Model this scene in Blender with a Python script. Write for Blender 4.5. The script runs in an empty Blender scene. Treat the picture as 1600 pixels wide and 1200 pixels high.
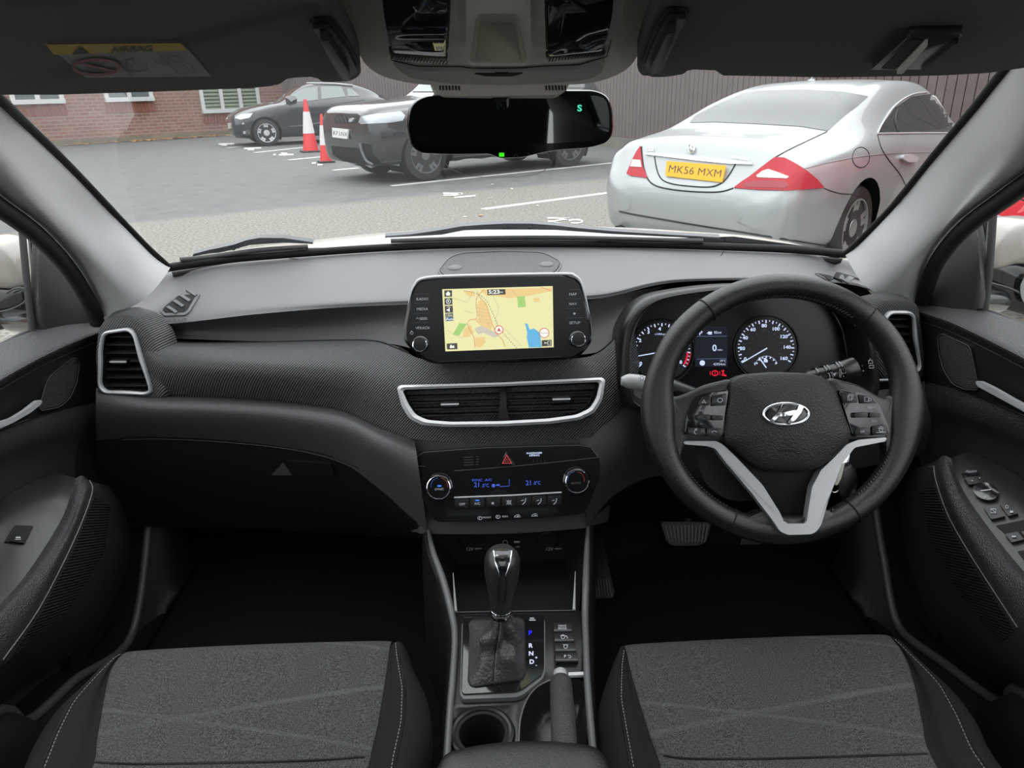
import bpy, bmesh, math, random
from math import sin, cos, pi, radians, sqrt, atan2
from mathutils import Vector, Matrix
from mathutils.bvhtree import BVHTree
from mathutils.geometry import delaunay_2d_cdt
random.seed(7)
SC = bpy.context.scene
COL = SC.collection
# ------------------------------------------------------------------ camera
F, CAMH = 1150.0, 1.37
CPOS = Vector((-.015, 0, CAMH))
CR = Matrix.Rotation(radians(-1.5), 3, 'Z') @ Matrix.Rotation(pi/2-radians(21.9), 3, 'X') @ Matrix.Rotation(-.022, 3, 'Z')
cd = bpy.data.cameras.new('camera'); cam = bpy.data.objects.new('camera', cd); COL.objects.link(cam)
cd.sensor_width = 36; cd.lens = 36*F/1600; cd.clip_start = .02; cd.clip_end = 300
cam.matrix_world = Matrix.Translation(CPOS) @ CR.to_4x4()
SC.camera = cam
def ray(x, y): return (CR @ Vector(((x-800)/F, -(y-600)/F, -1))).normalized()
def P(x, y, Y):
    d = ray(x, y); return CPOS + d*(Y/d.y)
def PX(x, y, X):
    d = ray(x, y); return CPOS + d*((X-CPOS.x)/d.x)
def PZ(x, y, Z):
    d = ray(x, y); return CPOS + d*((Z-CPOS.z)/d.z)
def PG(x, y): return PZ(x, y, 0)
class Pl:
    """a flat face of a thing: point and unit normal (towards the cabin)"""
    def __init__(s, p, n): s.p = Vector(p); s.n = Vector(n).normalized()
    def h(s, x, y, off=0):
        d = ray(x, y); return CPOS + d*((s.p-CPOS).dot(s.n)/d.dot(s.n)) + s.n*off
def facing(tilt, yaw=0):   # normal of a face leaning back by tilt degrees, turned by yaw to its left/right
    t, a = radians(tilt), radians(yaw)
    return Vector((sin(a)*cos(t), -cos(a)*cos(t), sin(t)))
# ------------------------------------------------------------------ materials
def nt(m): m.use_nodes = True; return m.node_tree
def mat(name, col, rough=.5, metal=0, spec=.5, bump=None, coat=0, em=None, vary=None, sheen=0):
    m = bpy.data.materials.new(name); t = nt(m); b = t.nodes['Principled BSDF']
    b.inputs['Base Color'].default_value = (*col, 1); b.inputs['Roughness'].default_value = rough
    b.inputs['Metallic'].default_value = metal; b.inputs['Specular IOR Level'].default_value = spec
    if coat: b.inputs['Coat Weight'].default_value = coat; b.inputs['Coat Roughness'].default_value = .04
    if sheen: b.inputs['Sheen Weight'].default_value = sheen
    if em: b.inputs['Emission Color'].default_value = (*em[0], 1); b.inputs['Emission Strength'].default_value = em[1]*.54
    L = t.links.new
    tc = t.nodes.new('ShaderNodeTexCoord')
    if vary:   # (scale, amount)
        n = t.nodes.new('ShaderNodeTexNoise'); n.inputs['Scale'].default_value = vary[0]; n.inputs['Detail'].default_value = 4
        L(tc.outputs['Object'], n.inputs['Vector'])
        r = t.nodes.new('ShaderNodeMix'); r.data_type = 'RGBA'
        r.inputs[6].default_value = (*[c*(1-vary[1]) for c in col], 1); r.inputs[7].default_value = (*[min(1, c*(1+vary[1])) for c in col], 1)
        L(n.outputs['Fac'], r.inputs[0]); L(r.outputs[2], b.inputs['Base Color'])
    if bump:
        kind, scale, dist = bump
        bp = t.nodes.new('ShaderNodeBump'); bp.inputs['Distance'].default_value = dist; bp.inputs['Strength'].default_value = 1
        if kind == 'noise':
            n = t.nodes.new('ShaderNodeTexNoise'); n.inputs['Scale'].default_value = scale; n.inputs['Detail'].default_value = 2; o = n.outputs['Fac']
            L(tc.outputs['Object'], n.inputs['Vector'])
        elif kind == 'cell':
            n = t.nodes.new('ShaderNodeTexVoronoi'); n.inputs['Scale'].default_value = scale; o = n.outputs['Distance']
            L(tc.outputs['Object'], n.inputs['Vector'])
        elif kind == 'rib':   # scale = direction vector times 2*pi/period
            d = t.nodes.new('ShaderNodeVectorMath'); d.operation = 'DOT_PRODUCT'; d.inputs[1].default_value = scale
            L(tc.outputs['Object'], d.inputs[0])
            s = t.nodes.new('ShaderNodeMath'); s.operation = 'SINE'; L(d.outputs['Value'], s.inputs[0]); o = s.outputs[0]
        L(o, bp.inputs['Height']); L(bp.outputs['Normal'], b.inputs['Normal'])
    return m
def ribdir(x, y, z, period):
    v = Vector((x, y, z)).normalized()*(2*pi/period); return tuple(v)
def glass(name, tint=(1, 1, 1), rough=0.0, ior=1.45, refl=1.0):
    m = bpy.data.materials.new(name); t = nt(m); t.nodes.clear(); L = t.links.new
    o = t.nodes.new('ShaderNodeOutputMaterial'); mx = t.nodes.new('ShaderNodeMixShader')
    tr = t.nodes.new('ShaderNodeBsdfTransparent'); tr.inputs[0].default_value = (*tint, 1)
    g = t.nodes.new('ShaderNodeBsdfGlossy'); g.inputs['Roughness'].default_value = rough; g.inputs[0].default_value = (refl, refl, refl, 1)
    lw = t.nodes.new('ShaderNodeLayerWeight'); lw.inputs[0].default_value = .5
    pw = t.nodes.new('ShaderNodeMath'); pw.operation = 'POWER'; pw.inputs[1].default_value = 5; L(lw.outputs['Facing'], pw.inputs[0])
    fr = t.nodes.new('ShaderNodeMath'); fr.operation = 'MULTIPLY_ADD'; fr.inputs[1].default_value = .92; fr.inputs[2].default_value = .07; L(pw.outputs[0], fr.inputs[0])
    L(fr.outputs[0], mx.inputs[0]); L(tr.outputs[0], mx.inputs[1]); L(g.outputs[0], mx.inputs[2]); L(mx.outputs[0], o.inputs[0])
    return m
def emit(name, col, s=1.0): return mat(name, (0, 0, 0), .5, em=(col, s), spec=.1)
G = lambda v: (v, v, v)
M = {}
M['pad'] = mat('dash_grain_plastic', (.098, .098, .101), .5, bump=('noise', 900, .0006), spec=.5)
M['padlow'] = mat('lower_dash_plastic', (.056, .056, .058), .5, bump=('noise', 700, .0007), spec=.35)
M['rib'] = mat('ribbed_trim_plastic', (.078, .078, .080), .42, bump=('rib', ribdir(.8, -.38, -.75, .0034), .0009), spec=.35)
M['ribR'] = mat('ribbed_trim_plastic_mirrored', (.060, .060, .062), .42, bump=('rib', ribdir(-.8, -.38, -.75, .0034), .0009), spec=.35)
M['black'] = mat('matt_black_plastic', (.008, .008, .0085), .5, spec=.25, bump=('noise', 700, .0004))
M['dark'] = mat('deep_black_plastic', (.007, .007, .007), .6, spec=.2)
M['gloss'] = mat('gloss_black_plastic', (.006, .006, .007), .12, coat=.4)
M['satin'] = mat('satin_black_plastic', (.010, .010, .0105), .3, spec=.35)
M['screenglass'] = mat('black_screen_glass', (.004, .004, .005), .22, spec=.35)
M['silver'] = mat('satin_silver_paint', (.46, .47, .48), .36, .25, bump=('noise', 1500, .0001))
M['chrome'] = mat('chrome', (.75, .76, .78), .12, 1)
M['leather'] = mat('black_leather', (.009, .009, .009), .30, bump=('noise', 900, .00045), spec=.5)
M['leather2'] = mat('creased_boot_leather', (.050, .048, .048), .36, bump=('noise', 260, .002), spec=.5)
M['vinyl'] = mat('grained_airbag_vinyl', (.015, .015, .0155), .48, bump=('cell', 520, .0006), spec=.35)
M['bolster'] = mat('seat_bolster_fabric', (.0075, .0075, .008), .75, bump=('noise', 900, .0006), spec=.15)
M['door'] = mat('door_plastic', (.026, .026, .0275), .46, bump=('cell', 520, .0010), spec=.35)
M['doorlow'] = mat('door_lower_plastic', (.016, .016, .017), .55, spec=.3, bump=('noise', 500, .0008))
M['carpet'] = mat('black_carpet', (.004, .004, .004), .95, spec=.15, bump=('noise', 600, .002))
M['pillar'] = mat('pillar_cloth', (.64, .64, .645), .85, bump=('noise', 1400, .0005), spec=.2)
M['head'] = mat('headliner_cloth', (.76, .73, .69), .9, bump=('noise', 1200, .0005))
M['visor'] = mat('visor_vinyl', (.060, .057, .054), .75, bump=('noise', 1100, .0004))
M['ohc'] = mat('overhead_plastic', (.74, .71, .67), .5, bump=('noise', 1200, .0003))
M['rubber'] = mat('rubber', (.012, .012, .012), .6)
M['mirror'] = mat('mirror_glass', (.42, .45, .46), .02, 1)
M['stitch'] = mat('grey_thread', (.16, .16, .16), .8)
M['white'] = emit('backlit_white', (.62, .72, 1.0), .95)
M['print'] = mat('white_print', (.42, .42, .44), .5)
M['dimprint'] = mat('faint_print', (.10, .10, .105), .5)
M['glowprint'] = emit('dim_emissive_print', (.6, .62, .7), .10)  # faint emission added so the socket print shows in the unlit tray
M['blue'] = emit('backlit_blue', (.05, .25, 1.0), .9)
M['lcdblue'] = emit('display_blue', (.10, .2, 1.0), .55)
M['red'] = emit('backlit_red', (1.0, .02, .05), .8)
M['green'] = emit('backlit_green', (.05, .9, .02), .9)
M['cyan'] = emit('compass_cyan', (.1, 1.0, .62), .7)
M['glass'] = glass('window_glass', (.94, .96, .95))
M['privacy'] = glass('tinted_rear_glass', (.16, .19, .19))
def fabric():
    m = mat('seat_centre_fabric', (.12, .12, .12), .9, spec=.15); t = m.node_tree; b = t.nodes['Principled BSDF']; L = t.links.new
    tc = t.nodes.new('ShaderNodeTexCoord')
    n = t.nodes.new('ShaderNodeTexNoise'); n.inputs['Scale'].default_value = 780; n.inputs['Detail'].default_value = 3
    L(tc.outputs['Object'], n.inputs['Vector'])
    cr = t.nodes.new('ShaderNodeValToRGB'); cr.color_ramp.elements[0].position = .36; cr.color_ramp.elements[1].position = .66
    cr.color_ramp.elements[0].color = (.018, .018, .018, 1); cr.color_ramp.elements[1].color = (.088, .088, .087, 1)
    L(n.outputs['Fac'], cr.inputs[0])
    # woven lighter streaks: thin bands in two slanting directions
    fac = None
    for (dx, dy, per, ph) in ((.22, 1, .155, .3), (-.17, 1, .21, 1.2)):
        d = t.nodes.new('ShaderNodeVectorMath'); d.operation = 'DOT_PRODUCT'; d.inputs[1].default_value = (dx*2*pi/per, dy*2*pi/per, 0)
        L(tc.outputs['Object'], d.inputs[0])
        a = t.nodes.new('ShaderNodeMath'); a.operation = 'ADD'; a.inputs[1].default_value = ph; L(d.outputs['Value'], a.inputs[0])
        s = t.nodes.new('ShaderNodeMath'); s.operation = 'COSINE'; L(a.outputs[0], s.inputs[0])
        g = t.nodes.new('ShaderNodeMapRange'); g.inputs[1].default_value = .988; g.inputs[2].default_value = 1; g.inputs[3].default_value = 0; g.inputs[4].default_value = .35
        L(s.outputs[0], g.inputs[0])
        if fac is None: fac = g.outputs[0]
        else:
            mx = t.nodes.new('ShaderNodeMath'); mx.operation = 'MAXIMUM'; L(fac, mx.inputs[0]); L(g.outputs[0], mx.inputs[1]); fac = mx.outputs[0]
    k = t.nodes.new('ShaderNodeTexNoise'); k.inputs['Scale'].default_value = 14; L(tc.outputs['Object'], k.inputs['Vector'])
    mu = t.nodes.new('ShaderNodeMath'); mu.operation = 'MULTIPLY'; L(fac, mu.inputs[0]); L(k.outputs['Fac'], mu.inputs[1])
    mi = t.nodes.new('ShaderNodeMix'); mi.data_type = 'RGBA'; L(mu.outputs[0], mi.inputs[0]); L(cr.outputs[0], mi.inputs[6]); mi.inputs[7].default_value = (.15, .15, .15, 1)
    L(mi.outputs[2], b.inputs['Base Color'])
    bp = t.nodes.new('ShaderNodeBump'); bp.inputs['Distance'].default_value = .0012; L(n.outputs['Fac'], bp.inputs['Height']); L(bp.outputs[0], b.inputs['Normal'])
    return m
M['fabric'] = fabric()
# ------------------------------------------------------------------ objects
WL = {}
def wl(o): return WL.get(o.name, Vector((0, 0, 0))) if o else Vector((0, 0, 0))
def thing(name, label, cat, loc=(0, 0, 0), group=None, kind=None):
    o = bpy.data.objects.new(name, None); COL.objects.link(o); o.location = loc; o.empty_display_size = .05
    WL[o.name] = Vector(loc); tag(o, label, cat, group, kind); return o
def tag(o, label=None, cat=None, group=None, kind=None):
    if label: o['label'] = label
    if cat: o['category'] = cat
    if group: o['group'] = group
    if kind: o['kind'] = kind
    return o
def obj(name, verts, faces, m, parent=None, smooth=True, label=None, fm=None, ang=40):
    base = wl(parent)
    me = bpy.data.meshes.new(name); me.from_pydata([Vector(v)-base for v in verts], [], faces)
    bm = bmesh.new(); bm.from_mesh(me)
    bmesh.ops.remove_doubles(bm, verts=bm.verts, dist=1e-6)
    if fm is None: bmesh.ops.recalc_face_normals(bm, faces=bm.faces)
    bm.to_mesh(me); bm.free()
    for mm in (m if isinstance(m, (list, tuple)) else [m]): me.materials.append(M[mm] if isinstance(mm, str) else mm)
    if fm and len(fm) == len(me.polygons):
        for p_, k in zip(me.polygons, fm): p_.material_index = k
    me.polygons.foreach_set('use_smooth', [bool(smooth)]*len(me.polygons))
    if smooth and ang: me.set_sharp_from_angle(angle=radians(ang))
    o = bpy.data.objects.new(name, me); COL.objects.link(o)
    if parent: o.parent = parent
    WL[o.name] = base
    if label: o['label'] = label
    return o
def cr1(p0, p1, p2, p3, t):
    return .5*((2*p1)+(p2-p0)*t+(2*p0-5*p1+4*p2-p3)*t*t+(3*p1-p0-3*p2+p3)*t**3)
def spline(pts, n, closed=False, per=False):
    """n samples (or n per span) of a Catmull-Rom curve"""
    pts = [Vector(p) for p in pts]; k = len(pts)
    spans = k if closed else k-1
    out = []; tot = n*spans if per else n
    for i in range(tot + (0 if closed else (1 if per else 0))):
        u = i/(tot if (closed or per) else tot-1)*spans
        j = min(int(u), spans-1); t = u-j
        g = (lambda q: pts[q % k]) if closed else (lambda q: pts[q] if 0 <= q < k else (2*pts[0]-pts[1] if q < 0 else 2*pts[-1]-pts[-2]))
        out.append(cr1(g(j-1), g(j), g(j+1), g(j+2), t))
    return out
def gridfaces(nr, nc, closed=False, off=0):
    f = []
    for i in range(nr-1):
        for j in range(nc if closed else nc-1):
            a = i*nc+j; b = i*nc+(j+1) % nc
            f.append((off+a, off+b, off+b+nc, off+a+nc))
    return f
def loft(name, curves, m, parent, nu=40, nv=4, closed=False, cap=False, smooth=True, thick=0, label=None, lin=False, ang=40):
    rows = [spline(c, nu, closed) for c in curves]
    if not lin and len(rows) > 2:
        cols = [spline([r[j] for r in rows], nv, per=True) for j in range(nu)]
        rows = [[c[i] for c in cols] for i in range(len(cols[0]))]
    v = [p for r in rows for p in r]; f = gridfaces(len(rows), nu, closed)
    if cap and closed: f.append(tuple(range(nu))); f.append(tuple(range(len(v)-nu, len(v))))
    o = obj(name, v, f, m, parent, smooth, label, ang=ang)
    if thick:
        s = o.modifiers.new('thickness', 'SOLIDIFY'); s.thickness = thick; s.offset = -1
    return o
def pc(pts): return [P(*p) for p in pts]
def band(name, c0, c1, m, parent, bulge=0, n=7, nu=50, label=None, skew=1.0, **k):
    """surface between two edges given as (x, y, Y); swells towards the cabin by bulge metres"""
    rows = []; bl = bulge if isinstance(bulge, (list, tuple)) else [bulge]*len(c0)
    for i in range(n):
        t = i/(n-1); rows.append([P(a[0]*(1-t)+b[0]*t, a[1]*(1-t)+b[1]*t, a[2]*(1-t)+b[2]*t-g*sin(pi*t**skew)) for a, b, g in zip(c0, c1, bl)])
    return loft(name, rows, m, parent, nu, 3, label=label, **k)
def rnd(pts, r, n=5):
    """round the corners of a 2-D polygon"""
    out = []; k = len(pts)
    for i in range(k):
        p = Vector(pts[i][:2]); a = Vector(pts[i-1][:2]); b = Vector(pts[(i+1) % k][:2]); rr = pts[i][2] if len(pts[i]) > 2 else r
        da, db = a-p, b-p; d = min(rr, da.length*.48, db.length*.48)
        if d < .01: out.append(p); continue
        s, e = p+da.normalized()*d, p+db.normalized()*d
        for j in range(n+1):
            t = j/n; out.append(s*(1-t)**2+p*2*t*(1-t)+e*t*t)
    return out
def prism(name, front, back, m, parent, bevel=0, smooth=True, label=None, seg=2):
    n = len(front); v = list(front)+list(back)
    base = wl(parent)
    bm = bmesh.new(); vs = [bm.verts.new(Vector(p)-base) for p in v]
    ff = bm.faces.new(vs[:n]); bm.faces.new(vs[n:][::-1])
    for i in range(n): bm.faces.new((vs[(i+1) % n], vs[i], vs[n+i], vs[n+(i+1) % n]))
    if bevel:
        bmesh.ops.bevel(bm, geom=list(ff.edges), offset=bevel, segments=seg, affect='EDGES', profile=.5, clamp_overlap=True)
    bmesh.ops.recalc_face_normals(bm, faces=bm.faces)
    me = bpy.data.meshes.new(name); bm.to_mesh(me); bm.free()
    me.materials.append(M[m] if isinstance(m, str) else m)
    me.polygons.foreach_set('use_smooth', [bool(smooth)]*len(me.polygons)); me.set_sharp_from_angle(angle=radians(35))
    o = bpy.data.objects.new(name, me); COL.objects.link(o); WL[o.name] = base
    if parent: o.parent = parent
    if label: o['label'] = label
    return o
def plate(name, pl, out, m, parent, z0=0, z1=.004, r=0, bevel=0, label=None, n=5):
    """flat piece lying on face pl with the pixel outline of its front, from height z0 to z1"""
    q = rnd(out, r, n) if r else [Vector(p[:2]) for p in out]
    fr = [pl.h(p[0], p[1], z1) for p in q]; bk = [p-pl.n*(z1-z0) for p in fr]
    return prism(name, fr, bk, m, parent, bevel, label=label)
def ring(name, pl, outer, inner, m, parent, z0=0, z1=.004, label=None, bev=.0008):
    """frame between two outlines with equal point counts"""
    n = len(outer); of = [pl.h(p[0], p[1], z1) for p in outer]; inn = [pl.h(p[0], p[1], z1) for p in inner]
    mid = [(a+b)/2+pl.n*bev for a, b in zip(of, inn)]
    rows = [[p-pl.n*(z1-z0) for p in of], of, mid, inn, [p-pl.n*(z1-z0) for p in inn]]
    v = [p for r_ in rows for p in r_]; return obj(name, v, gridfaces(5, n, True), m, parent, label=label)
def shrink(pts, d):
    """inset a polygon by d (pixels)"""
    k = len(pts); out = []
    ar = sum(pts[i-1][0]*pts[i][1]-pts[i][0]*pts[i-1][1] for i in range(k)); sg = 1 if ar > 0 else -1
    for i in range(k):
        p = Vector(pts[i][:2]); a = Vector(pts[i-1][:2]); b = Vector(pts[(i+1) % k][:2])
        e1 = (p-a); e2 = (b-p)
        if e1.length < 1e-6 or e2.length < 1e-6: e1 = e2 = b-a
        n1 = Vector((-e1.y, e1.x)).normalized(); n2 = Vector((-e2.y, e2.x)).normalized(); nn = (n1+n2)
        nn = nn.normalized() if nn.length > 1e-6 else n1
        c = max(.5, nn.dot(n1)); out.append(p+nn*(d/c)*sg)
    return out
def tube(name, pts, r, m, parent, n=10, closed=False, smooth_n=0, label=None, flat=1.0, up=None):
    pts = [Vector(p) for p in pts]
    if smooth_n: pts = spline(pts, smooth_n, closed, per=True)
    k = len(pts); rs = r if isinstance(r, (list, tuple)) else None
    v = []; prev = None
    for i, p in enumerate(pts):
        a = pts[i-1] if (i or closed) else p; b = pts[(i+1) % k] if (i < k-1 or closed) else p
        t = (b-a).normalized()
        if up is not None: nrm = (up-t*up.dot(t)).normalized()
        elif prev is None: nrm = t.orthogonal().normalized()
        else: nrm = (prev-t*prev.dot(t)).normalized()
        prev = nrm; bi = t.cross(nrm); rr = rs[min(len(rs)-1, int(i/(k-1)*(len(rs)-1)+.5))] if rs else r
        if rs and len(rs) > 1:
            u = i/(k-1)*(len(rs)-1); j = min(int(u), len(rs)-2); rr = rs[j]*(1-(u-j))+rs[j+1]*(u-j)
        for q in range(n):
            w = 2*pi*q/n; v.append(p+nrm*cos(w)*rr*flat+bi*sin(w)*rr)
    f = gridfaces(k, n, True)
    if closed:
        for q in range(n): f.append(((k-1)*n+q, (k-1)*n+(q+1) % n, (q+1) % n, q))
    else: f += [tuple(range(n)), tuple(range((k-1)*n, k*n))]
    return obj(name, v, f, m, parent, label=label, ang=60)
def lathe(name, c, ax, prof, m, parent, n=32, label=None, ang=40, cap=True):
    """revolve (radius, height) about axis ax through c"""
    ax = Vector(ax).normalized(); u = ax.orthogonal().normalized(); w = ax.cross(u); v = []
    for r, h in prof:
        for q in range(n):
            a = 2*pi*q/n; v.append(Vector(c)+ax*h+(u*cos(a)+w*sin(a))*max(r, 1e-5))
    f = gridfaces(len(prof), n, True)
    if cap: f += [tuple(range(n)), tuple(range((len(prof)-1)*n, len(prof)*n))]
    return obj(name, v, f, m, parent, label=label, ang=ang)
def box(name, c, s, m, parent, rot=None, bevel=0, label=None):
    h = Vector(s)/2; R = rot or Matrix.Identity(3)
    q = [(-1, -1), (1, -1), (1, 1), (-1, 1)]
    fr = [Vector(c)+R @ Vector((a*h.x, b*h.y, h.z)) for a, b in q]; bk = [Vector(c)+R @ Vector((a*h.x, b*h.y, -h.z)) for a, b in q]
    return prism(name, fr, bk, m, parent, bevel, label=label)
# ---- writing
_tc = {}
def glyphs(s, bold=0):
    key = (s, bold)
    if key in _tc: return _tc[key]
    c = bpy.data.curves.new('t', 'FONT'); c.body = s; c.size = 1; c.align_x = 'CENTER'; c.align_y = 'CENTER'; c.resolution_u = 3; c.offset = bold
    o = bpy.data.objects.new('t', c); COL.objects.link(o); bpy.context.view_layer.update()
    me = bpy.data.meshes.new_from_object(o)
    v = [tuple(x.co) for x in me.vertices]; f = [tuple(p.vertices) for p in me.polygons]
    bpy.data.objects.remove(o); bpy.data.curves.remove(c); bpy.data.meshes.remove(me)
    _tc[key] = (v, f); return _tc[key]
class Ink:
    """collects flat marks (text, strokes, shapes) drawn on a face; one mesh"""
    def __init__(s, surf, off=.0004): s.v = []; s.f = []; s.surf = surf; s.off = off
    def pt(s, x, y):
        return s.surf.h(x, y, s.off) if isinstance(s.surf, Pl) else s.surf(x, y, s.off)
    def text(s, t, x, y, h, w=1.0, rot=0, bold=0, sk=0):
        v, f = glyphs(t, bold); k = h/.72; b = len(s.v); ca, sa = cos(radians(rot)), sin(radians(rot))
        for p in v:
            a, c = (p[0]+p[1]*sk)*k*w, p[1]*k
            s.v.append(s.pt(x+a*ca-c*sa, y-(c*ca+a*sa)))
        s.f += [tuple(i+b for i in q) for q in f]; return s
    def poly(s, pts):
        b = len(s.v); s.v += [s.pt(*p[:2]) for p in pts]; s.f.append(tuple(range(b, len(s.v)))); return s
    def line(s, pts, w, closed=False):
        pts = [Vector(p[:2]) for p in pts]; k = len(pts); L, R_ = [], []
        for i, p in enumerate(pts):
            a = pts[i-1] if (i or closed) else p; c = pts[(i+1) % k] if (i < k-1 or closed) else p
            t = (c-a); t = t.normalized() if t.length else Vector((1, 0)); nn = Vector((-t.y, t.x))*w/2
            L.append(p+nn); R_.append(p-nn)
        for i in range(k if closed else k-1):
            j = (i+1) % k; s.poly([L[i], L[j], R_[j], R_[i]])
        return s
    def dash(s, pts, w, on, off_):
        pts = [Vector(p[:2]) for p in pts]; d = 0; ph = 0
        for a, b in zip(pts, pts[1:]):
            l = (b-a).length; x = 0
            while x < l:
                e = min(l, x+on); s.line([a+(b-a)*(x/l), a+(b-a)*(e/l)], w); x = e+off_
        return s
    def circ(s, x, y, r, w=0, n=20, ry=None, a0=0, a1=360):
        ry = ry or r; full = a1-a0 >= 360
        pts = [(x+r*cos(radians(a0+(a1-a0)*i/n)), y-ry*sin(radians(a0+(a1-a0)*i/n))) for i in range(n if full else n+1)]
        return s.line(pts, w, full) if w else s.poly(pts)
    def rect(s, x0, y0, x1, y1, w=0):
        q = [(x0, y0), (x1, y0), (x1, y1), (x0, y1)]
        return s.line(q, w, True) if w else s.poly(q)
    def done(s, name, m, parent, label=None):
        return obj(name, s.v, s.f, m, parent, smooth=False, label=label)
# ---- things that follow a curved surface
def bvh(*obs):
    v = []; f = []; dg = None
    for o in obs:
        b = len(v); off = wl(o); v += [x.co+off for x in o.data.vertices]; f += [tuple(i+b for i in p.vertices) for p in o.data.polygons]
    return BVHTree.FromPolygons(v, f)
class Surf:
    def __init__(s, *obs, fallback=None): s.t = bvh(*obs); s.fb = fallback
    def hit(s, x, y):
        d = ray(x, y); r = s.t.ray_cast(CPOS, d)
        if r[0] is None:
            q = None
            for k in range(60):   # nearest point of the surface seen along the ray
                pt = CPOS+d*(.5+.25*k); r = s.t.find_nearest(pt)
                if r[0] is not None and (q is None or r[3] < q[3]): q = r
            r = q
        n = r[1]
        if n.dot(d) > 0: n = -n
        return r[0], n
    def __call__(s, x, y, off=0):
        p, n = s.hit(x, y); return p+n*off
def patch(name, surf, out, m, parent, off=.003, step=8, r=0, depth=None, label=None, smooth=True):
    """panel that follows surf inside a pixel outline; raised by off, with side walls"""
    q = rnd(out, r) if r else [Vector(p[:2]) for p in out]
    b = []
    for i in range(len(q)):
        a, c = q[i], q[(i+1) % len(q)]; k = max(1, int((c-a).length/step))
        b += [a+(c-a)*(j/k) for j in range(k)]
    n = len(b); xs = [p.x for p in b]; ys = [p.y for p in b]; pts = list(b)
    y = min(ys)+step/2
    while y < max(ys):
        x = min(xs)+step/2
        while x < max(xs):
            if all((Vector((x, y))-p).length > step*.55 for p in b): pts.append(Vector((x, y)))
            x += step
        y += step
    res = delaunay_2d_cdt([Vector(p) for p in pts], [(i, (i+1) % n) for i in range(n)], [list(range(n))], 1, 1e-5)
    vv = [surf(p[0], p[1], off) for p in res[0]]; ff = [tuple(t) for t in res[2]]
    dp = depth if depth is not None else off+.002
    k = len(vv); cnt = {}
    for t in ff:
        for i in range(len(t)):
            e = (t[i], t[(i+1) % len(t)]); cnt[tuple(sorted(e))] = cnt.get(tuple(sorted(e)), 0)+1
    low = {}
    for e, c in cnt.items():
        if c == 1:
            for i in e:
                if i not in low:
                    low[i] = len(vv); p = res[0][i]; vv.append(surf(p[0], p[1], off-dp))
            ff.append((e[0], e[1], low[e[1]], low[e[0]]))
    return obj(name, vv, ff, m, parent, smooth, label)
def seam(name, surf, pts, r, m, parent, off=.0005, closed=False, sm=4, label=None):
    q = [Vector((p[0], p[1], 0)) for p in pts]; q = spline(q, sm, closed, per=True) if sm else q
    return tube(name, [surf(p.x, p.y, off) if not isinstance(surf, Pl) else surf.h(p.x, p.y, off) for p in q], r, m, parent, n=6, closed=closed, label=label)
# ================================================================== CABIN SHELL (setting)
def st(o): o['kind'] = 'structure'; return o
# windscreen: a curved sheet from the cowl up to the header
GB = [(262, 417, 1.325), (330, 407, 1.365), (400, 400, 1.40), (600, 386, 1.47), (790, 380, 1.49), (1000, 381, 1.475), (1200, 387, 1.41), (1270, 391, 1.365), (1323, 396, 1.32)]
gb = pc(GB)
INL = [(266, 418, 1.322), (235, 392, 1.29), (180, 335, 1.21), (110, 262, 1.07), (50, 203, .945), (-4, 152, .82), (-60, 100, .74)]
INR = [(1320, 396, 1.318), (1345, 375, 1.285), (1400, 317, 1.20), (1460, 243, 1.07), (1520, 172, .94), (1568, 112, .845), (1625, 50, .76)]
eL, eR = spline(pc(INL), 41), spline(pc(INR), 41)
def glassrow(k):   # k from 0 base to 1 header; the sides follow the pillar covers
    a, b = eL[int(round(k*40))], eR[int(round(k*40))]; out = []
    for i, p in enumerate(gb):
        w = (p.x-gb[0].x)/(gb[-1].x-gb[0].x); u = 2*w-1; c = 1-u*u
        q = a*(1-w)+b*w+Vector((0, (.165-.065*k)*c, .018*c*(1-k)+.03*c*k))
        q0 = p*(1-k)+q*k if k < .15 else q
        out.append(q if k > .15 else p*(1-k/.15)+q*(k/.15))
    return out
ws = loft('window_1', [glassrow(k/8) for k in range(9)], 'glass', None, nu=40, nv=2); st(ws)
ws['label'] = 'windscreen glass'
SW = Surf(ws)
# black painted edge and seal around the glass
gl = [r[0] for r in [glassrow(k/12) for k in range(13)]]; gr = [r[-1] for r in [glassrow(k/12) for k in range(13)]]
st(tube('trim_1', gl, .006, 'dark', None, smooth_n=2)); st(tube('trim_2', gr, .006, 'dark', None, smooth_n=2))
st(tube('trim_3', [p+Vector((0, .004, -.002)) for p in gb], .0075, 'dark', None, smooth_n=6))
# ceiling
def crow(y, z, w): return [Vector((x*w, y, z-.05*x**4)) for x in (-1.02, -.9, -.6, -.3, 0, .3, .6, .9, 1.02)]
front = [[p+Vector((0, -.01, .006)) for p in glassrow(1)], [Vector((p.x, p.y-.03, p.z+.012)) for p in glassrow(1)], crow(.55, 1.462, .53), crow(.30, 1.468, .56)]
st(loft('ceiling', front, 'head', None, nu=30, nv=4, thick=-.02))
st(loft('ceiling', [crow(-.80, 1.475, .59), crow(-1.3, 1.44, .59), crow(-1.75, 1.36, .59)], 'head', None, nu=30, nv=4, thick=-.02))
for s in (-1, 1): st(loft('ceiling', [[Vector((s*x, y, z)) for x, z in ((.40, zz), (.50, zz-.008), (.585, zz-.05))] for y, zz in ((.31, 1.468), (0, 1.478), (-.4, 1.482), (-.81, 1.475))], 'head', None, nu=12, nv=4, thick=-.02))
st(obj('window_7', [(-.41, .31, 1.49), (.41, .31, 1.49), (.41, -.81, 1.50), (-.41, -.81, 1.50)], [(0, 1, 2, 3)], glass('roof_glass', (.72, .76, .76)), None, False))['label'] = 'glass roof panel'
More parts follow.
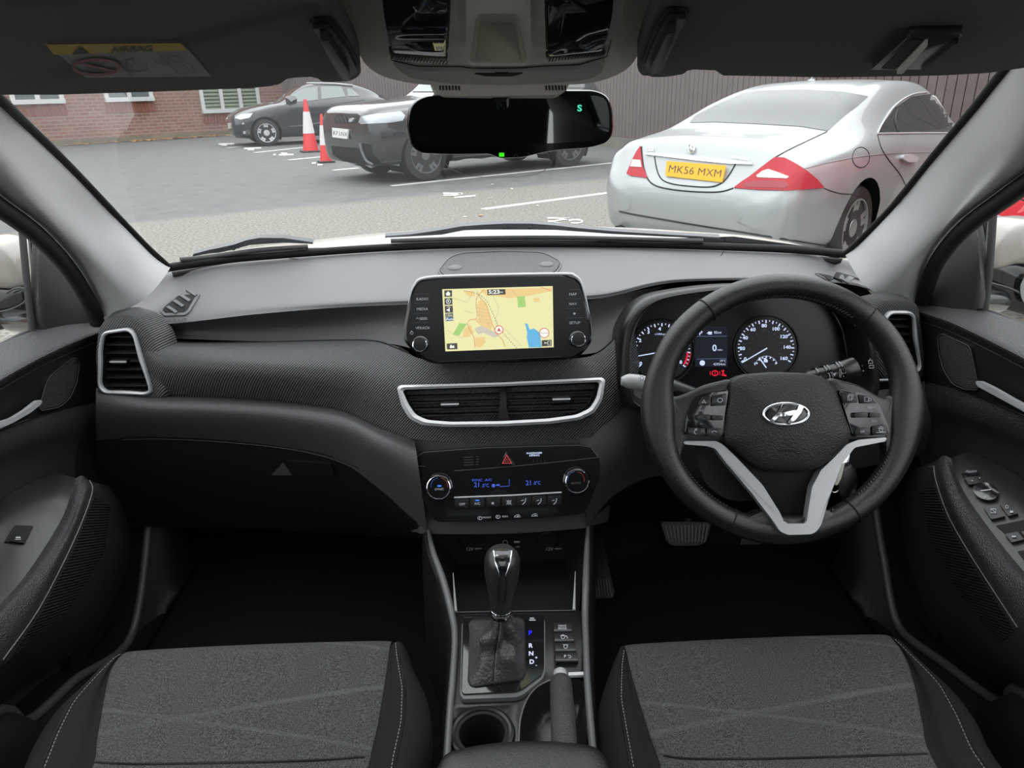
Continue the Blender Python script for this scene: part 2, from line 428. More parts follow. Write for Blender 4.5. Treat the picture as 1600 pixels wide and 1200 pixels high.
# floor, firewall and lower body
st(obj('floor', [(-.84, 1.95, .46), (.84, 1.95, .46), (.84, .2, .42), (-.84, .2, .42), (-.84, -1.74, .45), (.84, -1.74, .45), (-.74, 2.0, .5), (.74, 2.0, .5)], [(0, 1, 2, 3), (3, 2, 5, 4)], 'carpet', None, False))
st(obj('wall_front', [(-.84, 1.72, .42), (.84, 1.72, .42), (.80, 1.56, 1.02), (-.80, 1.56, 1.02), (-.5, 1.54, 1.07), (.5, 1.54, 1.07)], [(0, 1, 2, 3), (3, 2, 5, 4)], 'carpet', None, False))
for s, nm in ((-1, 'wall_left'), (1, 'wall_right')):
    X = .88*s   # inner body side below the glass, behind the front doors, with its pillars and roof rail
    v, f = [], []
    def q(*p): b = len(v); v.extend([Vector(a) for a in p]); f.append((b, b+1, b+2, b+3))
    q((X, .1, .42), (X, -1.75, .42), (X*.97, -1.75, 1.08), (X*.97, .1, 1.08))
    q((X, 1.6, .42), (X, .1, .42), (X, .1, .60), (X, 1.6, .60))
    q((X*.97, -.02, 1.08), (X*.97, -.17, 1.08), (X*.77, -.20, 1.45), (X*.77, -.08, 1.45))
    q((X*.97, -1.2, 1.08), (X*.97, -1.75, 1.08), (X*.72, -1.75, 1.37), (X*.74, -1.05, 1.42))
    w = obj(nm, v, f, 'black', None, False); st(w); so = w.modifiers.new('thickness', 'SOLIDIFY'); so.thickness = .03; so.offset = 0
    v, f = [], []
    q((X*.96, -.17, 1.08), (X*.96, -1.2, 1.08), (X*.74, -1.05, 1.42), (X*.77, -.20, 1.44))
    w = obj('window_%d' % (2 if s < 0 else 3), v, f, 'privacy', None, False); st(w)
v, f = [], []
st(obj('wall_back', [(-.8, -1.75, .42), (.8, -1.75, .42), (.78, -1.75, 1.08), (-.78, -1.75, 1.08)], [(0, 1, 2, 3)], 'black', None, False))
st(obj('window_4', [(-.76, -1.75, 1.08), (.76, -1.75, 1.08), (.56, -1.72, 1.37), (-.56, -1.72, 1.37)], [(0, 1, 2, 3)], 'privacy', None, False))
# rear bench, seen in the mirror
rb = thing('rear_seat', 'dark rear bench seen behind in the mirror', 'seat', (0, -1.1, .45))
box('cushion', (0, -.95, .62), (1.30, .5, .2), 'bolster', rb, bevel=.04)
box('backrest', (0, -1.3, .93), (1.30, .16, .6), 'bolster', rb, Matrix.Rotation(radians(-12), 3, 'X'), bevel=.05)
for x in (-.4, .4): box('headrest', (x, -1.38, 1.28), (.26, .09, .16), 'bolster', rb, bevel=.035)

# ------------------------------------------------------------------ A pillars
def pillar(side):
    nm = 'left' if side < 0 else 'right'
    t = thing('pillar_trim', ('pale grey cloth pillar cover left of the windscreen, beside the passenger door' if side < 0 else 'pale grey cloth pillar cover right of the windscreen, beside the driver door'), 'pillar trim', (side*.7, 1.2, 1.0))
    if side < 0:
        inner = INL
        mid1 = [(235, 452, 1.28), (195, 410, 1.235), (135, 350, 1.15), (70, 285, 1.02), (10, 230, .895), (-50, 180, .78), (-110, 120, .70)]
        mid2 = [(203, 478, 1.255), (175, 455, 1.22), (115, 385, 1.12), (50, 318, .99), (-10, 262, .87), (-70, 208, .76), (-130, 145, .68)]
        outer = [(168, 494, 1.25), (160, 470, 1.23), (128, 413, 1.15), (75, 352, 1.03), (5, 297, .91), (-60, 240, .80), (-130, 165, .70)]
    else:
        inner = INR
        mid1 = [(1352, 440, 1.28), (1385, 408, 1.235), (1445, 345, 1.14), (1505, 272, 1.02), (1562, 205, .90), (1615, 140, .80), (1670, 70, .72)]
        mid2 = [(1385, 462, 1.255), (1410, 440, 1.22), (1468, 372, 1.12), (1530, 300, 1.0), (1590, 242, .88), (1645, 175, .78), (1700, 100, .70)]
        outer = [(1424, 474, 1.25), (1430, 450, 1.23), (1447, 400, 1.16), (1490, 345, 1.06), (1560, 290, .94), (1625, 238, .84), (1700, 150, .72)]
    i3, m1, m2, o3 = [pc(c) for c in (inner, mid1, mid2, outer)]
    # the cover runs on into the roof rail above the door
    for c_, ends in ((i3, ((.525, .56, 1.452), (.545, .30, 1.455))), (m1, ((.555, .54, 1.446), (.565, .30, 1.448))), (m2, ((.58, .52, 1.436), (.585, .30, 1.438))), (o3, ((.60, .50, 1.420), (.605, .30, 1.422)))):
        c_ += [Vector((side*x, y, z)) for x, y, z in ends]
    # the far side of the post goes out towards the door
    o4 = [p+Vector((side*.035, .03, -.005)) for p in o3]
    i0 = [p+Vector((side*.01, .012, .002)) for p in i3]
    w = Vector((-side*.018, -.012, .006))
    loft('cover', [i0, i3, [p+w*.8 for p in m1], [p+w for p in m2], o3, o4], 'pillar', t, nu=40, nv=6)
    sl = [p+Vector((side*.022, .004, -.012)) for p in o3]
    sl.append(Vector((side*.625, -.12, 1.41)))
    tube('door_seal', sl, .0125, 'rubber', t, n=10, smooth_n=5)
    return t
pillar(-1); pillar(1)
# a little of the header above each post
# ------------------------------------------------------------------ sun visors
VN = Pl(P(250, 140, .66), Vector((0, -.17, -1)))
def visor(side):
    if side < 0:
        out = [(-60, 60), (-60, 150), (10, 148), (90, 148), (250, 143), (400, 137), (436, 133), (450, 121), (492, 119), (505, 129), (545, 128), (566, 116), (560, 92), (541, 55), (520, 20), (500, 6), (470, 2), (300, 5), (0, 14)]
        lab = 'dark grey sun visor on the passenger side with airbag warning sticker'; c = (-.3, .6, 1.38)
    else:
        out = [(1660, 0), (1660, 100), (1600, 106), (1545, 114), (1470, 118), (1300, 121), (1130, 119), (1118, 109), (1078, 107), (1065, 118), (1030, 121), (1003, 119), (994, 104), (1004, 70), (1025, 20), (1040, -20), (1070, -30), (1300, -30)]
        lab = 'dark grey sun visor on the driver side with slanted ticket clip'; c = (.35, .6, 1.38)
    t = thing('sun_visor', lab, 'sun visor', c)
    plate('panel', VN, out, 'visor', t, -.016, 0, r=12, bevel=.006)
    # vanity pivot clip
    if side < 0: ar = [(482, 32), (488, 26), (512, 24), (523, 33), (545, 62), (563, 100), (560, 109), (545, 117), (532, 115), (520, 104), (500, 62)]
    else: ar = [(1040, 12), (1052, 8), (1075, 12), (1078, 20), (1066, 42), (1045, 90), (1036, 102), (1010, 104), (1002, 96), (1006, 82), (1022, 40)]
    plate('clip_recess', VN, ar, 'dark', t, 0, .002, r=8, bevel=.001)
    inn = shrink(rnd(ar, 8), 5); plate('clip_bar', VN, inn, 'black', t, .002, .0045, bevel=.0015)
    bar = [(497, 34), (509, 33), (543, 88), (546, 104), (535, 106), (522, 84)] if side < 0 else [(1043, 24), (1058, 20), (1040, 76), (1030, 93), (1016, 93), (1018, 80)]
    plate('clip_hinge', VN, bar, 'black', t, .004, .010, r=4, bevel=.002)
    hk = [(442, 121), (490, 121), (486, 128), (478, 131), (462, 131), (456, 127), (444, 126)] if side < 0 else [(1076, 107), (1119, 107), (1118, 112), (1106, 114), (1102, 119), (1084, 119), (1078, 113)]
    plate('support_hook', VN, hk, 'dark', t, -.018, -.006, r=3, bevel=.002)
    if side < 0:
        q = [(70, 66), (283, 64), (330, 118), (134, 120)]
        plate('sticker', VN, q, mat('sticker_grey', (.20, .195, .20), .6), t, 0, .0006, r=3)
        ye = [(71, 66.5), (282, 64.5), (292, 76), (84, 83)]
        ink = Ink(VN, .001); ink.poly(ye); ink.done('warning_band', mat('sticker_yellow', (.42, .31, .03), .6), t)
        dk = mat('sticker_black', (.03, .028, .025), .6)
        ink = Ink(VN, .0014); ink.text('AIRBAG', 206, 74, 10, 1.35, 2, .02); ink.poly([(112, 82), (124, 69), (138, 80)])
        ink.line([(134, 120), (172, 83), (207, 118)], .8); ink.line([(245, 79), (283, 115)], .9)
        ink.line([(172, 83), (209, 118)], .9)
        ink.circ(203, 95, 6, 1.2); ink.line([(188, 92), (197, 100), (203, 110), (232, 106), (228, 96)], 1.2); ink.line([(240, 93), (262, 100), (250, 88), (262, 92)], 1.2)
        ink.line([(260, 86), (278, 84), (290, 92), (275, 94), (260, 86)], 1); ink.line([(285, 98), (296, 106), (288, 112), (305, 110), (299, 99)], 1)
        ink.line([(130, 92), (148, 103), (165, 94), (172, 104), (150, 108), (132, 104)], 1.4)
        ink.done('warning_text', dk, t)
        ink = Ink(VN, .0018); ink.circ(150, 101, 36, 4, 32, ry=12); ink.line([(122, 94), (180, 108)], 3); ink.done('prohibition_ring', mat('sticker_red', (.22, .05, .07), .6), t)
    else:
        q = [(1361, 97), (1421, 41), (1506, 39), (1498, 48), (1446, 96)]
        plate('ticket_clip', VN, q, 'satin', t, 0, .006, r=4, bevel=.0015)
        plate('clip_slot', VN, [(1378, 93), (1428, 45), (1444, 45), (1400, 94)], 'dark', t, .006, .0068, r=2)
        plate('clip_blade', VN, [(1402, 94), (1447, 45), (1452, 45), (1412, 94)], 'ohc', t, .006, .010, r=2)
        plate('clip_edge', VN, [(1440, 92), (1494, 46), (1500, 44), (1446, 93)], 'black', t, .006, .009, r=2)
    return t
visor(-1); visor(1)
# ------------------------------------------------------------------ overhead console
OC = Pl(P(785, 128, .625), Vector((0, -.42, -1)))
t = thing('overhead_console', 'grey overhead console with two map lamps above the rear-view mirror', 'overhead console', (0, .55, 1.42))
o1 = [(575, -60), (588, 0), (596, 55), (606, 95), (640, 119), (700, 128), (782, 131), (870, 128), (925, 121), (955, 98), (968, 50), (976, 0), (985, -60)]
hp_ = [(500, -60), (528, -10), (545, 40), (556, 75), (572, 104), (600, 121), (650, 132), (785, 136), (920, 131), (955, 122), (985, 106), (1003, 75), (1020, 30), (1040, -10), (1070, -60)]
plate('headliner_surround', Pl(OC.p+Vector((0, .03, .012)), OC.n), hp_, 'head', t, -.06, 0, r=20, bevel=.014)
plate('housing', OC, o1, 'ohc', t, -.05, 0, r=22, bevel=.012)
plate('sunglasses_flap', OC, [(612, 93), (655, 104), (720, 104), (782, 107), (850, 103), (900, 102), (947, 88), (938, 110), (915, 118), (850, 124), (782, 126), (700, 124), (640, 115)], mat('flap_grey', (.38, .38, .37), .45), t, 0, .0035, r=8, bevel=.0015)
plate('flap_notch', OC, [(740, 107), (818, 106), (800, 111), (760, 111)], 'dark', t, .003, .0042, r=3)
ink = Ink(OC, .001); ink.line([(608, 70), (612, 92), (650, 101), (722, 102), (740, 105), (818, 104), (850, 101), (905, 99), (948, 86), (955, 60)], 1.6); ink.done('shut_line', 'dark', t)
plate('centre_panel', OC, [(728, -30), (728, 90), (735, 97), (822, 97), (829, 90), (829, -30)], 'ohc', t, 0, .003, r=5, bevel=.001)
plate('centre_button', OC, [(744, 20), (748, 14), (804, 14), (808, 20), (824, 88), (734, 88)], mat('panel_sage', (.34, .34, .28), .42), t, .003, .0055, r=8, bevel=.0015)
plate('button_recess', OC, [(752, 22), (802, 22), (815, 84), (742, 84)], mat('panel_sage_dark', (.26, .26, .21), .42), t, .0055, .0062, r=6, bevel=.0003)
for s in (-1, 1):
    q = [(595, -30), (600, 20), (610, 69), (700, 76), (703, 20), (705, -30)] if s < 0 else [(850, -30), (851, 20), (853, 76), (945, 66), (956, 20), (960, -30)]
    l = plate('map_lamp', OC, q, 'black', t, 0, .003, r=9, bevel=.001)
    g = shrink(rnd(q, 9), 5); plate('reflector', OC, g, mat('lamp_reflector', (.14, .14, .14), .5, .2), l, .003, .0036)
    plate('lens', OC, shrink(rnd(q, 9), 3), glass('lamp_lens', (.55, .55, .55)), l, .004, .008, bevel=.002)
    d = [(607, 71), (700, 80), (697, 92), (612, 87)] if s < 0 else [(851, 80), (946, 69), (943, 82), (858, 91)]
    b = plate('ribbed_switch', OC, d, 'satin', t, 0, .003, r=4, bevel=.001)
    ink = Ink(OC, .0036)
    for k in range(18):
        x = (611+k*5) if s < 0 else (857+k*5); yy = 74+(k*.5 if s < 0 else 4-k*.55)
        ink.line([(x, yy+11), (x+4, yy+4)], 1.6)
    ink.done('grip_ribs', 'dark', b)
# ------------------------------------------------------------------ rear-view mirror
t = thing('rear_view_mirror', 'black frameless rear-view mirror with compass figure hanging before the windscreen', 'mirror', (0, .86, 1.36))
MP = Pl(P(797, 190, .82), facing(-2, 6))
mo = [(660, 150), (720, 146), (790, 143), (880, 141), (930, 141), (950, 150), (957, 175), (958, 205), (950, 222), (925, 230), (870, 234), (838, 240), (815, 246), (780, 247), (765, 240), (700, 241), (655, 239), (640, 225), (635, 195), (640, 165)]
mo2 = rnd(mo, 14)
fr = [MP.h(p.x, p.y, .004) for p in mo2]
ctr = sum(fr, Vector())/len(fr)
hs = loft('housing', [[ctr+(p-ctr)*k-MP.n*d for p in fr] for k, d in ((.3, .05), (.7, .046), (.9, .034), (1.0, .018), (1.005, .008), (1.0, .002), (.985, 0))], 'gloss', t, nu=len(fr), closed=True, cap=True, lin=True)
mi = [(652, 160), (668, 156), (790, 151), (930, 149), (945, 154), (950, 175), (950, 205), (943, 215), (920, 220), (800, 226), (665, 228), (648, 220), (643, 200), (645, 172)]
plate('glass', MP, mi, 'mirror', t, .003, .0046, r=8)
ink = Ink(MP, .0052); ink.text('S', 904, 169, 10, 1.15, 0, .03); ink.done('compass_letter', 'cyan', t)
plate('indicator_lamp', MP, [(779, 238), (787, 238), (787, 244), (779, 244)], 'green', t, .0036, .0046, r=1)
ink = Ink(MP, .0046); ink.circ(805, 243, 2.6, .8); ink.line([(823, 240), (826, 238), (826, 243)], .8); ink.done('button_marks', 'dimprint', t)
mt = thing('mirror_sensor_housing', 'grey slotted sensor cover fixed to the glass above the rear-view mirror', 'sensor cover', (0, .9, 1.44))
MC = Pl(P(782, 138, .80), facing(10))
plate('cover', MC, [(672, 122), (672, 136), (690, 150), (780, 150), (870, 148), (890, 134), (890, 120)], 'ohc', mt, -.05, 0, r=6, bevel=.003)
for x0 in (686, 852):
    for k in range(7): plate('slot', MC, [(x0+k*5, 134+(x0 > 800)*-1), (x0+k*5+2.4, 134), (x0+k*5+2.8, 141), (x0+k*5+.8, 141)], 'dark', mt, -.001, .0006)
tube('stalk', [MC.h(782, 146, -.01), MP.h(790, 190, -.02)], .009, 'gloss', t, n=10)
# gel pad outline on the glass behind the mirror
st(tube('trim_4', [SW(x, y, .001) for x, y in [(688, 240), (697, 256), (716, 268), (745, 275), (790, 276), (830, 273), (852, 264), (864, 248), (870, 236)]], .0004, 'padlow', None, n=6, smooth_n=4))
# ================================================================== DASHBOARD
dash = thing('dashboard', 'black moulded dashboard spanning the cabin below the windscreen', 'dashboard', (0, 1.2, .5))
base = [(x, y+6, Y+.006) for x, y, Y in GB]
r0 = [(240, 430, 1.335), (330, 417, 1.37), (400, 409, 1.405), (600, 394, 1.475), (790, 387, 1.495), (1000, 388, 1.48), (1200, 395, 1.415), (1270, 399, 1.37), (1345, 412, 1.33)]
r1 = [(212, 452, 1.30), (300, 440, 1.33), (400, 428, 1.345), (600, 412, 1.39), (790, 404, 1.41), (1000, 404, 1.39), (1200, 412, 1.35), (1290, 420, 1.33), (1375, 440, 1.30)]
r2 = [(185, 478, 1.27), (285, 470, 1.27), (400, 458, 1.27), (600, 442, 1.285), (790, 434, 1.29), (980, 430, 1.285), (1200, 424, 1.30), (1310, 433, 1.29), (1400, 458, 1.27)]
r3 = [(176, 488, 1.25), (275, 492, 1.235), (400, 478, 1.22), (560, 468, 1.21), (790, 459, 1.21), (940, 455, 1.20), (1080, 434, 1.24), (1310, 438, 1.27), (1420, 470, 1.25)]
r4 = [(186, 499, 1.235), (262, 506, 1.22), (400, 491, 1.205), (560, 479, 1.20), (790, 471, 1.20), (935, 466, 1.19), (1070, 440, 1.235), (1310, 442, 1.265), (1425, 476, 1.25)]
rows = [pc(r) for r in (r0, r1, r2, r3, r4)]
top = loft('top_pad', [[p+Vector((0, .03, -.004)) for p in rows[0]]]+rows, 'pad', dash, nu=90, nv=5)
# concave face under the lip, down to the shut line of the ribbed trim
f0 = [(262, 506, 1.22), (400, 491, 1.205), (520, 481, 1.20), (620, 476, 1.20), (700, 473, 1.20), (860, 469, 1.20), (935, 466, 1.19), (985, 456, 1.195), (1040, 446, 1.21)]
f1 = [(250, 528, 1.235), (400, 533, 1.225), (530, 531, 1.205), (615, 538, 1.17), (700, 556, 1.15), (860, 556, 1.15), (940, 548, 1.15), (970, 515, 1.16), (985, 480, 1.18)]
band('lip_face', f0, f1, 'padlow', dash, bulge=-.018, n=7, nu=70)
# ribbed trim sweeping from the left vent to the cluster
T0 = [(200, 492, 1.225), (222, 512, 1.22), (250, 532, 1.222), (320, 535, 1.215), (400, 534, 1.21), (560, 531, 1.195), (620, 541, 1.15), (665, 562, 1.11), (790, 566, 1.10), (900, 560, 1.11), (935, 550, 1.125), (965, 522, 1.14), (985, 478, 1.16)]
T3 = [(238, 622, 1.205), (239, 621, 1.20), (260, 620, 1.19), (330, 621, 1.175), (430, 627, 1.16), (530, 641, 1.13), (595, 672, 1.085), (660, 688, 1.065), (790, 692, 1.06), (905, 684, 1.065), (950, 660, 1.085), (982, 628, 1.11), (1003, 590, 1.14)]
trim = band('ribbed_trim', T0, T3, 'rib', dash, bulge=[.028, .034, .044, .056, .058, .052, .032, .014, .010, .014, .020, .024, .02], n=13, nu=110, skew=.80)
ST = Surf(trim)
seam('shut_line', ST, [(250, 533), (300, 536), (400, 535), (520, 532), (585, 533), (620, 544), (645, 555)], .0013, 'dark', dash)
seam('shut_line', ST, [(910, 558), (937, 549), (955, 533), (966, 515)], .0013, 'dark', dash)
# lower soft pad
L0 = [(150, 606, 1.215), (190, 612, 1.20), (240, 619, 1.185), (330, 621, 1.17), (430, 627, 1.155), (530, 641, 1.125), (595, 670, 1.08), (648, 688, 1.065)]
L1 = [(150, 690, 1.20), (185, 688, 1.19), (240, 686, 1.18), (330, 689, 1.165), (440, 700, 1.145), (530, 722, 1.11), (590, 762, 1.07), (668, 832, 1.04)]
lp = band('lower_pad', L0, L1, 'padlow', dash, bulge=.042, n=11, nu=90, skew=.62)
# centre fascia behind the climate panel and centre vent
C0 = [(612, 684, 1.13), (636, 686, 1.085), (660, 688, 1.068), (790, 690, 1.06), (905, 682, 1.066), (935, 672, 1.078), (970, 655, 1.13)]
C1 = [(636, 830, 1.10), (652, 832, 1.055), (668, 834, 1.04), (790, 834, 1.032), (905, 826, 1.036), (922, 822, 1.045), (950, 815, 1.10)]
band('centre_fascia', C0, C1, 'padlow', dash, bulge=.002, n=5, nu=30)
# right of the stack: pad running behind the steering wheel
R0 = [(905, 684, 1.066), (948, 660, 1.085), (980, 630, 1.11), (1003, 600, 1.13), (1080, 615, 1.14), (1250, 622, 1.15), (1400, 606, 1.16), (1460, 590, 1.17)]
R1 = [(918, 830, 1.035), (935, 800, 1.06), (965, 770, 1.08), (1020, 745, 1.11), (1100, 745, 1.13), (1250, 745, 1.14), (1400, 720, 1.15), (1460, 705, 1.16)]
band('driver_knee_pad', R0, R1, 'padlow', dash, bulge=.022, n=9, nu=80)
band('knee_underside', R1, [(925, 840, 1.16), (940, 830, 1.2), (975, 820, 1.25), (1030, 810, 1.3), (1110, 810, 1.32), (1250, 810, 1.32), (1400, 790, 1.32), (1460, 770, 1.3)], 'dark', dash, n=3, nu=40)
# glovebox door
g0 = [(150, 688, 1.196), (183, 686, 1.188), (240, 684, 1.178), (330, 687, 1.163), (440, 699, 1.143), (530, 720, 1.108), (585, 755, 1.072), (640, 805, 1.05)]
g1 = [(158, 820, 1.24), (195, 820, 1.24), (250, 822, 1.24), (330, 824, 1.24), (440, 826, 1.22), (530, 830, 1.20), (600, 835, 1.16), (668, 840, 1.06)]
gx = thing('glovebox', 'black glovebox lid with recessed pull handle on the passenger side', 'glovebox', (-.4, 1.2, .7))
gd = band('lid', g0, g1, 'black', gx, bulge=.012, n=7, nu=60)
SG = Surf(gd, lp)
seam('shut_line', SG, [(206, 792), (192, 745), (184, 700), (188, 685), (210, 682), (250, 683), (340, 687), (440, 697), (510, 711), (560, 731)], .0012, 'dark', gx, .0002)
seam('lid_edge', SG, [(190, 687), (250, 685.5), (340, 689.5), (440, 699.5), (510, 713.5), (560, 733)], .0007, 'padlow', gx, .001)
hd = patch('handle_recess', SG, [(412, 714), (443, 713), (520, 716), (531, 742), (428, 742)], 'dark', gx, .0006, 8, r=4)
patch('handle', SG, [(448, 717), (519, 722), (527, 741), (466, 741), (456, 735)], 'satin', gx, .005, 7, r=4)
patch('handle_cheek', SG, [(425, 741), (443, 722), (458, 741)], 'padlow', gx, .003, 7, r=1)
obj('bin_underside', [P(150, 822, 1.24), P(400, 826, 1.23), P(668, 842, 1.07), P(668, 835, 1.5), P(400, 800, 1.5), P(150, 790, 1.5)], [(0, 1, 4, 5), (1, 2, 3, 4)], 'dark', gx, False)
# bonded top details: speaker grille, defroster grilles, airbag emboss, shut line
STOP = Surf(top)
sg = thing('speaker_grille', 'grey perforated speaker grille on the dash top behind the screen', 'speaker grille', (0, 1.33, 1.07))
q = [(683, 424), (700, 402), (722, 395), (790, 392), (850, 394), (880, 410), (872, 428), (840, 440), (720, 442), (690, 434)]
patch('surround', STOP, q, 'pad', sg, .0022, 7, r=12)
mg = mat('perforated_grille', (.075, .075, .077), .55, bump=('cell', 420, .0025))
patch('mesh', STOP, shrink(rnd(q, 12), 3.5), mg, sg, .0030, 7)
seam('rim', STOP, shrink(rnd(q, 12), 3), .0009, 'satin', sg, .003, True, 0)
for x, y in ((711, 421), (854, 416)):
    p, n = STOP.hit(x, y); lathe('screw_cap', p, n, [(.013, 0), (.013, .004), (.010, .0062), (0, .0068)], 'pad', sg)
seam('top_seam', STOP, [(462, 399), (466, 405), (452, 404)], .0006, 'dark', dash, sm=0)
seam('top_seam', STOP, [(1131, 393), (1126, 400)], .0006, 'dark', dash, sm=0)
dv = thing('defroster_vent', 'small slotted side-window demister outlet at the left end of the dash', 'vent', (-.6, 1.27, 1.03))
q = [(250, 487), (256, 478), (279, 460), (311, 457), (313, 462), (297, 489), (290, 494), (258, 495)]
patch('surround', STOP, q, 'pad', dv, .003, 6, r=3)
patch('opening', STOP, shrink(rnd(q, 3), 4), 'dark', dv, .0034, 6)
for k in range(4):
    a = (262+k*10, 489-k*8.5-(k > 0)*1)
    patch('slat', STOP, [(a[0]-1, a[1]-6), (a[0]+4, a[1]-8), (a[0]+18, a[1]+1), (a[0]+14, a[1]+3.5)], 'pad', dv, .0055, 5)
em = Ink(STOP, .0006); em.text('AIRBAG', 272, 502, 6, 1.4, 4); em.done('airbag_embossing', 'padlow', dash)
dv = thing('defroster_vent', 'demister outlet at the right end of the dash, behind the steering wheel rim', 'vent', (.55, 1.29, 1.03))
q = [(1272, 428), (1296, 431), (1322, 442), (1336, 455), (1325, 453), (1300, 444)]
patch('surround', STOP, q, 'pad', dv, .003, 6, r=2)
patch('opening', STOP, shrink(q, 2), 'dark', dv, .0036, 6)
# ------------------------------------------------------------------ side vents
def side_vent(side):
    if side < 0:
        n = facing(6, -8); pl = Pl(P(197, 565, 1.185), n)
        out = [(163, 517), (203, 511), (212, 518), (233, 585), (240, 612), (232, 616), (165, 614), (156, 603), (157, 545)]
        lab = 'tall silver-framed air vent at the left end of the dashboard'; sx = [(158, 241)]
    else:
        n = facing(6, 8); pl = Pl(P(1408, 520, 1.16), n)
        out = [(1380, 493), (1388, 485), (1418, 485), (1426, 491), (1437, 575), (1430, 583), (1413, 583), (1396, 575), (1376, 512)]
        lab = 'silver-framed air vent at the right end of the dashboard, beyond the wheel'
    t = thing('air_vent', lab, 'air vent', pl.p)
    # ribbed bezel around it, part of the trim run
    ctr2 = Vector((sum(p[0] for p in out)/len(out), sum(p[1] for p in out)/len(out)))
    if side < 0:
        big = [(160, 502), (190, 491), (214, 497), (232, 522), (250, 560), (257, 600), (256, 625), (200, 628), (152, 620), (148, 560), (152, 515)]
        bigb = [(150, 495), (190, 485), (225, 495), (250, 520), (262, 560), (268, 600), (262, 630), (200, 634), (148, 626), (142, 560), (146, 510)]
    else:
        big = [(1366, 488), (1375, 472), (1400, 468), (1432, 472), (1438, 484), (1447, 560), (1444, 594), (1425, 600), (1385, 598), (1360, 575), (1355, 520)]
        bigb = [(1352, 485), (1362, 470), (1400, 462), (1436, 466), (1446, 484), (1456, 560), (1454, 600), (1425, 608), (1378, 606), (1345, 580), (1342, 520)]
    ro = rnd(big, 10, 4); ri = rnd(bigb, 10, 4); o5 = rnd(out, 8, 4)
    N = 60; ro = spline([Vector((p.x, p.y, 0)) for p in ro], N, True); ri = spline([Vector((p.x, p.y, 0)) for p in ri], N, True)
    fo = [pl.h(p.x, p.y, .000) for p in ro]; bo = [pl.h(p.x, p.y, -.035) for p in ri]
    # the opening seen as a closed loop, matched by angle
    def byang(pts, a):
        best = None
        for i in range(len(pts)):
            p, q_ = pts[i-1], pts[i]; d = Vector((cos(a), sin(a)))
            e = q_-p; den = d.x*e.y-d.y*e.x
            if abs(den) < 1e-9: continue
            w = p-ctr2; s_ = (w.x*e.y-w.y*e.x)/den; u = (w.x*d.y-w.y*d.x)/den
            if s_ > 0 and -1e-6 <= u <= 1+1e-6: best = ctr2+d*s_
        return best or ctr2
    A = [2*pi*i/72 for i in range(72)]
    O = [byang([Vector(p[:2]) for p in o5], a) for a in A]
    B = [byang([Vector((p.x, p.y)) for p in ro], a) for a in A]
    BB = [byang([Vector((p.x, p.y)) for p in ri], a) for a in A]
    loft('ribbed_bezel', [[pl.h(p.x, p.y, -.04) for p in BB], [pl.h(p.x, p.y, -.004) for p in B], [pl.h(p.x, p.y, .001) for p in [(b+o*2)/3 for b, o in zip(B, O)]], [pl.h(p.x, p.y, 0) for p in O]], 'rib' if side < 0 else 'ribR', t, nu=72, nv=3, closed=True)
    I = [ctr2+(p-ctr2)*(1-5.0/max(20, (p-ctr2).length)) for p in O]
    ring('silver_frame', pl, O, I, 'silver', t, -.01, .006, bev=.002)
    I2 = [ctr2+(p-ctr2)*.97 for p in I]
    loft('throat', [[pl.h(p.x, p.y, .001) for p in I], [pl.h(p.x, p.y, -.01) for p in I2], [pl.h(p.x, p.y, -.03) for p in I2], [pl.h(*(ctr2+(p-ctr2)*.5), -.034) for p in I2], [pl.h(*(ctr2+(p-ctr2)*.02), -.034) for p in I2]], 'dark', t, nu=72, closed=True, lin=True)
    ys = [p.y for p in I]; y0, y1 = min(ys), max(ys); ns = 7
    for k in range(ns):
        y = y0+(y1-y0)*(k+.75)/(ns+.4)
        xs = []
        for i in range(len(I)):
            a, b = I[i-1], I[i]
            if (a.y-y)*(b.y-y) <= 0 and a.y != b.y: xs.append(a.x+(b.x-a.x)*(y-a.y)/(b.y-a.y))
        x0, x1 = min(xs)+1, max(xs)-1
        fr = [pl.h(x0, y, -.004), pl.h(x1, y, -.004), pl.h(x1, y+2.2, -.004), pl.h(x0, y+2.2, -.004)]
        prism('slat', fr, [p-pl.n*.016+Vector((0, 0, .004)) for p in fr], 'black', t, .0004)
    if side < 0:
        s_ = plate('slider', pl, [(176, 561), (199, 561), (200, 568), (175, 568)], 'black', t, -.006, .004, r=2, bevel=.001)
        plate('chrome_strip', pl, [(174, 563), (200, 563), (200, 565.5), (174, 565.5)], 'silver', s_, .004, .005, r=.5)
    else:
        ink = None
    return t
side_vent(-1); side_vent(1)
# silver return line under the right vent, seen through the wheel
RV = Pl(P(1390, 590, 1.14), facing(6, 8))
tube('trim_strip', [RV.h(1352, 592), RV.h(1376, 594), RV.h(1398, 592), RV.h(1415, 586)], .0022, 'silver', dash, smooth_n=4)
patch('ribbed_trim', Surf(obj('right_trim_base', [P(1300, 470, 1.17), P(1370, 470, 1.2), P(1370, 620, 1.18), P(1300, 620, 1.15)], [(0, 1, 2, 3)], 'padlow', dash, False)), [(1318, 505), (1335, 515), (1362, 520), (1366, 580), (1330, 585), (1325, 550)], 'ribR', dash, .004, 10)
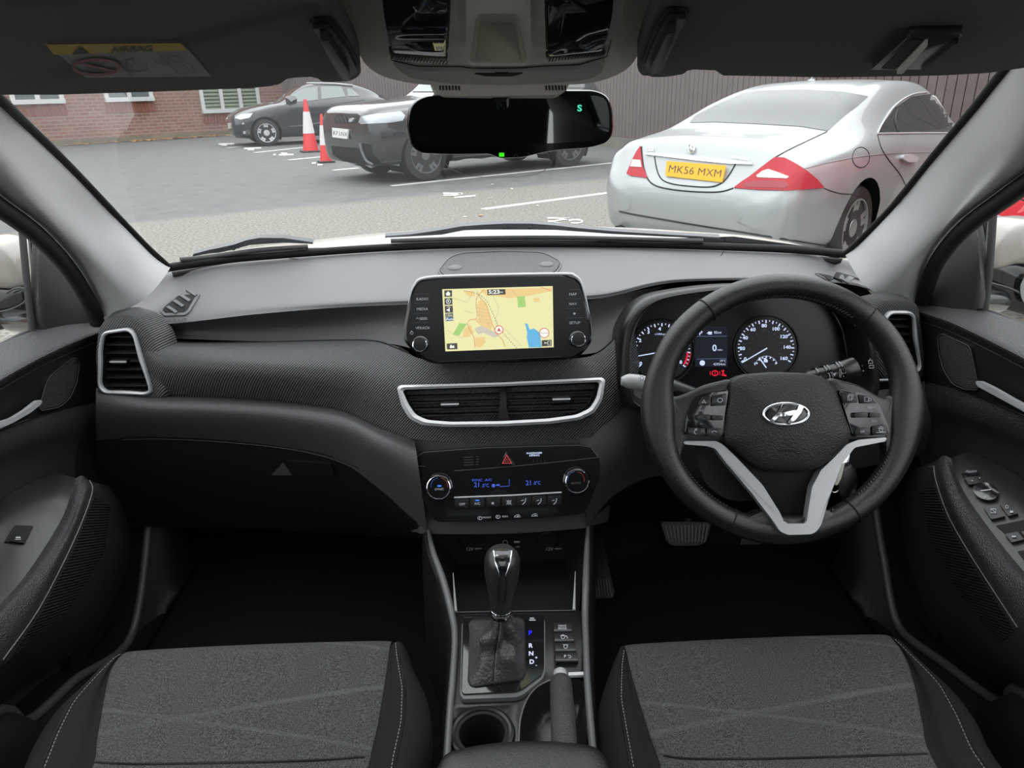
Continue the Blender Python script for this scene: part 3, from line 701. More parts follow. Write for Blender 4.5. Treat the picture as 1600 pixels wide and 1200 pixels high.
# ------------------------------------------------------------------ centre vent
pl = Pl(P(785, 632, 1.052), facing(24))
t = thing('air_vent', 'wide twin air vent with silver frame below the touchscreen', 'air vent', pl.p)
out = [(621, 606), (626, 602), (780, 598), (940, 590), (945, 594), (940, 625), (928, 645), (905, 656), (860, 662), (785, 666), (700, 667), (660, 664), (640, 654), (628, 634)]
inn = [(630, 611), (634, 609), (780, 604), (933, 597), (936, 600), (931, 622), (921, 638), (900, 648), (856, 654), (785, 658), (704, 659), (668, 656), (650, 648), (638, 630)]
O = rnd(out, 6, 3); I = rnd(inn, 6, 3)
N = min(len(O), len(I)); O = [Vector((p.x, p.y, 0)) for p in O]; I = [Vector((p.x, p.y, 0)) for p in I]
ring('silver_frame', pl, O, I, 'silver', t, -.02, .007, bev=.003)
I2 = [Vector((785+(p.x-785)*.985, 630+(p.y-630)*.95)) for p in I]
loft('throat', [[pl.h(p.x, p.y, .001) for p in I], [pl.h(p.x, p.y, -.015) for p in I2], [pl.h(p.x, p.y, -.045) for p in I2], [pl.h(785+(p.x-785)*.4, 630+(p.y-630)*.3, -.05) for p in I2], [pl.h(785+(p.x-785)*.01, 630+(p.y-630)*.01, -.05) for p in I2]], 'dark', t, nu=len(I), closed=True, lin=True)
def span(poly, y):
    xs = []
    for i in range(len(poly)):
        a, b = poly[i-1], poly[i]
        if (a.y-y)*(b.y-y) <= 0 and a.y != b.y: xs.append(a.x+(b.x-a.x)*(y-a.y)/(b.y-a.y))
    return (min(xs), max(xs)) if xs else None
for k in range(4):
    for s in (0, 1):
        yl = 619+k*10.2
        sp = span(I, yl)
        if not sp: continue
        x0, x1 = (sp[0]+3, 779) if s == 0 else (793, span(I, yl-4)[1]-3)
        yy = lambda x: yl-(x-640)*.028
        fr = [pl.h(x0, yy(x0), -.006), pl.h(x1, yy(x1), -.006), pl.h(x1, yy(x1)+2.3, -.006), pl.h(x0, yy(x0)+2.3, -.006)]
        prism('slat', fr, [p-pl.n*.018+Vector((0, 0, .004)) for p in fr], 'black', t, .0004)
plate('divider', pl, [(781, 604), (791, 604), (791, 636), (797, 658), (777, 658), (781, 640)], 'black', t, -.02, -.002, bevel=.0008)
for x, y in ((703, 630.5), (877, 622.5)):
    s_ = plate('slider', pl, [(x-14, y-3), (x+14, y-4), (x+14, y+5), (x-14, y+6)], 'black', t, -.008, .002, r=2, bevel=.0008)
    plate('chrome_strip', pl, [(x-14, y+.4), (x+14, y-.4), (x+14, y+2), (x-14, y+2.8)], 'silver', s_, .002, .003, r=.6)
# ------------------------------------------------------------------ infotainment unit
NV = Pl(P(778, 500, 1.075), facing(16))
t = thing('infotainment_unit', 'black touchscreen unit showing a yellow road map in the middle of the dash', 'touchscreen', NV.p)
no = [(657, 436), (690, 432), (780, 429), (880, 428), (898, 432), (909, 443), (919, 480), (926, 520), (924, 535), (908, 555), (893, 562), (780, 565), (680, 569), (662, 563), (640, 543), (631, 532), (631, 510), (641, 460), (647, 445)]
nr = rnd(no, 12, 4)
fr = [NV.h(p.x, p.y, -.002) for p in nr]; c = sum(fr, Vector())/len(fr)
loft('housing', [[c+(p-c)*k-NV.n*d for p in fr] for k, d in ((.75, .09), (.93, .05), (1.0, .02), (1.008, .008), (1.004, .001), (.99, 0))], 'gloss', t, nu=len(fr), closed=True, cap=True, lin=True)
# silver rim on the upper edge only
rim = [(634, 500), (641, 462), (648, 445), (658, 436), (690, 432), (780, 429.5), (880, 428), (898, 431), (909, 443), (918, 478), (925, 515)]
tube('silver_rim', [NV.h(x, y, -.004) for x, y in rim], [.0008, .0016, .0022, .0026, .0026, .0026, .0026, .0026, .0022, .0016, .0008], 'silver', t, smooth_n=6)
plate('fascia', NV, shrink(nr, 4), 'screenglass', t, -.002, .0005, bevel=.0004)
sc4 = [(691, 452), (863.5, 447), (865, 542.5), (696, 549)]
def sp_(u, v):   # unit square of the lit picture to pixels
    a = Vector(sc4[0])*(1-u)+Vector(sc4[1])*u; b = Vector(sc4[3])*(1-u)+Vector(sc4[2])*u; r = a*(1-v)+b*v; return (r.x, r.y)
ink = Ink(NV, .0008); ink.poly(sc4); lcd = ink.done('map_screen', emit('map_ground', (.86, .84, .45), .92), t)
def z1(x, y): return (600+x/4, 380+y/4)   # from a 4x study of the photo
def mink(off, name, m, fn):
    k = Ink(NV, off); fn(k); k.done(name, m, lcd)
mink(.0010, 'built_up_area', emit('map_orange', (.90, .66, .30), .9), lambda k: [k.poly([z1(*p) for p in q]) for q in (
    [(600, 290), (760, 285), (1050, 278), (1050, 300), (900, 330), (780, 345), (700, 330), (640, 330)],
    [(580, 390), (600, 350), (640, 380), (655, 440), (680, 520), (655, 560), (600, 510), (560, 480), (590, 470)],
    [(500, 540), (540, 505), (560, 560), (520, 590), (490, 585)], [(570, 590), (630, 585), (635, 620), (600, 655), (570, 640)],
    [(495, 300), (560, 298), (568, 330), (530, 335)], [(930, 345), (970, 340), (975, 365), (940, 370)])])
mink(.0011, 'industrial_area', emit('map_grey', (.66, .62, .52), .9), lambda k: k.poly([z1(*p) for p in [(565, 535), (610, 515), (700, 560), (715, 580), (690, 590), (620, 560), (590, 570)]]))
mink(.0012, 'parkland', emit('map_green', (.42, .68, .22), .9), lambda k: [k.poly([z1(*p) for p in q]) for q in ([(470, 500), (518, 505), (470, 578), (430, 570)], [(832, 333), (880, 330), (885, 398), (838, 402)])])
mink(.0012, 'lake', emit('map_blue', (.16, .50, .80), .9), lambda k: k.poly([z1(*p) for p in [(880, 500), (898, 505), (910, 540), (935, 532), (975, 560), (985, 650), (905, 652), (892, 590), (895, 560)]]))
mink(.0014, 'main_road', emit('map_road', (.80, .38, .20), .8), lambda k: [k.line([z1(*p) for p in q], 1.0) for q in (
    [(625, 290), (590, 325), (577, 350), (576, 400), (584, 450), (577, 472), (535, 480), (518, 500), (545, 555), (563, 590), (570, 655)],
    [(580, 300), (600, 340), (635, 375), (655, 430), (675, 500), (700, 560), (745, 610), (757, 650)], [(980, 275), (1010, 285), (1048, 300)])])
mink(.0014, 'minor_roads', emit('map_minor', (.55, .52, .38), .8), lambda k: [k.line([z1(*p) for p in q], .5) for q in (
    [(690, 290), (685, 340), (715, 390), (712, 440), (695, 470), (705, 520), (760, 540), (800, 580), (860, 645)],
    [(395, 540), (430, 570), (490, 590)], [(370, 330), (440, 345), (520, 370), (545, 330)], [(500, 420), (560, 440)], [(800, 290), (830, 330)])]
    + [k.line([z1(590+i*11, 500-i*3), z1(600+i*11, 400+i*26)], .35) for i in range(7)] + [k.line([z1(575+i*4, 400+i*24), z1(650+i*5, 420+i*20)], .35) for i in range(5)])
mink(.0015, 'railway', emit('map_rail', (.28, .27, .2), .7), lambda k: [k.dash([z1(*p) for p in [(500, 295), (560, 310), (610, 330), (645, 365), (685, 450), (720, 530), (770, 590), (830, 655)]], .9, 2.2, 1.8)])
bm_ = emit('map_button', (.10, .10, .09), .8)
mink(.0016, 'map_buttons', bm_, lambda k: [k.poly([z1(*p) for p in q]) for q in ([(377, 295), (425, 294), (426, 334), (378, 336)], [(378, 345), (427, 343), (428, 384), (379, 386)], [(380, 392), (430, 390), (432, 434), (382, 436)],
    [(383, 440), (432, 438), (433, 459), (384, 461)], [(392, 627), (458, 624), (460, 662), (394, 664)], [(985, 606), (1047, 603), (1048, 642), (986, 645)], [(645, 290), (758, 287), (760, 321), (646, 325)])])
mink(.0017, 'auto_key', emit('map_keyblue', (.02, .10, .30), .8), lambda k: k.poly([z1(*p) for p in [(384, 463), (434, 461), (435, 484), (386, 487)]]))
def wk(k):
    k.text('5:23', *z1(688, 306), 6, 1.25, 1.5, .03); k.text('PM', *z1(733, 308), 2.6, 1.1, 1.5)
    k.poly([z1(*p) for p in [(384, 318), (401, 300), (418, 316), (413, 316), (413, 328), (390, 328), (390, 318)]])
    k.circ(*z1(403, 364), 3.4, .8); k.text('R', *z1(403, 364), 3.4, 1, 0, .02); k.poly([z1(*p) for p in [(392, 413), (400, 413), (411, 402), (411, 432), (400, 422), (392, 422)]]); k.text('100m', *z1(405, 399), 2, 1, 1)
    k.text('Auto', *z1(414, 474), 4, 1, 1.5, .02); k.text('120m', *z1(408, 450), 3.4, 1, 1.5); k.text('i', *z1(389, 475), 4, 1, 0, .03)
    k.poly([z1(*p) for p in [(412, 655), (412, 643), (420, 632), (428, 644), (437, 636), (441, 654)]]); k.rect(*z1(1024, 610), *z1(1040, 636), .7); k.poly([z1(*p) for p in [(1003, 617), (1003, 629), (1012, 623)]]); k.line([z1(1004, 623), z1(1022, 623)], .8)
mink(.0019, 'screen_text', emit('map_white', (.92, .95, .86), .95), wk)
mink(.0018, 'marker_fill', emit('map_pale', (.95, .93, .85), .95), lambda k: [k.circ(*z1(718, 541), 5.6), k.circ(*z1(1001, 561), 7)])
mink(.0020, 'position_marker', emit('map_red', (.72, .06, .04), .85), lambda k: [k.circ(*z1(718, 541), 6.4, 1), k.circ(*z1(1001, 561), 7.4, 1), k.poly([z1(718, 528), z1(732, 554), z1(718, 548), z1(706, 553)])])
mink(.0021, 'marker_dashes', emit('map_ink', (.05, .05, .05), .8), lambda k: k.dash([z1(980, 562), z1(1024, 560)], .8, 1.8, 1.2))
# hard keys either side
ink = Ink(NV, .0009)
for s, y in (('RADIO', 467.5), ('MEDIA', 483), ('SEEK', 498), ('TRACK', 512.5)): ink.text(s, 660+(s in ('SEEK', 'TRACK'))*2, y, 4.2, 1.05, 1.5)
ink.line([(650.5, 498.5), (652.5, 496), (654.5, 498.5)], .7); ink.line([(649.5, 511), (651.5, 514), (653.5, 511)], .7)
for s, y in (('MAP', 460), ('NAV', 475), ('SETUP', 504.5)): ink.text(s, 895+(s == 'SETUP')*3, y, 4.2, 1.05, 1.5)
ink.poly([(897.5+2.6*cos(pi/2+i*pi/5)*(1 if i % 2 == 0 else .45), 490-2.6*sin(pi/2+i*pi/5)*(1 if i % 2 == 0 else .45)) for i in range(10)])
ink.circ(643.5, 520, 2.2, .6); ink.line([(643.5, 519.5), (643.5, 516.5)], .7)
ink.done('key_legends', 'print', t)
ink = Ink(NV, .0008)
for y in (460, 474.5, 490, 504.5): ink.line([(648-(y-460)*.12, y), (672, y-.7)], .5)
for y in (453, 467, 482.5, 497): ink.line([(884, y), (906+(y-453)*.12, y-.7)], .5)
ink.line([(884, 453), (904, 452), (910, 460), (917, 500)], .5); ink.line([(683, 565), (780, 562), (878, 557)], .5)
ink.done('key_lines', mat('key_edge', (.05, .05, .052), .3), t)
for x, y, l in ((657.5, 538, 'left'), (902, 530, 'right')):
    c = NV.h(x, y, 0)
    k = lathe('knob', c, NV.n, [(.0125, 0), (.0125, .004), (.0112, .005), (.0108, .014), (.0098, .0155), (0, .0155)], 'gloss', t, 40)
    lathe('chrome_ring', c+NV.n*.0132, NV.n, [(.0109, 0), (.0114, .001), (.0112, .0026), (.0098, .0030), (.0094, .0024), (.0094, 0)], 'chrome', k, 40, cap=False)
# ================================================================== INSTRUMENT CLUSTER
CP = Pl(P(1150, 545, 1.135), facing(14, -2))
t = thing('instrument_cluster', 'black instrument cluster with two lit dials behind the steering wheel', 'instrument cluster', CP.p)
face = [(985, 598), (981, 560), (984, 520), (996, 494), (1014, 477), (1040, 467), (1100, 458), (1160, 455), (1230, 457), (1275, 468), (1300, 486), (1316, 515), (1324, 560), (1326, 598), (1300, 625), (1150, 640), (1010, 625)]
plate('dial_glass', CP, face, 'screenglass', t, -.01, 0, r=8)
fo = spline([Vector((p[0], p[1], 0)) for p in face], 90, True)
c2 = Vector((1152, 545, 0))
loft('binnacle', [[CP.h(p.x, p.y, .001) for p in fo], [CP.h(*(c2+(p-c2)*1.02).xy, .03) for p in fo], [CP.h(*(c2+(p-c2)*1.035).xy, .06) for p in fo], [CP.h(*(c2+(p-c2)*1.07).xy, .064) for p in fo], [CP.h(*(c2+(p-c2)*1.13).xy, .050) for p in fo], [CP.h(*(c2+(p-c2)*1.14).xy, -.02) for p in fo]], 'satin', t, nu=90, closed=True, nv=3)
lip = [(978, 600), (974, 565), (979, 520), (993, 488), (1014, 469), (1040, 458), (1100, 449)]
tube('bezel_edge', [CP.h(x, y, .058) for x, y in lip], .0022, 'padlow', t, smooth_n=6)
tube('bezel_edge', [CP.h(x, y, .058) for x, y in [(1290, 462), (1312, 485), (1330, 522), (1338, 560), (1339, 590)]], .0026, 'padlow', t, smooth_n=6)
def dial(name, cx, cy, r, marks, a0, a1, nt_, needle, extra, label):
    d = lathe(name, CP.h(cx, cy, 0), CP.n, [(r*.001, 0), (r*.001, .001)], mat('dial_black', (.008, .008, .009), .5), t, 64, label)
    ring_ = tube('bezel_ring', [CP.h(cx+(r+1.5)*cos(a), cy-(r+1.5)*sin(a), .0022) for a in [2*pi*i/64 for i in range(64)]], .0012, 'satin', d, closed=True)
    k = Ink(CP, .0014)
    for i in range(nt_+1):
        a = radians(a0+(a1-a0)*i/nt_); big = i % 2 == 0
        k.line([(cx+r*.90*cos(a), cy-r*.90*sin(a)), (cx+r*(.80 if big else .85)*cos(a), cy-r*(.80 if big else .85)*sin(a))], 1.9 if big else 1.2)
    k.done('scale_marks', 'white', d)
    k = Ink(CP, .0016)
    for s, (x, y) in marks: k.text(s, x, y, 5.2, 1.15, 0, .03)
    k.done('numerals', 'white', d)
    return d
import math as _m
tm = [(str(i), (1034+36*cos(radians(206-i*31.5)), 549-36*sin(radians(206-i*31.5)))) for i in (0, 1, 2, 3, 4, 5, 6, 7, 8)]
tm = [('0', (1001, 568)), ('1', (995, 550)), ('2', (1000, 532)), ('3', (1013, 519)), ('4', (1030.5, 514)), ('5', (1050, 519)), ('6', (1062, 531)), ('7', (1068, 548)), ('8', (1063.5, 566))]
d1 = dial('rev_counter', 1034, 549, 49, tm, 213, -33, 32, 0, 0, 'rev counter with red zone')
k = Ink(CP, .0018); k.text('x1000rpm', 1032, 522, 3.2, 1, 0); k.poly([(989, 556.8), (1034, 548.6), (1034, 550.4), (989, 558.2)]); k.done('needle', 'white', d1)
k = Ink(CP, .0016); k.line([(1034+40*cos(radians(a)), 549-40*sin(radians(a))) for a in range(-2, -34, -4)], 2.6); k.line([(1034+45*cos(radians(a)), 549-45*sin(radians(a))) for a in range(-2, -34, -4)], .8); k.done('red_zone', 'red', d1)
sm_ = [('0', (1164, 561)), ('20', (1159.5, 544.5)), ('40', (1164, 528)), ('60', (1176, 515)), ('80', (1193.5, 509)), ('100', (1211.5, 514)), ('120', (1224, 526)), ('140', (1229, 542.5)), ('160', (1224, 560))]
d2 = dial('speedometer', 1196.5, 544, 49, sm_, 209, -29, 32, 0, 0, 'speedometer with fuel gauge')
k = Ink(CP, .0016)
for i in range(12):
    a = radians(212-i*22); k.text(str(20*(i+1)), 1196+25*cos(a), 541-23*sin(a), 2.0, 1)
k.text('MPH', 1193.5, 515.5, 2.8, 1.1); k.text('km/h', 1193.5, 527, 1.8); k.done('inner_scale', 'dimprint', d2)
k = Ink(CP, .0016); k.line([(1197+18*cos(radians(a)), 574-18*sin(radians(a))) for a in range(160, 19, -14)], .5)
for a in range(156, 20, -22): k.line([(1197+18*cos(radians(a)), 574-18*sin(radians(a))), (1197+15*cos(radians(a)), 574-15*sin(radians(a)))], 2)
k.text('E', 1179, 568.5, 3.6, 1, 0, .03); k.text('F', 1212, 568, 3.6, 1, 0, .03); k.poly([(1193, 566), (1193, 559), (1197, 559), (1197, 561), (1199, 562), (1199, 566)]); k.done('fuel_gauge', 'white', d2)
k = Ink(CP, .0022); k.poly([(1158.5, 566), (1197.5, 542.8), (1198.5, 544.6), (1159.5, 567)]); k.done('needle', 'white', d2)
k = Ink(CP, .0022); k.poly([(1184.5, 559), (1186.5, 558), (1197.5, 574), (1196, 575)]); k.done('fuel_needle', 'white', d2)
dp = plate('trip_display', CP, [(1086, 510), (1136, 510), (1136, 573), (1086, 573)], emit('display_dark', (.012, .014, .022), 1.0), t, 0, .0012, r=2)
k = Ink(CP, .0016); k.text('P', 1094.5, 520.5, 7, 1.05, 0, .02); k.text('85mi', 1121, 519.5, 4.2, 1); k.rect(1106, 518, 1112, 522.5); k.line([(1104, 521), (1107, 519)], .8)
k.text('0', 1116, 544, 10, 1, 0, .02); k.text('MPH', 1124.5, 547, 2.6, 1.1); k.circ(1097, 567, 4.2); k.text('19°C', 1129, 564, 3.6); k.text('42954mi', 1123.5, 569, 3.8, 1.05); k.done('display_figures', 'white', dp)
k = Ink(CP, .0016); k.line([(1089, 525.5), (1135, 525)], .6); k.line([(1089, 561), (1135, 560)], .6); k.done('display_rules', mat('rule_blue', (0, 0, 0), em=((.2, .3, .6), .5)), dp)
k = Ink(CP, .0006); k.circ(1117, 583, 4.6, 1.6, ry=3.8); k.text('!', 1117, 583, 4.5, 1.2, 0, .03); k.line([(1110, 580), (1109, 583), (1110, 586)], 1); k.line([(1124, 580), (1125, 583), (1124, 586)], 1); k.done('brake_lamp', 'red', t)
k = Ink(CP, .0006); k.circ(1130, 579.5, 1.6); k.line([(1130, 582), (1128, 586), (1135, 587)], 2.2); k.line([(1127, 579), (1133, 586)], .9); k.done('belt_lamp', 'red', t)
# ================================================================== STEERING COLUMN, STALKS, KEY
WC = P(1221, 640, .872); WN = facing(26, -2)
W = Pl(WC, WN)
t = thing('steering_column', 'black steering column shroud behind the wheel', 'steering column', W.h(1225, 650, -.12))
sc_ = [(1120, 612), (1140, 600), (1310, 600), (1330, 612), (1345, 700), (1330, 760), (1290, 790), (1160, 790), (1120, 760), (1105, 700)]
o = [W.h(p.x, p.y, -.07) for p in rnd(sc_, 20)]
prism('shroud', o, [W.p+(q-W.p)*1.0-WN*.16 for q in o], 'black', t, .012)
t = thing('indicator_stalk', 'indicator stalk with silver-grey tip left of the wheel', 'stalk', W.h(1060, 600, -.09))
tube('arm', [W.h(1120, 618, -.075), W.h(1065, 604, -.075), W.h(1045, 600, -.075), W.h(1030, 596, -.075)], [.011, .017, .016, .012], 'satin', t, n=16, smooth_n=3)
tube('tip', [W.h(1035, 597, -.074), W.h(1015, 592, -.074), W.h(995, 589, -.074), W.h(983, 589, -.074)], [.011, .0115, .0105, .006], mat('stalk_grey', (.28, .28, .28), .4), t, n=16, smooth_n=3)
S_ = Pl(W.h(1005, 590, -.060), WN); k = Ink(S_, .0); k.circ(1003, 591, 2.6, .8)
for a in range(0, 360, 60): k.line([(1003+4*cos(radians(a)), 591-4*sin(radians(a))), (1003+6*cos(radians(a)), 591-6*sin(radians(a)))], .8)
k.circ(1046, 594, 2, .8); k.circ(1051, 594, 2, .8); k.done('switch_symbols', 'dimprint', t)
t = thing('wiper_stalk', 'black wiper stalk with ribbed switch rings right of the wheel hub', 'stalk', W.h(1330, 578, -.09))
ax = [W.h(1270, 597, -.08), W.h(1295, 589, -.08), W.h(1300, 587, -.08), W.h(1345, 576, -.08), W.h(1378, 567, -.08), W.h(1381, 566, -.08)]
tube('arm', ax, [.006, .010, .013, .015, .0165, .013], 'satin', t, n=18)
for u in (.18, .36, .42, .62, .68):
    a = ax[2].lerp(ax[4], u); d = (ax[4]-ax[2]).normalized()
    lathe('switch_ring', a-d*.002, d, [(.0146+.002*u, 0), (.0156+.002*u, .001), (.0156+.002*u, .0028), (.0146+.002*u, .0038)], 'gloss', t, 24)
S_ = Pl(W.h(1340, 577, -.062), WN); k = Ink(S_, 0)
k.poly([(1301, 584), (1307, 582), (1304, 588)]); k.rect(1312, 576, 1314, 590, .6)
for i, s in enumerate(('-', 'AUTO', 'O')): k.text(s, 1318, 579+i*4.6, 2.4, 1, 14)
k.text('-', 1347, 571, 3); k.text('o', 1349, 579, 3); k.rect(1357, 563, 1363, 568, .7); k.rect(1358, 571, 1365, 575, .7); k.line([(1357, 566), (1360, 560)], .6); k.done('switch_symbols', 'print', t)
t = thing('car_key', 'car key with cream tag and steel ring hanging in the ignition behind the wheel', 'key', W.h(1318, 730, -.05))
lathe('lock_barrel', W.h(1322, 716, -.066), WN, [(.016, 0), (.016, .006), (.012, .012), (0, .012)], 'gloss', t)
plate('blade', Pl(W.h(1320, 712, -.05), WN), [(1315, 705), (1327, 703), (1325, 722), (1312, 724)], 'chrome', t, 0, .003, r=2)
plate('key_head', Pl(W.h(1320, 740, -.045), WN), [(1318, 722), (1330, 728), (1334, 752), (1330, 776), (1315, 781), (1304, 772), (1306, 745)], 'satin', t, 0, .012, r=8, bevel=.003)
plate('tag', Pl(W.h(1310, 743, -.03), facing(26, -25)), [(1312, 722), (1320, 724), (1314, 748), (1308, 759), (1302, 757), (1304, 740)], mat('cream_plastic', (.62, .60, .50), .4), t, 0, .003, r=3, bevel=.001)
tube('key_ring', [W.h(1319+13*cos(a), 748-24*sin(a)+6*cos(a), -.035) for a in [2*pi*i/30-.4 for i in range(30)]], .0011, 'chrome', t, closed=True, n=8)
# ================================================================== STEERING WHEEL
t = thing('steering_wheel', 'black leather three-spoke steering wheel with silver lower spokes', 'steering wheel', WC)
def el(a, rx=197.5, ry=191.5, cx=1221.5, cy=638.5): return (cx+rx*cos(a), cy-ry*sin(a))
N = 160; cen = [W.h(*el(2*pi*i/N)) for i in range(N)]; c0 = sum(cen, Vector())/N
v = []; nq = 22
for i, p in enumerate(cen):
    a = 2*pi*i/N; d = (p-c0).normalized(); ad = math.degrees(a) % 360
    def bump(c, w, h): x = ((ad-c+180) % 360-180)/w; return h*math.exp(-x*x)
    rr = .0163+bump(35, 14, .0012)+bump(145, 14, .0012)
    wide = 1+bump(180, 17, .22)+bump(0, 17, .22)+bump(270, 16, .10)
    inn_ = bump(185, 16, .006)+bump(-5, 16, .006)+bump(270, 14, .004)
    for q in range(nq):
        w = 2*pi*q/nq; rad = cos(w)*rr*wide*.98; ax_ = sin(w)*rr*1.05
        v.append(p+d*(rad-(inn_ if rad < 0 else 0))+WN*ax_)
def grooves(): pass
rim = obj('rim', v, gridfaces(N, nq, True)+[((N-1)*nq+q, (N-1)*nq+(q+1) % nq, (q+1) % nq, q) for q in range(nq)], 'leather', t)
SR = Surf(rim)
for ad in (126.5, 48.5, 246, 303.5):
    a = radians(ad); p = W.h(*el(a)); d = (p-c0).normalized(); tg = d.cross(WN)
    tube('leather_seam', [p+d*cos(w)*.0166+WN*sin(w)*.0174 for w in [2*pi*i/30 for i in range(30)]], .0011, 'dark', rim, closed=True, n=6)
# stitching on the inner side of the rim grips
sv = []
for seg in ((54, 118), (-50, -12), (192, 240), (252, 296)):
    a = seg[0]
    while a < seg[1]:
        q = []
        for da, w in ((0, 2.55), (.9, 2.75)):
            p = W.h(*el(radians(a+da))); d = (p-c0).normalized(); q.append(p+d*cos(w)*.0172+WN*sin(w)*.0178)
        sv.append(q); a += 1.7
vv = []; ff = []
for q in sv:
    b = len(vv); u = (q[1]-q[0]).cross(WN).normalized()*.0005
    vv += [q[0]-u, q[0]+u, q[1]+u, q[1]-u, q[0]-u+WN*.0006, q[0]+u+WN*.0006, q[1]+u+WN*.0006, q[1]-u+WN*.0006]; ff += [(b+4, b+5, b+6, b+7), (b, b+1, b+5, b+4), (b+2, b+3, b+7, b+6), (b+1, b+2, b+6, b+5), (b+3, b, b+4, b+7)]
s_ = obj('stitching', vv, ff, mat('dark_thread', (.05, .05, .05), .7), rim, False); s_['kind'] = 'stuff'
# leather spokes
def lump(name, out, z0, z1, m, bulge=.006, dome=1, lab=None, r=12):
    """pad with rounded sides and a swelling top"""
    q = rnd(out, r, 4); c = Vector((sum(p.x for p in q)/len(q), sum(p.y for p in q)/len(q)))
    rows = []
    for k, z in ((1, z0), (1.0, z0+(z1-z0)*.6), (.985, z0+(z1-z0)*.86), (.955, z1), (.85, z1+bulge*.30), (.65, z1+bulge*.68), (.4, z1+bulge*.9), (.2, z1+bulge*.98), (.01, z1+bulge)):
        rows.append([W.h(*(c+(p-c)*k), z) for p in q])
    return loft(name, rows, m, t, nu=len(q), closed=True, lin=True, label=lab, ang=60)
lump('spoke', [(1024, 606), (1034, 600), (1050, 622), (1075, 614), (1100, 601), (1145, 590), (1150, 690), (1068, 696), (1060, 730), (1050, 755), (1026, 715), (1016, 660)], -.014, .002, 'leather', .004)
lump('spoke', [(1292, 588), (1340, 600), (1375, 620), (1392, 621), (1398, 604), (1408, 600), (1420, 625), (1424, 690), (1410, 742), (1396, 752), (1384, 730), (1382, 690), (1310, 690)], -.014, .002, 'leather', .004)
lump('spoke', [(1150, 812), (1188, 795), (1205, 800), (1222, 820), (1250, 820), (1264, 800), (1285, 792), (1308, 806), (1290, 835), (1225, 846), (1170, 836)], -.014, .013, 'leather', .003)
plate('hub_back', W, [(1135, 600), (1305, 600), (1318, 690), (1280, 745), (1262, 790), (1256, 812), (1214, 812), (1204, 790), (1180, 745), (1128, 690)], 'dark', t, -.04, -.012, r=8, bevel=.003)
# airbag cover
lump('airbag_cover', [(1140, 594), (1156, 585), (1206, 581), (1261, 583), (1286, 590), (1300, 604), (1328, 677), (1324, 691), (1302, 713), (1280, 730), (1262, 736), (1226, 738), (1190, 735), (1170, 724), (1150, 706), (1128, 691), (1125, 677), (1136, 610)], -.02, .012, 'vinyl', .012, r=10)
cover = bpy.data.objects['airbag_cover']; SCv = Surf(cover)
# oval chrome emblem with the slanted letter
e = tube('emblem', [SCv(1227.5+35*cos(a), 647-16.8*sin(a), .0016) for a in [2*pi*i/48 for i in range(48)]], .0019, 'chrome', cover, closed=True, n=8, label='chrome oval emblem with slanted H')
k = Ink(SCv, .0006); k.circ(1227.5, 647, 34, 0, 40, ry=16); k.done('emblem_field', 'gloss', cover)
def bar(pts_): 
    q = [SCv(x, y, .0034) for x, y in pts_]; return prism('emblem_letter', q, [p-WN*.003 for p in q], 'chrome', cover, .0005)
bar([(1221, 632), (1226, 630), (1222, 640), (1216, 650), (1208, 660), (1200, 659), (1209, 650), (1216, 641)])
bar([(1247, 633), (1255, 636), (1250, 645), (1243, 655), (1232, 664), (1226, 663), (1236, 652), (1243, 642)])
bar([(1215, 645), (1226, 645), (1236, 642), (1246, 640), (1241, 648), (1230, 651), (1219, 650), (1211, 651)])
k = Ink(SCv, .0005); k.text('AIRBAG', 1232, 704, 5, 1.25, 1); k.rect(1225, 686, 1239, 693, .8); k.line([(1228, 693), (1228, 696), (1236, 696)], .7); k.done('airbag_embossing', 'dark', cover)
# silver trim
lft = [(1066, 689), (1117, 689), (1128, 695), (1150, 716), (1187, 757), (1208, 797), (1216, 815), (1249, 815), (1262, 761), (1279, 735), (1303, 712), (1320, 694), (1338, 687), (1382, 683), (1382, 689), (1332, 699), (1313, 724), (1288, 772), (1271, 817), (1264, 827), (1256, 831), (1221, 832), (1209, 827), (1199, 812), (1168, 768), (1133, 724), (1116, 701), (1104, 697), (1066, 694)]
q = rnd(lft, 4); zt = lambda y: .0065+.0175*max(0, min(1, (y-742)/45))
fr = [W.h(p.x, p.y, zt(p.y)) for p in q]; prism('silver_trim', fr, [p-WN*.016 for p in fr], mat('wheel_silver', (.30, .305, .31), .34, .45), t, .0018)
# switch pods
pl_ = [(1079, 628), (1086, 619), (1098, 615), (1136, 609), (1129, 650), (1127, 682), (1067, 679), (1070, 650)]
pr_ = [(1305, 609), (1345, 616), (1356, 620), (1368, 632), (1378, 655), (1384, 672), (1382, 682), (1328, 682), (1318, 650)]
for nm, o_ in (('left', pl_), ('right', pr_)): plate('switch_pod', W, o_, 'gloss', t, 0, .0095, r=5, bevel=.0015, label='gloss black switch pod on the %s spoke' % nm)
kl = [([(1089, 628), (1094, 621), (1107, 619), (1105, 634), (1087, 634)], 0), ([(1110, 619), (1131, 615), (1130, 634), (1108, 635)], 0),
      ([(1073, 669), (1098, 669), (1098, 680), (1071, 679)], 0), ([(1101, 669), (1125, 670), (1124, 682), (1101, 681)], 0),
      ([(1308, 613), (1331, 616), (1334, 630), (1312, 630)], 0), ([(1335, 617), (1353, 620), (1364, 631), (1338, 631)], 0),
      ([(1331, 669), (1352, 668), (1353, 680), (1330, 680)], 0), ([(1356, 667), (1378, 664), (1382, 679), (1357, 680)], 0)]
for o_, z in kl: plate('switch_button', W, o_, 'satin', t, .009, .012, r=2, bevel=.0008)
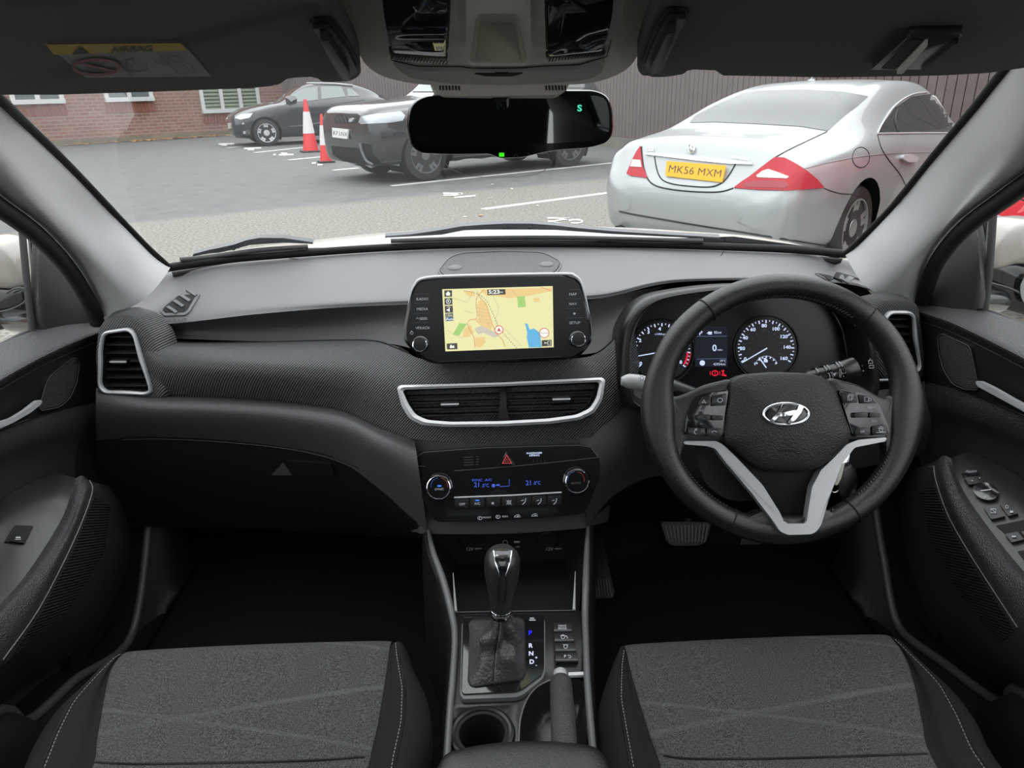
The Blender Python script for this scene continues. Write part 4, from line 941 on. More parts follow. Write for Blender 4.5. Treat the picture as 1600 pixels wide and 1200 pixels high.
for x0, y0, dx in ((1085, 652, 1), (1327, 648, 1)):
    plate('rocker', W, [(x0, y0-3), (x0+20, y0-4), (x0+20, y0+5), (x0, y0+5)], 'satin', t, .008, .016, r=2, bevel=.002)
    plate('rocker', W, [(x0+23, y0-3), (x0+40, y0-2), (x0+39, y0+5), (x0+23, y0+5)], 'satin', t, .008, .016, r=2, bevel=.002)
k = Ink(W, .0126)
k.line([(1094, 631), (1096, 625), (1099, 631)], .9); k.line([(1093, 629), (1100, 630)], .8); k.circ(1121, 626, 4, .9, 12, 3.2)
k.circ(1084, 675, 3, .9, 8, 3, 60, 280); k.line([(1082, 671), (1086, 670)], 1); k.circ(1112, 676, 4, 1, 8, 2.4, 20, 160); 
k.rect(1318, 619, 1324, 626, .8); k.rect(1320, 617, 1326, 624, .6); k.rect(1344, 621, 1350, 628, .7); k.circ(1352, 625, 2, .6); k.text('OK', 1341, 674.5, 3.2, 1.1); k.circ(1369, 672, 2.6, .7); k.line([(1362, 676), (1377, 675)], .8); k.line([(1365, 670), (1369, 666), (1373, 670)], .7)
k.done('switch_symbols', 'print', t)
k = Ink(W, .0102); k.text('<+', 1093, 642, 3.4, 1.1); k.line([(1111, 643.5), (1113.5, 641), (1116, 643.5)], .8); k.text('<-', 1093, 662.5, 3.4, 1.1); k.line([(1110, 661), (1112.5, 663.5), (1115, 661)], .8)
k.line([(1331, 639), (1333.5, 636.5), (1336, 639)], .8); k.text('RES+', 1355, 637, 3.4, 1.1); k.line([(1336, 657.5), (1338.5, 660), (1341, 657.5)], .8); k.text('SET-', 1360, 658, 3.4, 1.1); k.done('switch_symbols', 'print', t)
# ================================================================== CLIMATE PANEL
CL = Pl(P(790, 752, 1.03), facing(22))
t = thing('climate_control_panel', 'gloss black climate panel with two dials and blue readouts', 'climate control panel', CL.p)
po = [(648, 727), (652, 712), (662, 705), (760, 698), (905, 694), (922, 697), (936, 715), (937, 745), (930, 760), (918, 792), (908, 802), (860, 808), (760, 813), (685, 815), (674, 806), (660, 775), (647, 745)]
plate('fascia', CL, po, 'gloss', t, -.02, .006, r=8, bevel=.003)
k = Ink(CL, .0066); k.line([(649, 727), (653, 712), (663, 706), (760, 699), (904, 695), (922, 698), (934, 714)], .8); k.line([(934, 714), (915, 716), (880, 720), (800, 728), (710, 735)], .6); k.line([(649, 727), (665, 728)], .7); k.done('panel_edge', mat('edge_grey', (.12, .12, .12), .35), t)
for x, y, l in ((686.5, 759.5, 'left'), (900, 750, 'right')):
    c = CL.h(x, y, .006)
    kn = lathe('temperature_dial', c, CL.n, [(.0215, -.001), (.0215, .002), (.0195, .003), (.0185, .012), (0, .012)], 'gloss', t, 44)
    lathe('chrome_ring', c+CL.n*.0085, CL.n, [(.0186, 0), (.0192, .001), (.0188, .0036), (.0176, .0042), (.0172, .0036), (.0172, 0)], 'chrome', kn, 44, cap=False)
    D = Pl(c+CL.n*.0126, CL.n)
    q = Ink(D, 0); q.circ(x, y, 13, .8, 12, None, 100, 190); q.done('cold_arc', mat('cold_blue', (.02, .08, .3), .4), kn)
    q = Ink(D, 0); q.circ(x, y, 13, .8, 12, None, -10, 80); q.done('warm_arc', mat('warm_red', (.3, .03, .03), .4), kn)
    q = Ink(D, 0); q.text('SYNC' if l == 'left' else 'AUTO', x, y+5, 3.4, 1.2, 2); q.done('dial_legend', 'print' if l == 'left' else 'dimprint', kn)
    if l == 'left': q = Ink(D, 0); q.rect(x-3, y-1.5, x+3, y+1); q.done('sync_lamp', 'blue', kn)
hz = plate('hazard_button', CL, [(778, 727), (791, 705), (806, 726)], 'gloss', t, .006, .009, r=2, bevel=.0008)
k = Ink(CL, .0095); k.line([(785, 723), (791.5, 710), (799, 722.5)], 2.2, True); k.line([(789, 720), (791.5, 715.5), (794.5, 720)], 1, True); k.done('hazard_triangle', mat('hazard_red', (.55, .06, .08), .4, em=((.8, .1, .12), .25)), hz)
k = Ink(CL, .0066); k.text('PASSENGER', 834.5, 707.5, 2.8, 1.2, 2, .02); k.text('AIRBAG', 834.5, 711, 2.8, 1.2, 2, .02); k.done('airbag_legend', 'white', t)
k = Ink(CL, .0066)
for i in range(4): k.line([(725, 714+i*4), (740, 713.4+i*4)], 1.2); k.line([(744, 713+i*4), (748, 713+i*4)], 1.2)
for i in range(4): k.line([(833+i*6, 718), (833+i*6, 722)], .8)
k.done('faint_symbols', mat('ghost_print', (.035, .035, .037), .3), t)
k = Ink(CL, .0066); k.text('SYNC  A/C', 753, 749.5, 3.8, 1.25, 1.5, .01); k.text('21', 745.5, 757, 7.5, .95, 1.5, .01); k.text('.0°C', 758.5, 758, 5.5, .85, 1.5, .01)
k.circ(771, 758, 2.8); k.line([(775, 757), (781, 757)], 2.4); k.line([(781, 759.5), (795.5, 758.5), (795.5, 748)], .9); k.text('21', 826, 754, 7.5, .95, 1.5, .01); k.text('.0°C', 838.5, 754, 5.5, .85, 1.5, .01); k.done('temperature_readout', 'lcdblue', t)
tube('chrome_strip', [CL.h(710, 776.5, .0068), CL.h(800, 773, .0068), CL.h(877, 768.5, .0068)], .0014, 'silver', t)
for i, x in enumerate((722, 746, 771, 795, 818, 842, 866)):
    y = 786-(x-722)*.036
    plate('climate_button', CL, [(x-11, y-7.5), (x+11, y-8.2), (x+11, y+5.5), (x-11, y+6)], 'black', t, .006, .0085, r=1.5, bevel=.0003)
k = Ink(CL, .0091); k.text('OFF', 722.5, 786.5, 3.6, 1.1, 1.5, .02); k.text('A/C', 746, 785.5, 3.6, 1.1, 1.5, .02); k.circ(770, 785, 2); k.circ(795, 783.5, 2.8, .9); k.line([(791, 787), (799, 780)], .8); k.line([(791, 780), (799, 787)], .8)
for x in (818, 842, 866): k.line([(x+3, 779), (x+2, 783), (x-2, 787)], 1.3); k.line([(x-4, 781), (x, 780)], 1.1); k.circ(x+3, 778, .9)
for x, y in ((750, 808), (778, 806)):
    k.circ(x, y, 3.4, 1, 10, 2.4); k.line([(x-1, y+1), (x, y-2)], .8)
k.text('FRONT', 761, 807, 2.6, 1.1, 1.5, .01); k.text('REAR', 789, 805.5, 2.6, 1.1, 1.5, .01)
for x, y in ((808, 805), (835, 803.5)): k.line([(x-5, y+1.5), (x-3, y-1), (x, y-2.6), (x+3, y-2), (x+5, y+1), (x-5, y+1.5)], .9); k.circ(x+1, y, 1.2)
k.done('button_symbols', 'print', t)
k = Ink(CL, .0091); k.rect(743, 779.5, 749, 781.5); k.done('ac_lamp', 'blue', t)
# ================================================================== CENTRE CONSOLE
K = Pl((0, .75, .655), (0, -.03, 1))
t = thing('centre_console', 'black centre console with cup holder between the two front seats', 'centre console', (0, .75, .5))
def kz(x, y, o=0): return K.h(x, y, o)
# top deck with the bay cut out in front
deck = [(700, 958), (912, 954), (918, 1000), (918, 1060), (920, 1230), (690, 1230), (704, 1100), (708, 1000)]
plate('deck', K, [(700, 958), (912, 954), (917, 1000), (917, 1056), (862, 1060), (838, 1072), (822, 1092), (812, 1130), (812, 1240), (688, 1240), (704, 1100), (708, 1000)], 'satin', t, -.03, 0, r=3, bevel=.001)
# storage bay
bl, br = [P(702, 835, 1.03), kz(712, 957)], [P(912, 830, 1.03), kz(897, 955)]
A_, B_ = kz(705, 957), kz(905, 954)
v = [A_, B_, B_+Vector((0, 0, -.05)), A_+Vector((0, 0, -.05)), Vector((A_.x, 1.08, .60)), Vector((B_.x, 1.08, .60)), Vector((B_.x, 1.095, .76)), Vector((A_.x, 1.095, .76)), P(672, 826, 1.05), P(916, 822, 1.05)]
obj('storage_tray', v, [(0, 1, 2, 3), (3, 2, 5, 4), (4, 5, 6, 7), (0, 3, 4, 7, 8), (1, 2, 5, 6, 9), (7, 6, 9, 8)], 'dark', t, False)
BW = Pl((0, 1.084, .66), (0, -1, .09))
for x, s in ((738, '12V'), (862, '12V')):
    c = BW.h(x-6, 843); so = lathe('power_socket', c, BW.n, [(.017, 0), (.017, .003), (.0135, .004), (.0135, .001), (0, .001)], 'satin', t, 30)
    k = Ink(BW, .0046); k.text(s, x-4, 856, 5, 1.1, 1); k.text('180W', x+9, 855.5, 3, 1.1, 1); k.done('socket_legend', M['glowprint'], so)
up = plate('usb_port', BW, [(800, 842), (815, 841.5), (815, 849), (800, 849.5)], 'satin', t, 0, .003, r=1); k = Ink(BW, .0034); k.rect(803, 844, 812, 846.5); k.text('USB', 808, 853, 2.5, 1.1); k.done('port_mark', M['glowprint'], up)
ap = lathe('aux_socket', BW.h(789.5, 847), BW.n, [(.006, 0), (.006, .002), (.003, .002), (.003, 0)], 'satin', t, 20); k = Ink(BW, .003); k.text('AUX', 790, 854, 2.5, 1.1); k.circ(789.5, 847, 3.8, .7); k.done('port_mark', M['glowprint'], ap)
for a, b in ((P(708, 895, .97), kz(712, 957, .001)), (P(899, 893, .97), kz(897, 954, .001))): tube('tray_edge', [a, a.lerp(b, .5), b], [.0006, .0015, .0024], 'silver', t, n=8)
tube('deck_edge', [kz(712, 957.5, .001), kz(800, 956, .001), kz(898, 954.5, .001)], .0009, 'padlow', t, n=6)
# side rails
lr = [P(669, 826, 1.045), P(676, 860, .985), kz(694, 925, .02), kz(706, 965, .008), kz(711, 1000, .006), kz(708, 1060, .006), kz(703, 1120, .006), kz(696, 1230, .006)]
rr = [P(919, 818, 1.045), P(917, 860, .985), kz(915, 925, .02), kz(914, 965, .008), kz(915, 1000, .006), kz(917, 1060, .006), kz(921, 1120, .006), kz(930, 1230, .006)]
gr_ = mat('console_rail', (.09, .09, .092), .42)
for r_ in (lr, rr): tube('side_rail', r_, [.0025, .0045, .0055, .005, .0045, .0045, .0045, .0045], gr_, t, n=12, smooth_n=5)
for side, r_ in ((-1, lr), (1, rr)):
    b = spline(r_, 6, per=True)
    loft('side_panel', [b, [p+Vector((side*.012, 0, -.03)) for p in b], [Vector((p.x+side*.02, p.y, .44)) for p in b]], 'black', t, nu=30, nv=3)
# gear gate
gate = [(724, 972), (728, 968), (845, 966), (850, 970), (850, 1052), (846, 1062), (816, 1084), (806, 1088), (724, 1092), (721, 1086)]
plate('gear_gate', K, [(722, 980), (727, 972), (846, 969), (852, 975), (852, 1056), (847, 1067), (817, 1091), (807, 1095), (722, 1098), (719, 1090)], gr_, t, 0, .006, r=4, bevel=.003)
plate('gate_face', K, gate, 'gloss', t, .005, .0085, r=4, bevel=.0015)
plate('boot_frame', K, [(735, 975), (816, 973), (820, 980), (822, 1060), (815, 1072), (738, 1083), (731, 1075)], 'black', t, .008, .0105, r=6, bevel=.002)
k = Ink(K, .0092)
for s, x, y in (('R', 829, 1017), ('N', 830, 1029.5), ('D', 831, 1042.5)): k.text(s, x, y, 6.6, 1.1, 0, .035)
k.text('+', 838, 1036, 5, 1, 0, .03); k.text('-', 838, 1047.5, 5, 1, 0, .03); k.done('gear_letters', mat('gear_white', (.5, .5, .6), .4, em=((.6, .65, 1), .45)), t)
k = Ink(K, .0092); k.text('P', 828.5, 997, 6.8, 1.1, 0, .03); k.done('park_letter', emit('park_blue', (.02, .02, 1.0), 1.3), t)
k = Ink(K, .0092); k.rect(828, 973, 835, 974.5); k.rect(827, 976, 837, 977.5); k.done('lock_symbol', 'print', t)
for i, y in enumerate((979, 994.5, 1010, 1025.5)):
    x = 864+i*1.0; w = 29+i*2.2
    b = plate('console_button', K, [(x, y), (x+w, y-.6), (x+w+1, y+12.5), (x+1.5, y+13)], 'satin', t, 0, .0065, r=1.5, bevel=.001)
    k = Ink(K, .007); cx = x+w/2+1; cy = y+6.5
    if i == 0: k.text('DRIVE', cx-1, cy-1.5, 2.8, 1.2, 0, .02); k.text('MODE', cx-1, cy+2.5, 2.8, 1.2, 0, .02)
    elif i == 1: k.circ(cx-2, cy, 3, .9); k.line([(cx-6, cy-2), (cx+4, cy-1), (cx+5, cy+3)], 1.2)
    elif i == 2: k.circ(cx, cy, 2.8, .9); k.line([(cx-4, cy-3), (cx+4, cy-3)], .9)
    else: k.text('P', cx-3, cy, 4.4, 1, 0, .03); k.line([(cx+1, cy-2), (cx+6, cy-1), (cx+6, cy+2), (cx+2, cy+2)], .9)
    k.done('button_legend', 'print', b)
    plate('button_lip', K, [(x+1, y+12), (x+w, y+11.6), (x+w+.4, y+13.2), (x+1.2, y+13.8)], gr_, b, .006, .0085, bevel=.0003)
# cup holder
cc = kz(753, 1146); rc = (kz(799, 1146)-cc).length*.98
lathe('cup_holder', cc, K.n, [(rc+.004, -.001), (rc+.004, .003), (rc+.001, .0042), (rc-.002, .003), (rc-.003, -.01), (rc-.006, -.012), (rc-.009, -.075), (0, -.075)], 'satin', t, 60, cap=False)
dk_ = bpy.data.objects['deck']
cutter = lathe('cutter', cc-K.n*.05, K.n, [(rc-.001, 0), (rc-.001, .1)], 'dark', None, 60)
md_ = dk_.modifiers.new('hole', 'BOOLEAN'); md_.operation = 'DIFFERENCE'; md_.object = cutter; md_.solver = 'EXACT'
bpy.context.view_layer.update(); dg_ = bpy.context.evaluated_depsgraph_get()
# (the cutter sits in world space, the deck too: both are resolved here once and the cutter is removed)
me_ = bpy.data.meshes.new_from_object(dk_.evaluated_get(dg_)); dk_.modifiers.clear(); dk_.data = me_; bpy.data.objects.remove(cutter)
lathe('cup_liner', cc, K.n, [(rc-.0005, -.0002), (rc-.0005, .0015), (rc-.007, .0012), (rc-.009, -.012), (rc-.0095, -.06), (0.0, -.06)], 'dark', t, 60, cap=False)
# handbrake well
well = [(862, 1063), (900, 1060), (917, 1066), (917, 1190), (813, 1190), (813, 1130), (824, 1094), (840, 1074)]
wo = rnd(well, 8); c = Vector((868, 1130))
loft('handbrake_well', [[kz(p.x, p.y, 0) for p in wo], [kz(*(c+(p-c)*.97), -.006) for p in wo], [kz(*(c+(p-c)*.8), -.035) for p in wo], [kz(*(c+(p-c)*.4), -.045) for p in wo], [kz(*(c+(p-c)*.01), -.045) for p in wo]], 'satin', t, nu=len(wo), closed=True, nv=4)
tube('well_edge', [kz(p.x, p.y, .0005) for p in [Vector(q) for q in ((862, 1062), (840, 1073), (824, 1092), (814, 1120), (811, 1150), (811, 1200))]], .0012, gr_, t, smooth_n=5)
hb = thing('handbrake_lever', 'black grained handbrake lever with chrome release button', 'handbrake', kz(880, 1110))
h0, h1 = PZ(876, 1063, .705), PZ(883, 1190, .712); d = (h1-h0).normalized()
tube('grip', [h0+d*.0, h0+d*.002, h0+d*.01, h0.lerp(h1, .5), h1], [.0115, .0128, .0134, .0138, .0142], mat('pebbled_grip', (.03, .03, .031), .5, bump=('cell', 600, .001)), hb, n=26)
tube('release_button', [h0-d*.015, h0-d*.0135, h0-d*.004, h0+d*.002], [.0070, .0082, .0084, .0084], 'silver', hb, n=20)
tube('lever_arm', [h0.lerp(h1, .3)-Vector((0, 0, .01)), h1+Vector((0, -.05, -.03))], .010, 'dark', hb)
plate('chrome_plaque', K, [(888, 1054), (914, 1053), (914, 1058), (888, 1059)], 'silver', t, 0, .004, r=1)
ar = thing('armrest_box', 'rounded leather armrest lid at the bottom edge between the seats', 'armrest', (0, .5, .5))
ao = [Vector((x*1.0, y, .715)) for x, y in [(-.085, .566), (-.06, .582), (0, .588), (.06, .582), (.088, .566), (.092, .50), (.092, .3), (-.092, .3), (-.092, .50)]]
a2 = spline(ao, 50, True); ca = sum(a2, Vector())/50
loft('lid', [[Vector((p.x, p.y, .55)) for p in a2], [Vector((p.x, p.y, .69)) for p in a2], a2, [ca+(p-ca)*.93+Vector((0, 0, .012)) for p in a2], [ca+(p-ca)*.6+Vector((0, 0, .018)) for p in a2], [ca+(p-ca)*.02+Vector((0, 0, .02)) for p in a2]], 'leather', ar, nu=50, closed=True, nv=4)
# gear selector
t = thing('gear_selector', 'leather gear lever with chrome-edged knob and creased boot', 'gear lever', kz(778, 1030))
ax0, ax1 = P(783, 953, .762), P(785, 856, .775)
kd = (ax1-ax0); kl_ = kd.length; kd.normalize(); kx = Vector((1, 0, 0)); kx = (kx-kd*kx.dot(kd)).normalized(); ky = kd.cross(kx)
prof = [(0, .0125, .013), (.08, .0135, .014), (.3, .0165, .018), (.5, .0205, .022), (.66, .0222, .025), (.8, .0225, .026), (.9, .020, .023), (.97, .0145, .017), (1.0, .008, .010)]
pf = [[Vector((u, a, b)) for u, a, b in prof]]; pr = spline(pf[0], 26)
v = []
for q in pr:
    for i in range(28):
        w = 2*pi*i/28; v.append(ax0+kd*(q.x*kl_)+kx*cos(w)*q.y+ky*sin(w)*q.z)
knob = obj('knob', v, gridfaces(26, 28, True)+[tuple(range(28)), tuple(range(25*28, 26*28))], mat('knob_leather', (.022, .022, .022), .25, bump=('noise', 900, .0003)), t)
SK = Surf(knob)
patch('black_inlay', SK, [(773, 860), (798, 860), (796, 880), (791, 899), (780, 900), (777, 880)], 'gloss', knob, .0006, 4)
seam('chrome_edge', SK, [(772, 862), (774, 875), (778, 890), (781, 899)], .0010, 'chrome', knob, .0012)
seam('chrome_edge', SK, [(799, 862), (797, 875), (793, 890), (790, 899)], .0010, 'chrome', knob, .0012)
patch('release_button', SK, [(776, 868), (794, 868), (793, 877), (787, 877), (787, 873), (782, 873), (782, 877), (777, 877)], 'chrome', knob, .0016, 4)
seam('stitch_line', SK, [(781, 902), (779, 920), (779, 942)], .0005, 'dark', knob, .0003); seam('stitch_line', SK, [(790, 902), (791, 920), (789, 942)], .0005, 'dark', knob, .0003)
lathe('chrome_collar', ax0-kd*.009, kd, [(.0125, 0), (.0138, .001), (.0142, .006), (.0132, .009), (.012, .0095)], 'chrome', t, 30)
bo = [(736, 979), (770, 977), (814, 976), (819, 1000), (820, 1035), (818, 1062), (812, 1069), (790, 1074), (765, 1077), (742, 1080), (734, 1070), (733, 1030), (734, 1000)]
NB = 80; bo_ = spline([Vector((x, y, 0)) for x, y in bo], NB, True)
A0 = ax0-kd*.008; rows = []
bs = [kz(p.x, p.y, .010) for p in bo_]; bc = sum(bs, Vector())/NB
angs = [atan2((p-bc).y, (p-bc).x) for p in bs]
for r_ in range(15):
    u = r_/14; row = []
    k = (1-u)
    for i, p in enumerate(bs):
        a = angs[i]; top = A0+kx*cos(a)*.0125+ky*sin(a)*-.0125 if False else A0+Vector((cos(a)*.0125, sin(a)*.0125, 0))
        e = u**1.9; z = 1-(1-u)
        q = Vector((top.x*(1-e)+p.x*e, top.y*(1-e)+p.y*e, top.z*(1-u)+p.z*u))
        m_ = sin(pi*min(1, u*1.05))
        f = .0058*sin(3*a+5*u+1.0)*m_+.0045*sin(5*a-7*u)*m_+.0034*sin(17*u+2*a)*m_*(1-u*.4)
        dr = Vector((cos(a), sin(a), .25)); row.append(q+dr*f)
    rows.append(row)
boot = loft('boot', rows, 'leather2', t, nu=NB, closed=True, lin=True, ang=80)
SB = Surf(boot)
seam('boot_seam', SB, [(781, 965), (776, 1000), (771, 1040), (770, 1070)], .0011, 'leather', boot, .0002); seam('stitching', SB, [(784, 965), (779, 1000), (774, 1040), (773, 1070)], .0004, 'stitch', boot, .0005)
# ================================================================== SEATS
def seat(side):
    if side < 0:
        cx, lab, z0 = -.338, 'grey fabric front passenger seat cushion left of the handbrake', .694
        rows_ = [(.802, .150, .172, .500, .508, -.10), (.800, .147, .169, .505, .514, -.045), (.790, .145, .167, .508, .517, -.014), (.772, .138, .167, .508, .522, -.001), (.745, .13, .166, .507, .532, 0), (.69, .108, .165, .49, .553, 0), (.64, .101, .165, .473, .553, 0), (.59, .106, .167, .458, .545, 0), (.45, .108, .167, .45, .545, 0), (.28, .108, .167, .45, .545, 0)]
    else:
        cx, lab, z0 = .335, 'grey fabric driver seat cushion below the steering wheel', .664
        rows_ = [(.810, .150, .162, .503, .510, -.10), (.808, .148, .159, .508, .516, -.045), (.798, .145, .157, .511, .518, -.014), (.780, .136, .156, .511, .522, -.001), (.745, .12, .155, .509, .530, 0), (.69, .10, .156, .492, .548, 0), (.64, .095, .158, .473, .548, 0), (.59, .09, .161, .457, .538, 0), (.45, .09, .161, .45, .54, 0), (.28, .09, .161, .45, .54, 0)]
    t = thing('front_seat', lab, 'car seat', (cx, .5, .45))
    rows, fr_ = [], []
    for (Y, ie, fi, fo, oe, dz) in rows_:
        z = z0+dz; k = min(1, max(0, (.80-Y)/.11))
        q = [(ie+.006, z-.20), (ie+.001, z-.10), (ie-.001, z-.035), (ie+.003, z-.008+.002*k), (ie+(fi-ie)*.35, z+.004+.003*k), (ie+(fi-ie)*.7, z+.003*k+.002), (fi, z), (fi+(fo-fi)*.2, z+.002), ((fi+fo)/2, z+.003), (fo-(fo-fi)*.2, z+.002), (fo, z), (fo+(oe-fo)*.3, z+.002+.008*k), (fo+(oe-fo)*.65, z+.002+.008*k), (oe-.004, z-.008+.004*k), (oe+.001, z-.035), (oe-.001, z-.10), (oe-.006, z-.20)]
        rows.append([Vector((side*x, Y, max(zz, .46))) for x, zz in q])
        f = [(fi-.002, z-.003), (fi+.001, z+.003), (fi+(fo-fi)*.2, z+.0055), ((fi+fo)/2, z+.0065), (fo-(fo-fi)*.2, z+.0055), (fo-.001, z+.003), (fo+.002, z-.003)]
        fr_.append([Vector((side*x, Y+(.004 if dz < -.005 else (.002 if dz else 0)), zz)) for x, zz in f])
    body = loft('cushion', rows, 'bolster', t, nu=90, nv=4, ang=80)
    S_ = Surf(body)
    fab = loft('centre_panel', fr_, 'fabric', t, nu=60, nv=4, ang=80)
    SF = Surf(fab)
    if side < 0:
        cross = [(148, 1191), (210, 1194), (350, 1192), (480, 1189), (570, 1183)]
        st1 = [(176, 1053), (130, 1070), (98, 1098), (68, 1140), (50, 1192)]; st2 = [(634, 1010), (642, 1040), (652, 1090), (650, 1150), (640, 1205)]
    else:
        cross = [(1036, 1181), (1080, 1186), (1200, 1186), (1330, 1182), (1449, 1178)]
        st1 = [(1420, 1044), (1455, 1054), (1486, 1078), (1516, 1118), (1540, 1180)]; st2 = [(974, 1010), (962, 1040), (952, 1080), (956, 1130), (966, 1205)]
    seam('cross_seam', SF, cross, .0014, 'dark', t, .0002)
    for ix in (0, -1):
        e_ = [r[ix]+Vector((0, 0, .0035)) for r in fr_[1:]]; tube('edge_piping', e_, .0016, 'dark', t, smooth_n=5)
    def down(x, Y):
        r = S_.t.ray_cast(Vector((side*x, Y, 1.0)), Vector((0, 0, -1))); return r[0], r[1]
    ys_ = [.775-.01*i for i in range(45)]
    def xat(Y, f):
        for a, b in zip(rows_, rows_[1:]):
            if a[0] >= Y >= b[0]:
                t_ = (a[0]-Y)/(a[0]-b[0]); g = [p*(1-t_)+q*t_ for p, q in zip(a, b)]; return f(g)
        return f(rows_[-1])
    for f in (lambda g: g[3]+(g[4]-g[3])*.62, lambda g: g[2]+(g[1]-g[2])*.55):
        pts = [down(xat(Y, f), Y) for Y in ys_]; pts = [p for p in pts if p[0] is not None]
        tube('bolster_seam', [p+n_*.0003 for p, n_ in pts], .0010, 'dark', t, n=6)
        vv, ff = [], []
        for (a, n1), (b, n2) in zip(pts, pts[1:]):
            m0 = a+Vector((-.004 if side*a.x < 0 else .0, 0, 0))
            for q_ in (0, .5):
                a2 = a.lerp(b, q_)+Vector((.0035*(1 if a.x < side*.335 else -1), 0, .0008)); b2 = a.lerp(b, q_+.32)+Vector((.0035*(1 if a.x < side*.335 else -1), 0, .0008)); k = len(vv)
                u = Vector((.00045, 0, 0)); vv += [a2-u, a2+u, b2+u, b2-u]; ff.append((k, k+1, k+2, k+3))
        s_ = obj('stitching', vv, ff, 'stitch', t, False); s_['kind'] = 'stuff'
    box('seat_base', (cx, .52, .47), (.36, .44, .08), 'dark', t, bevel=.01)
    return t
seat(-1); seat(1)
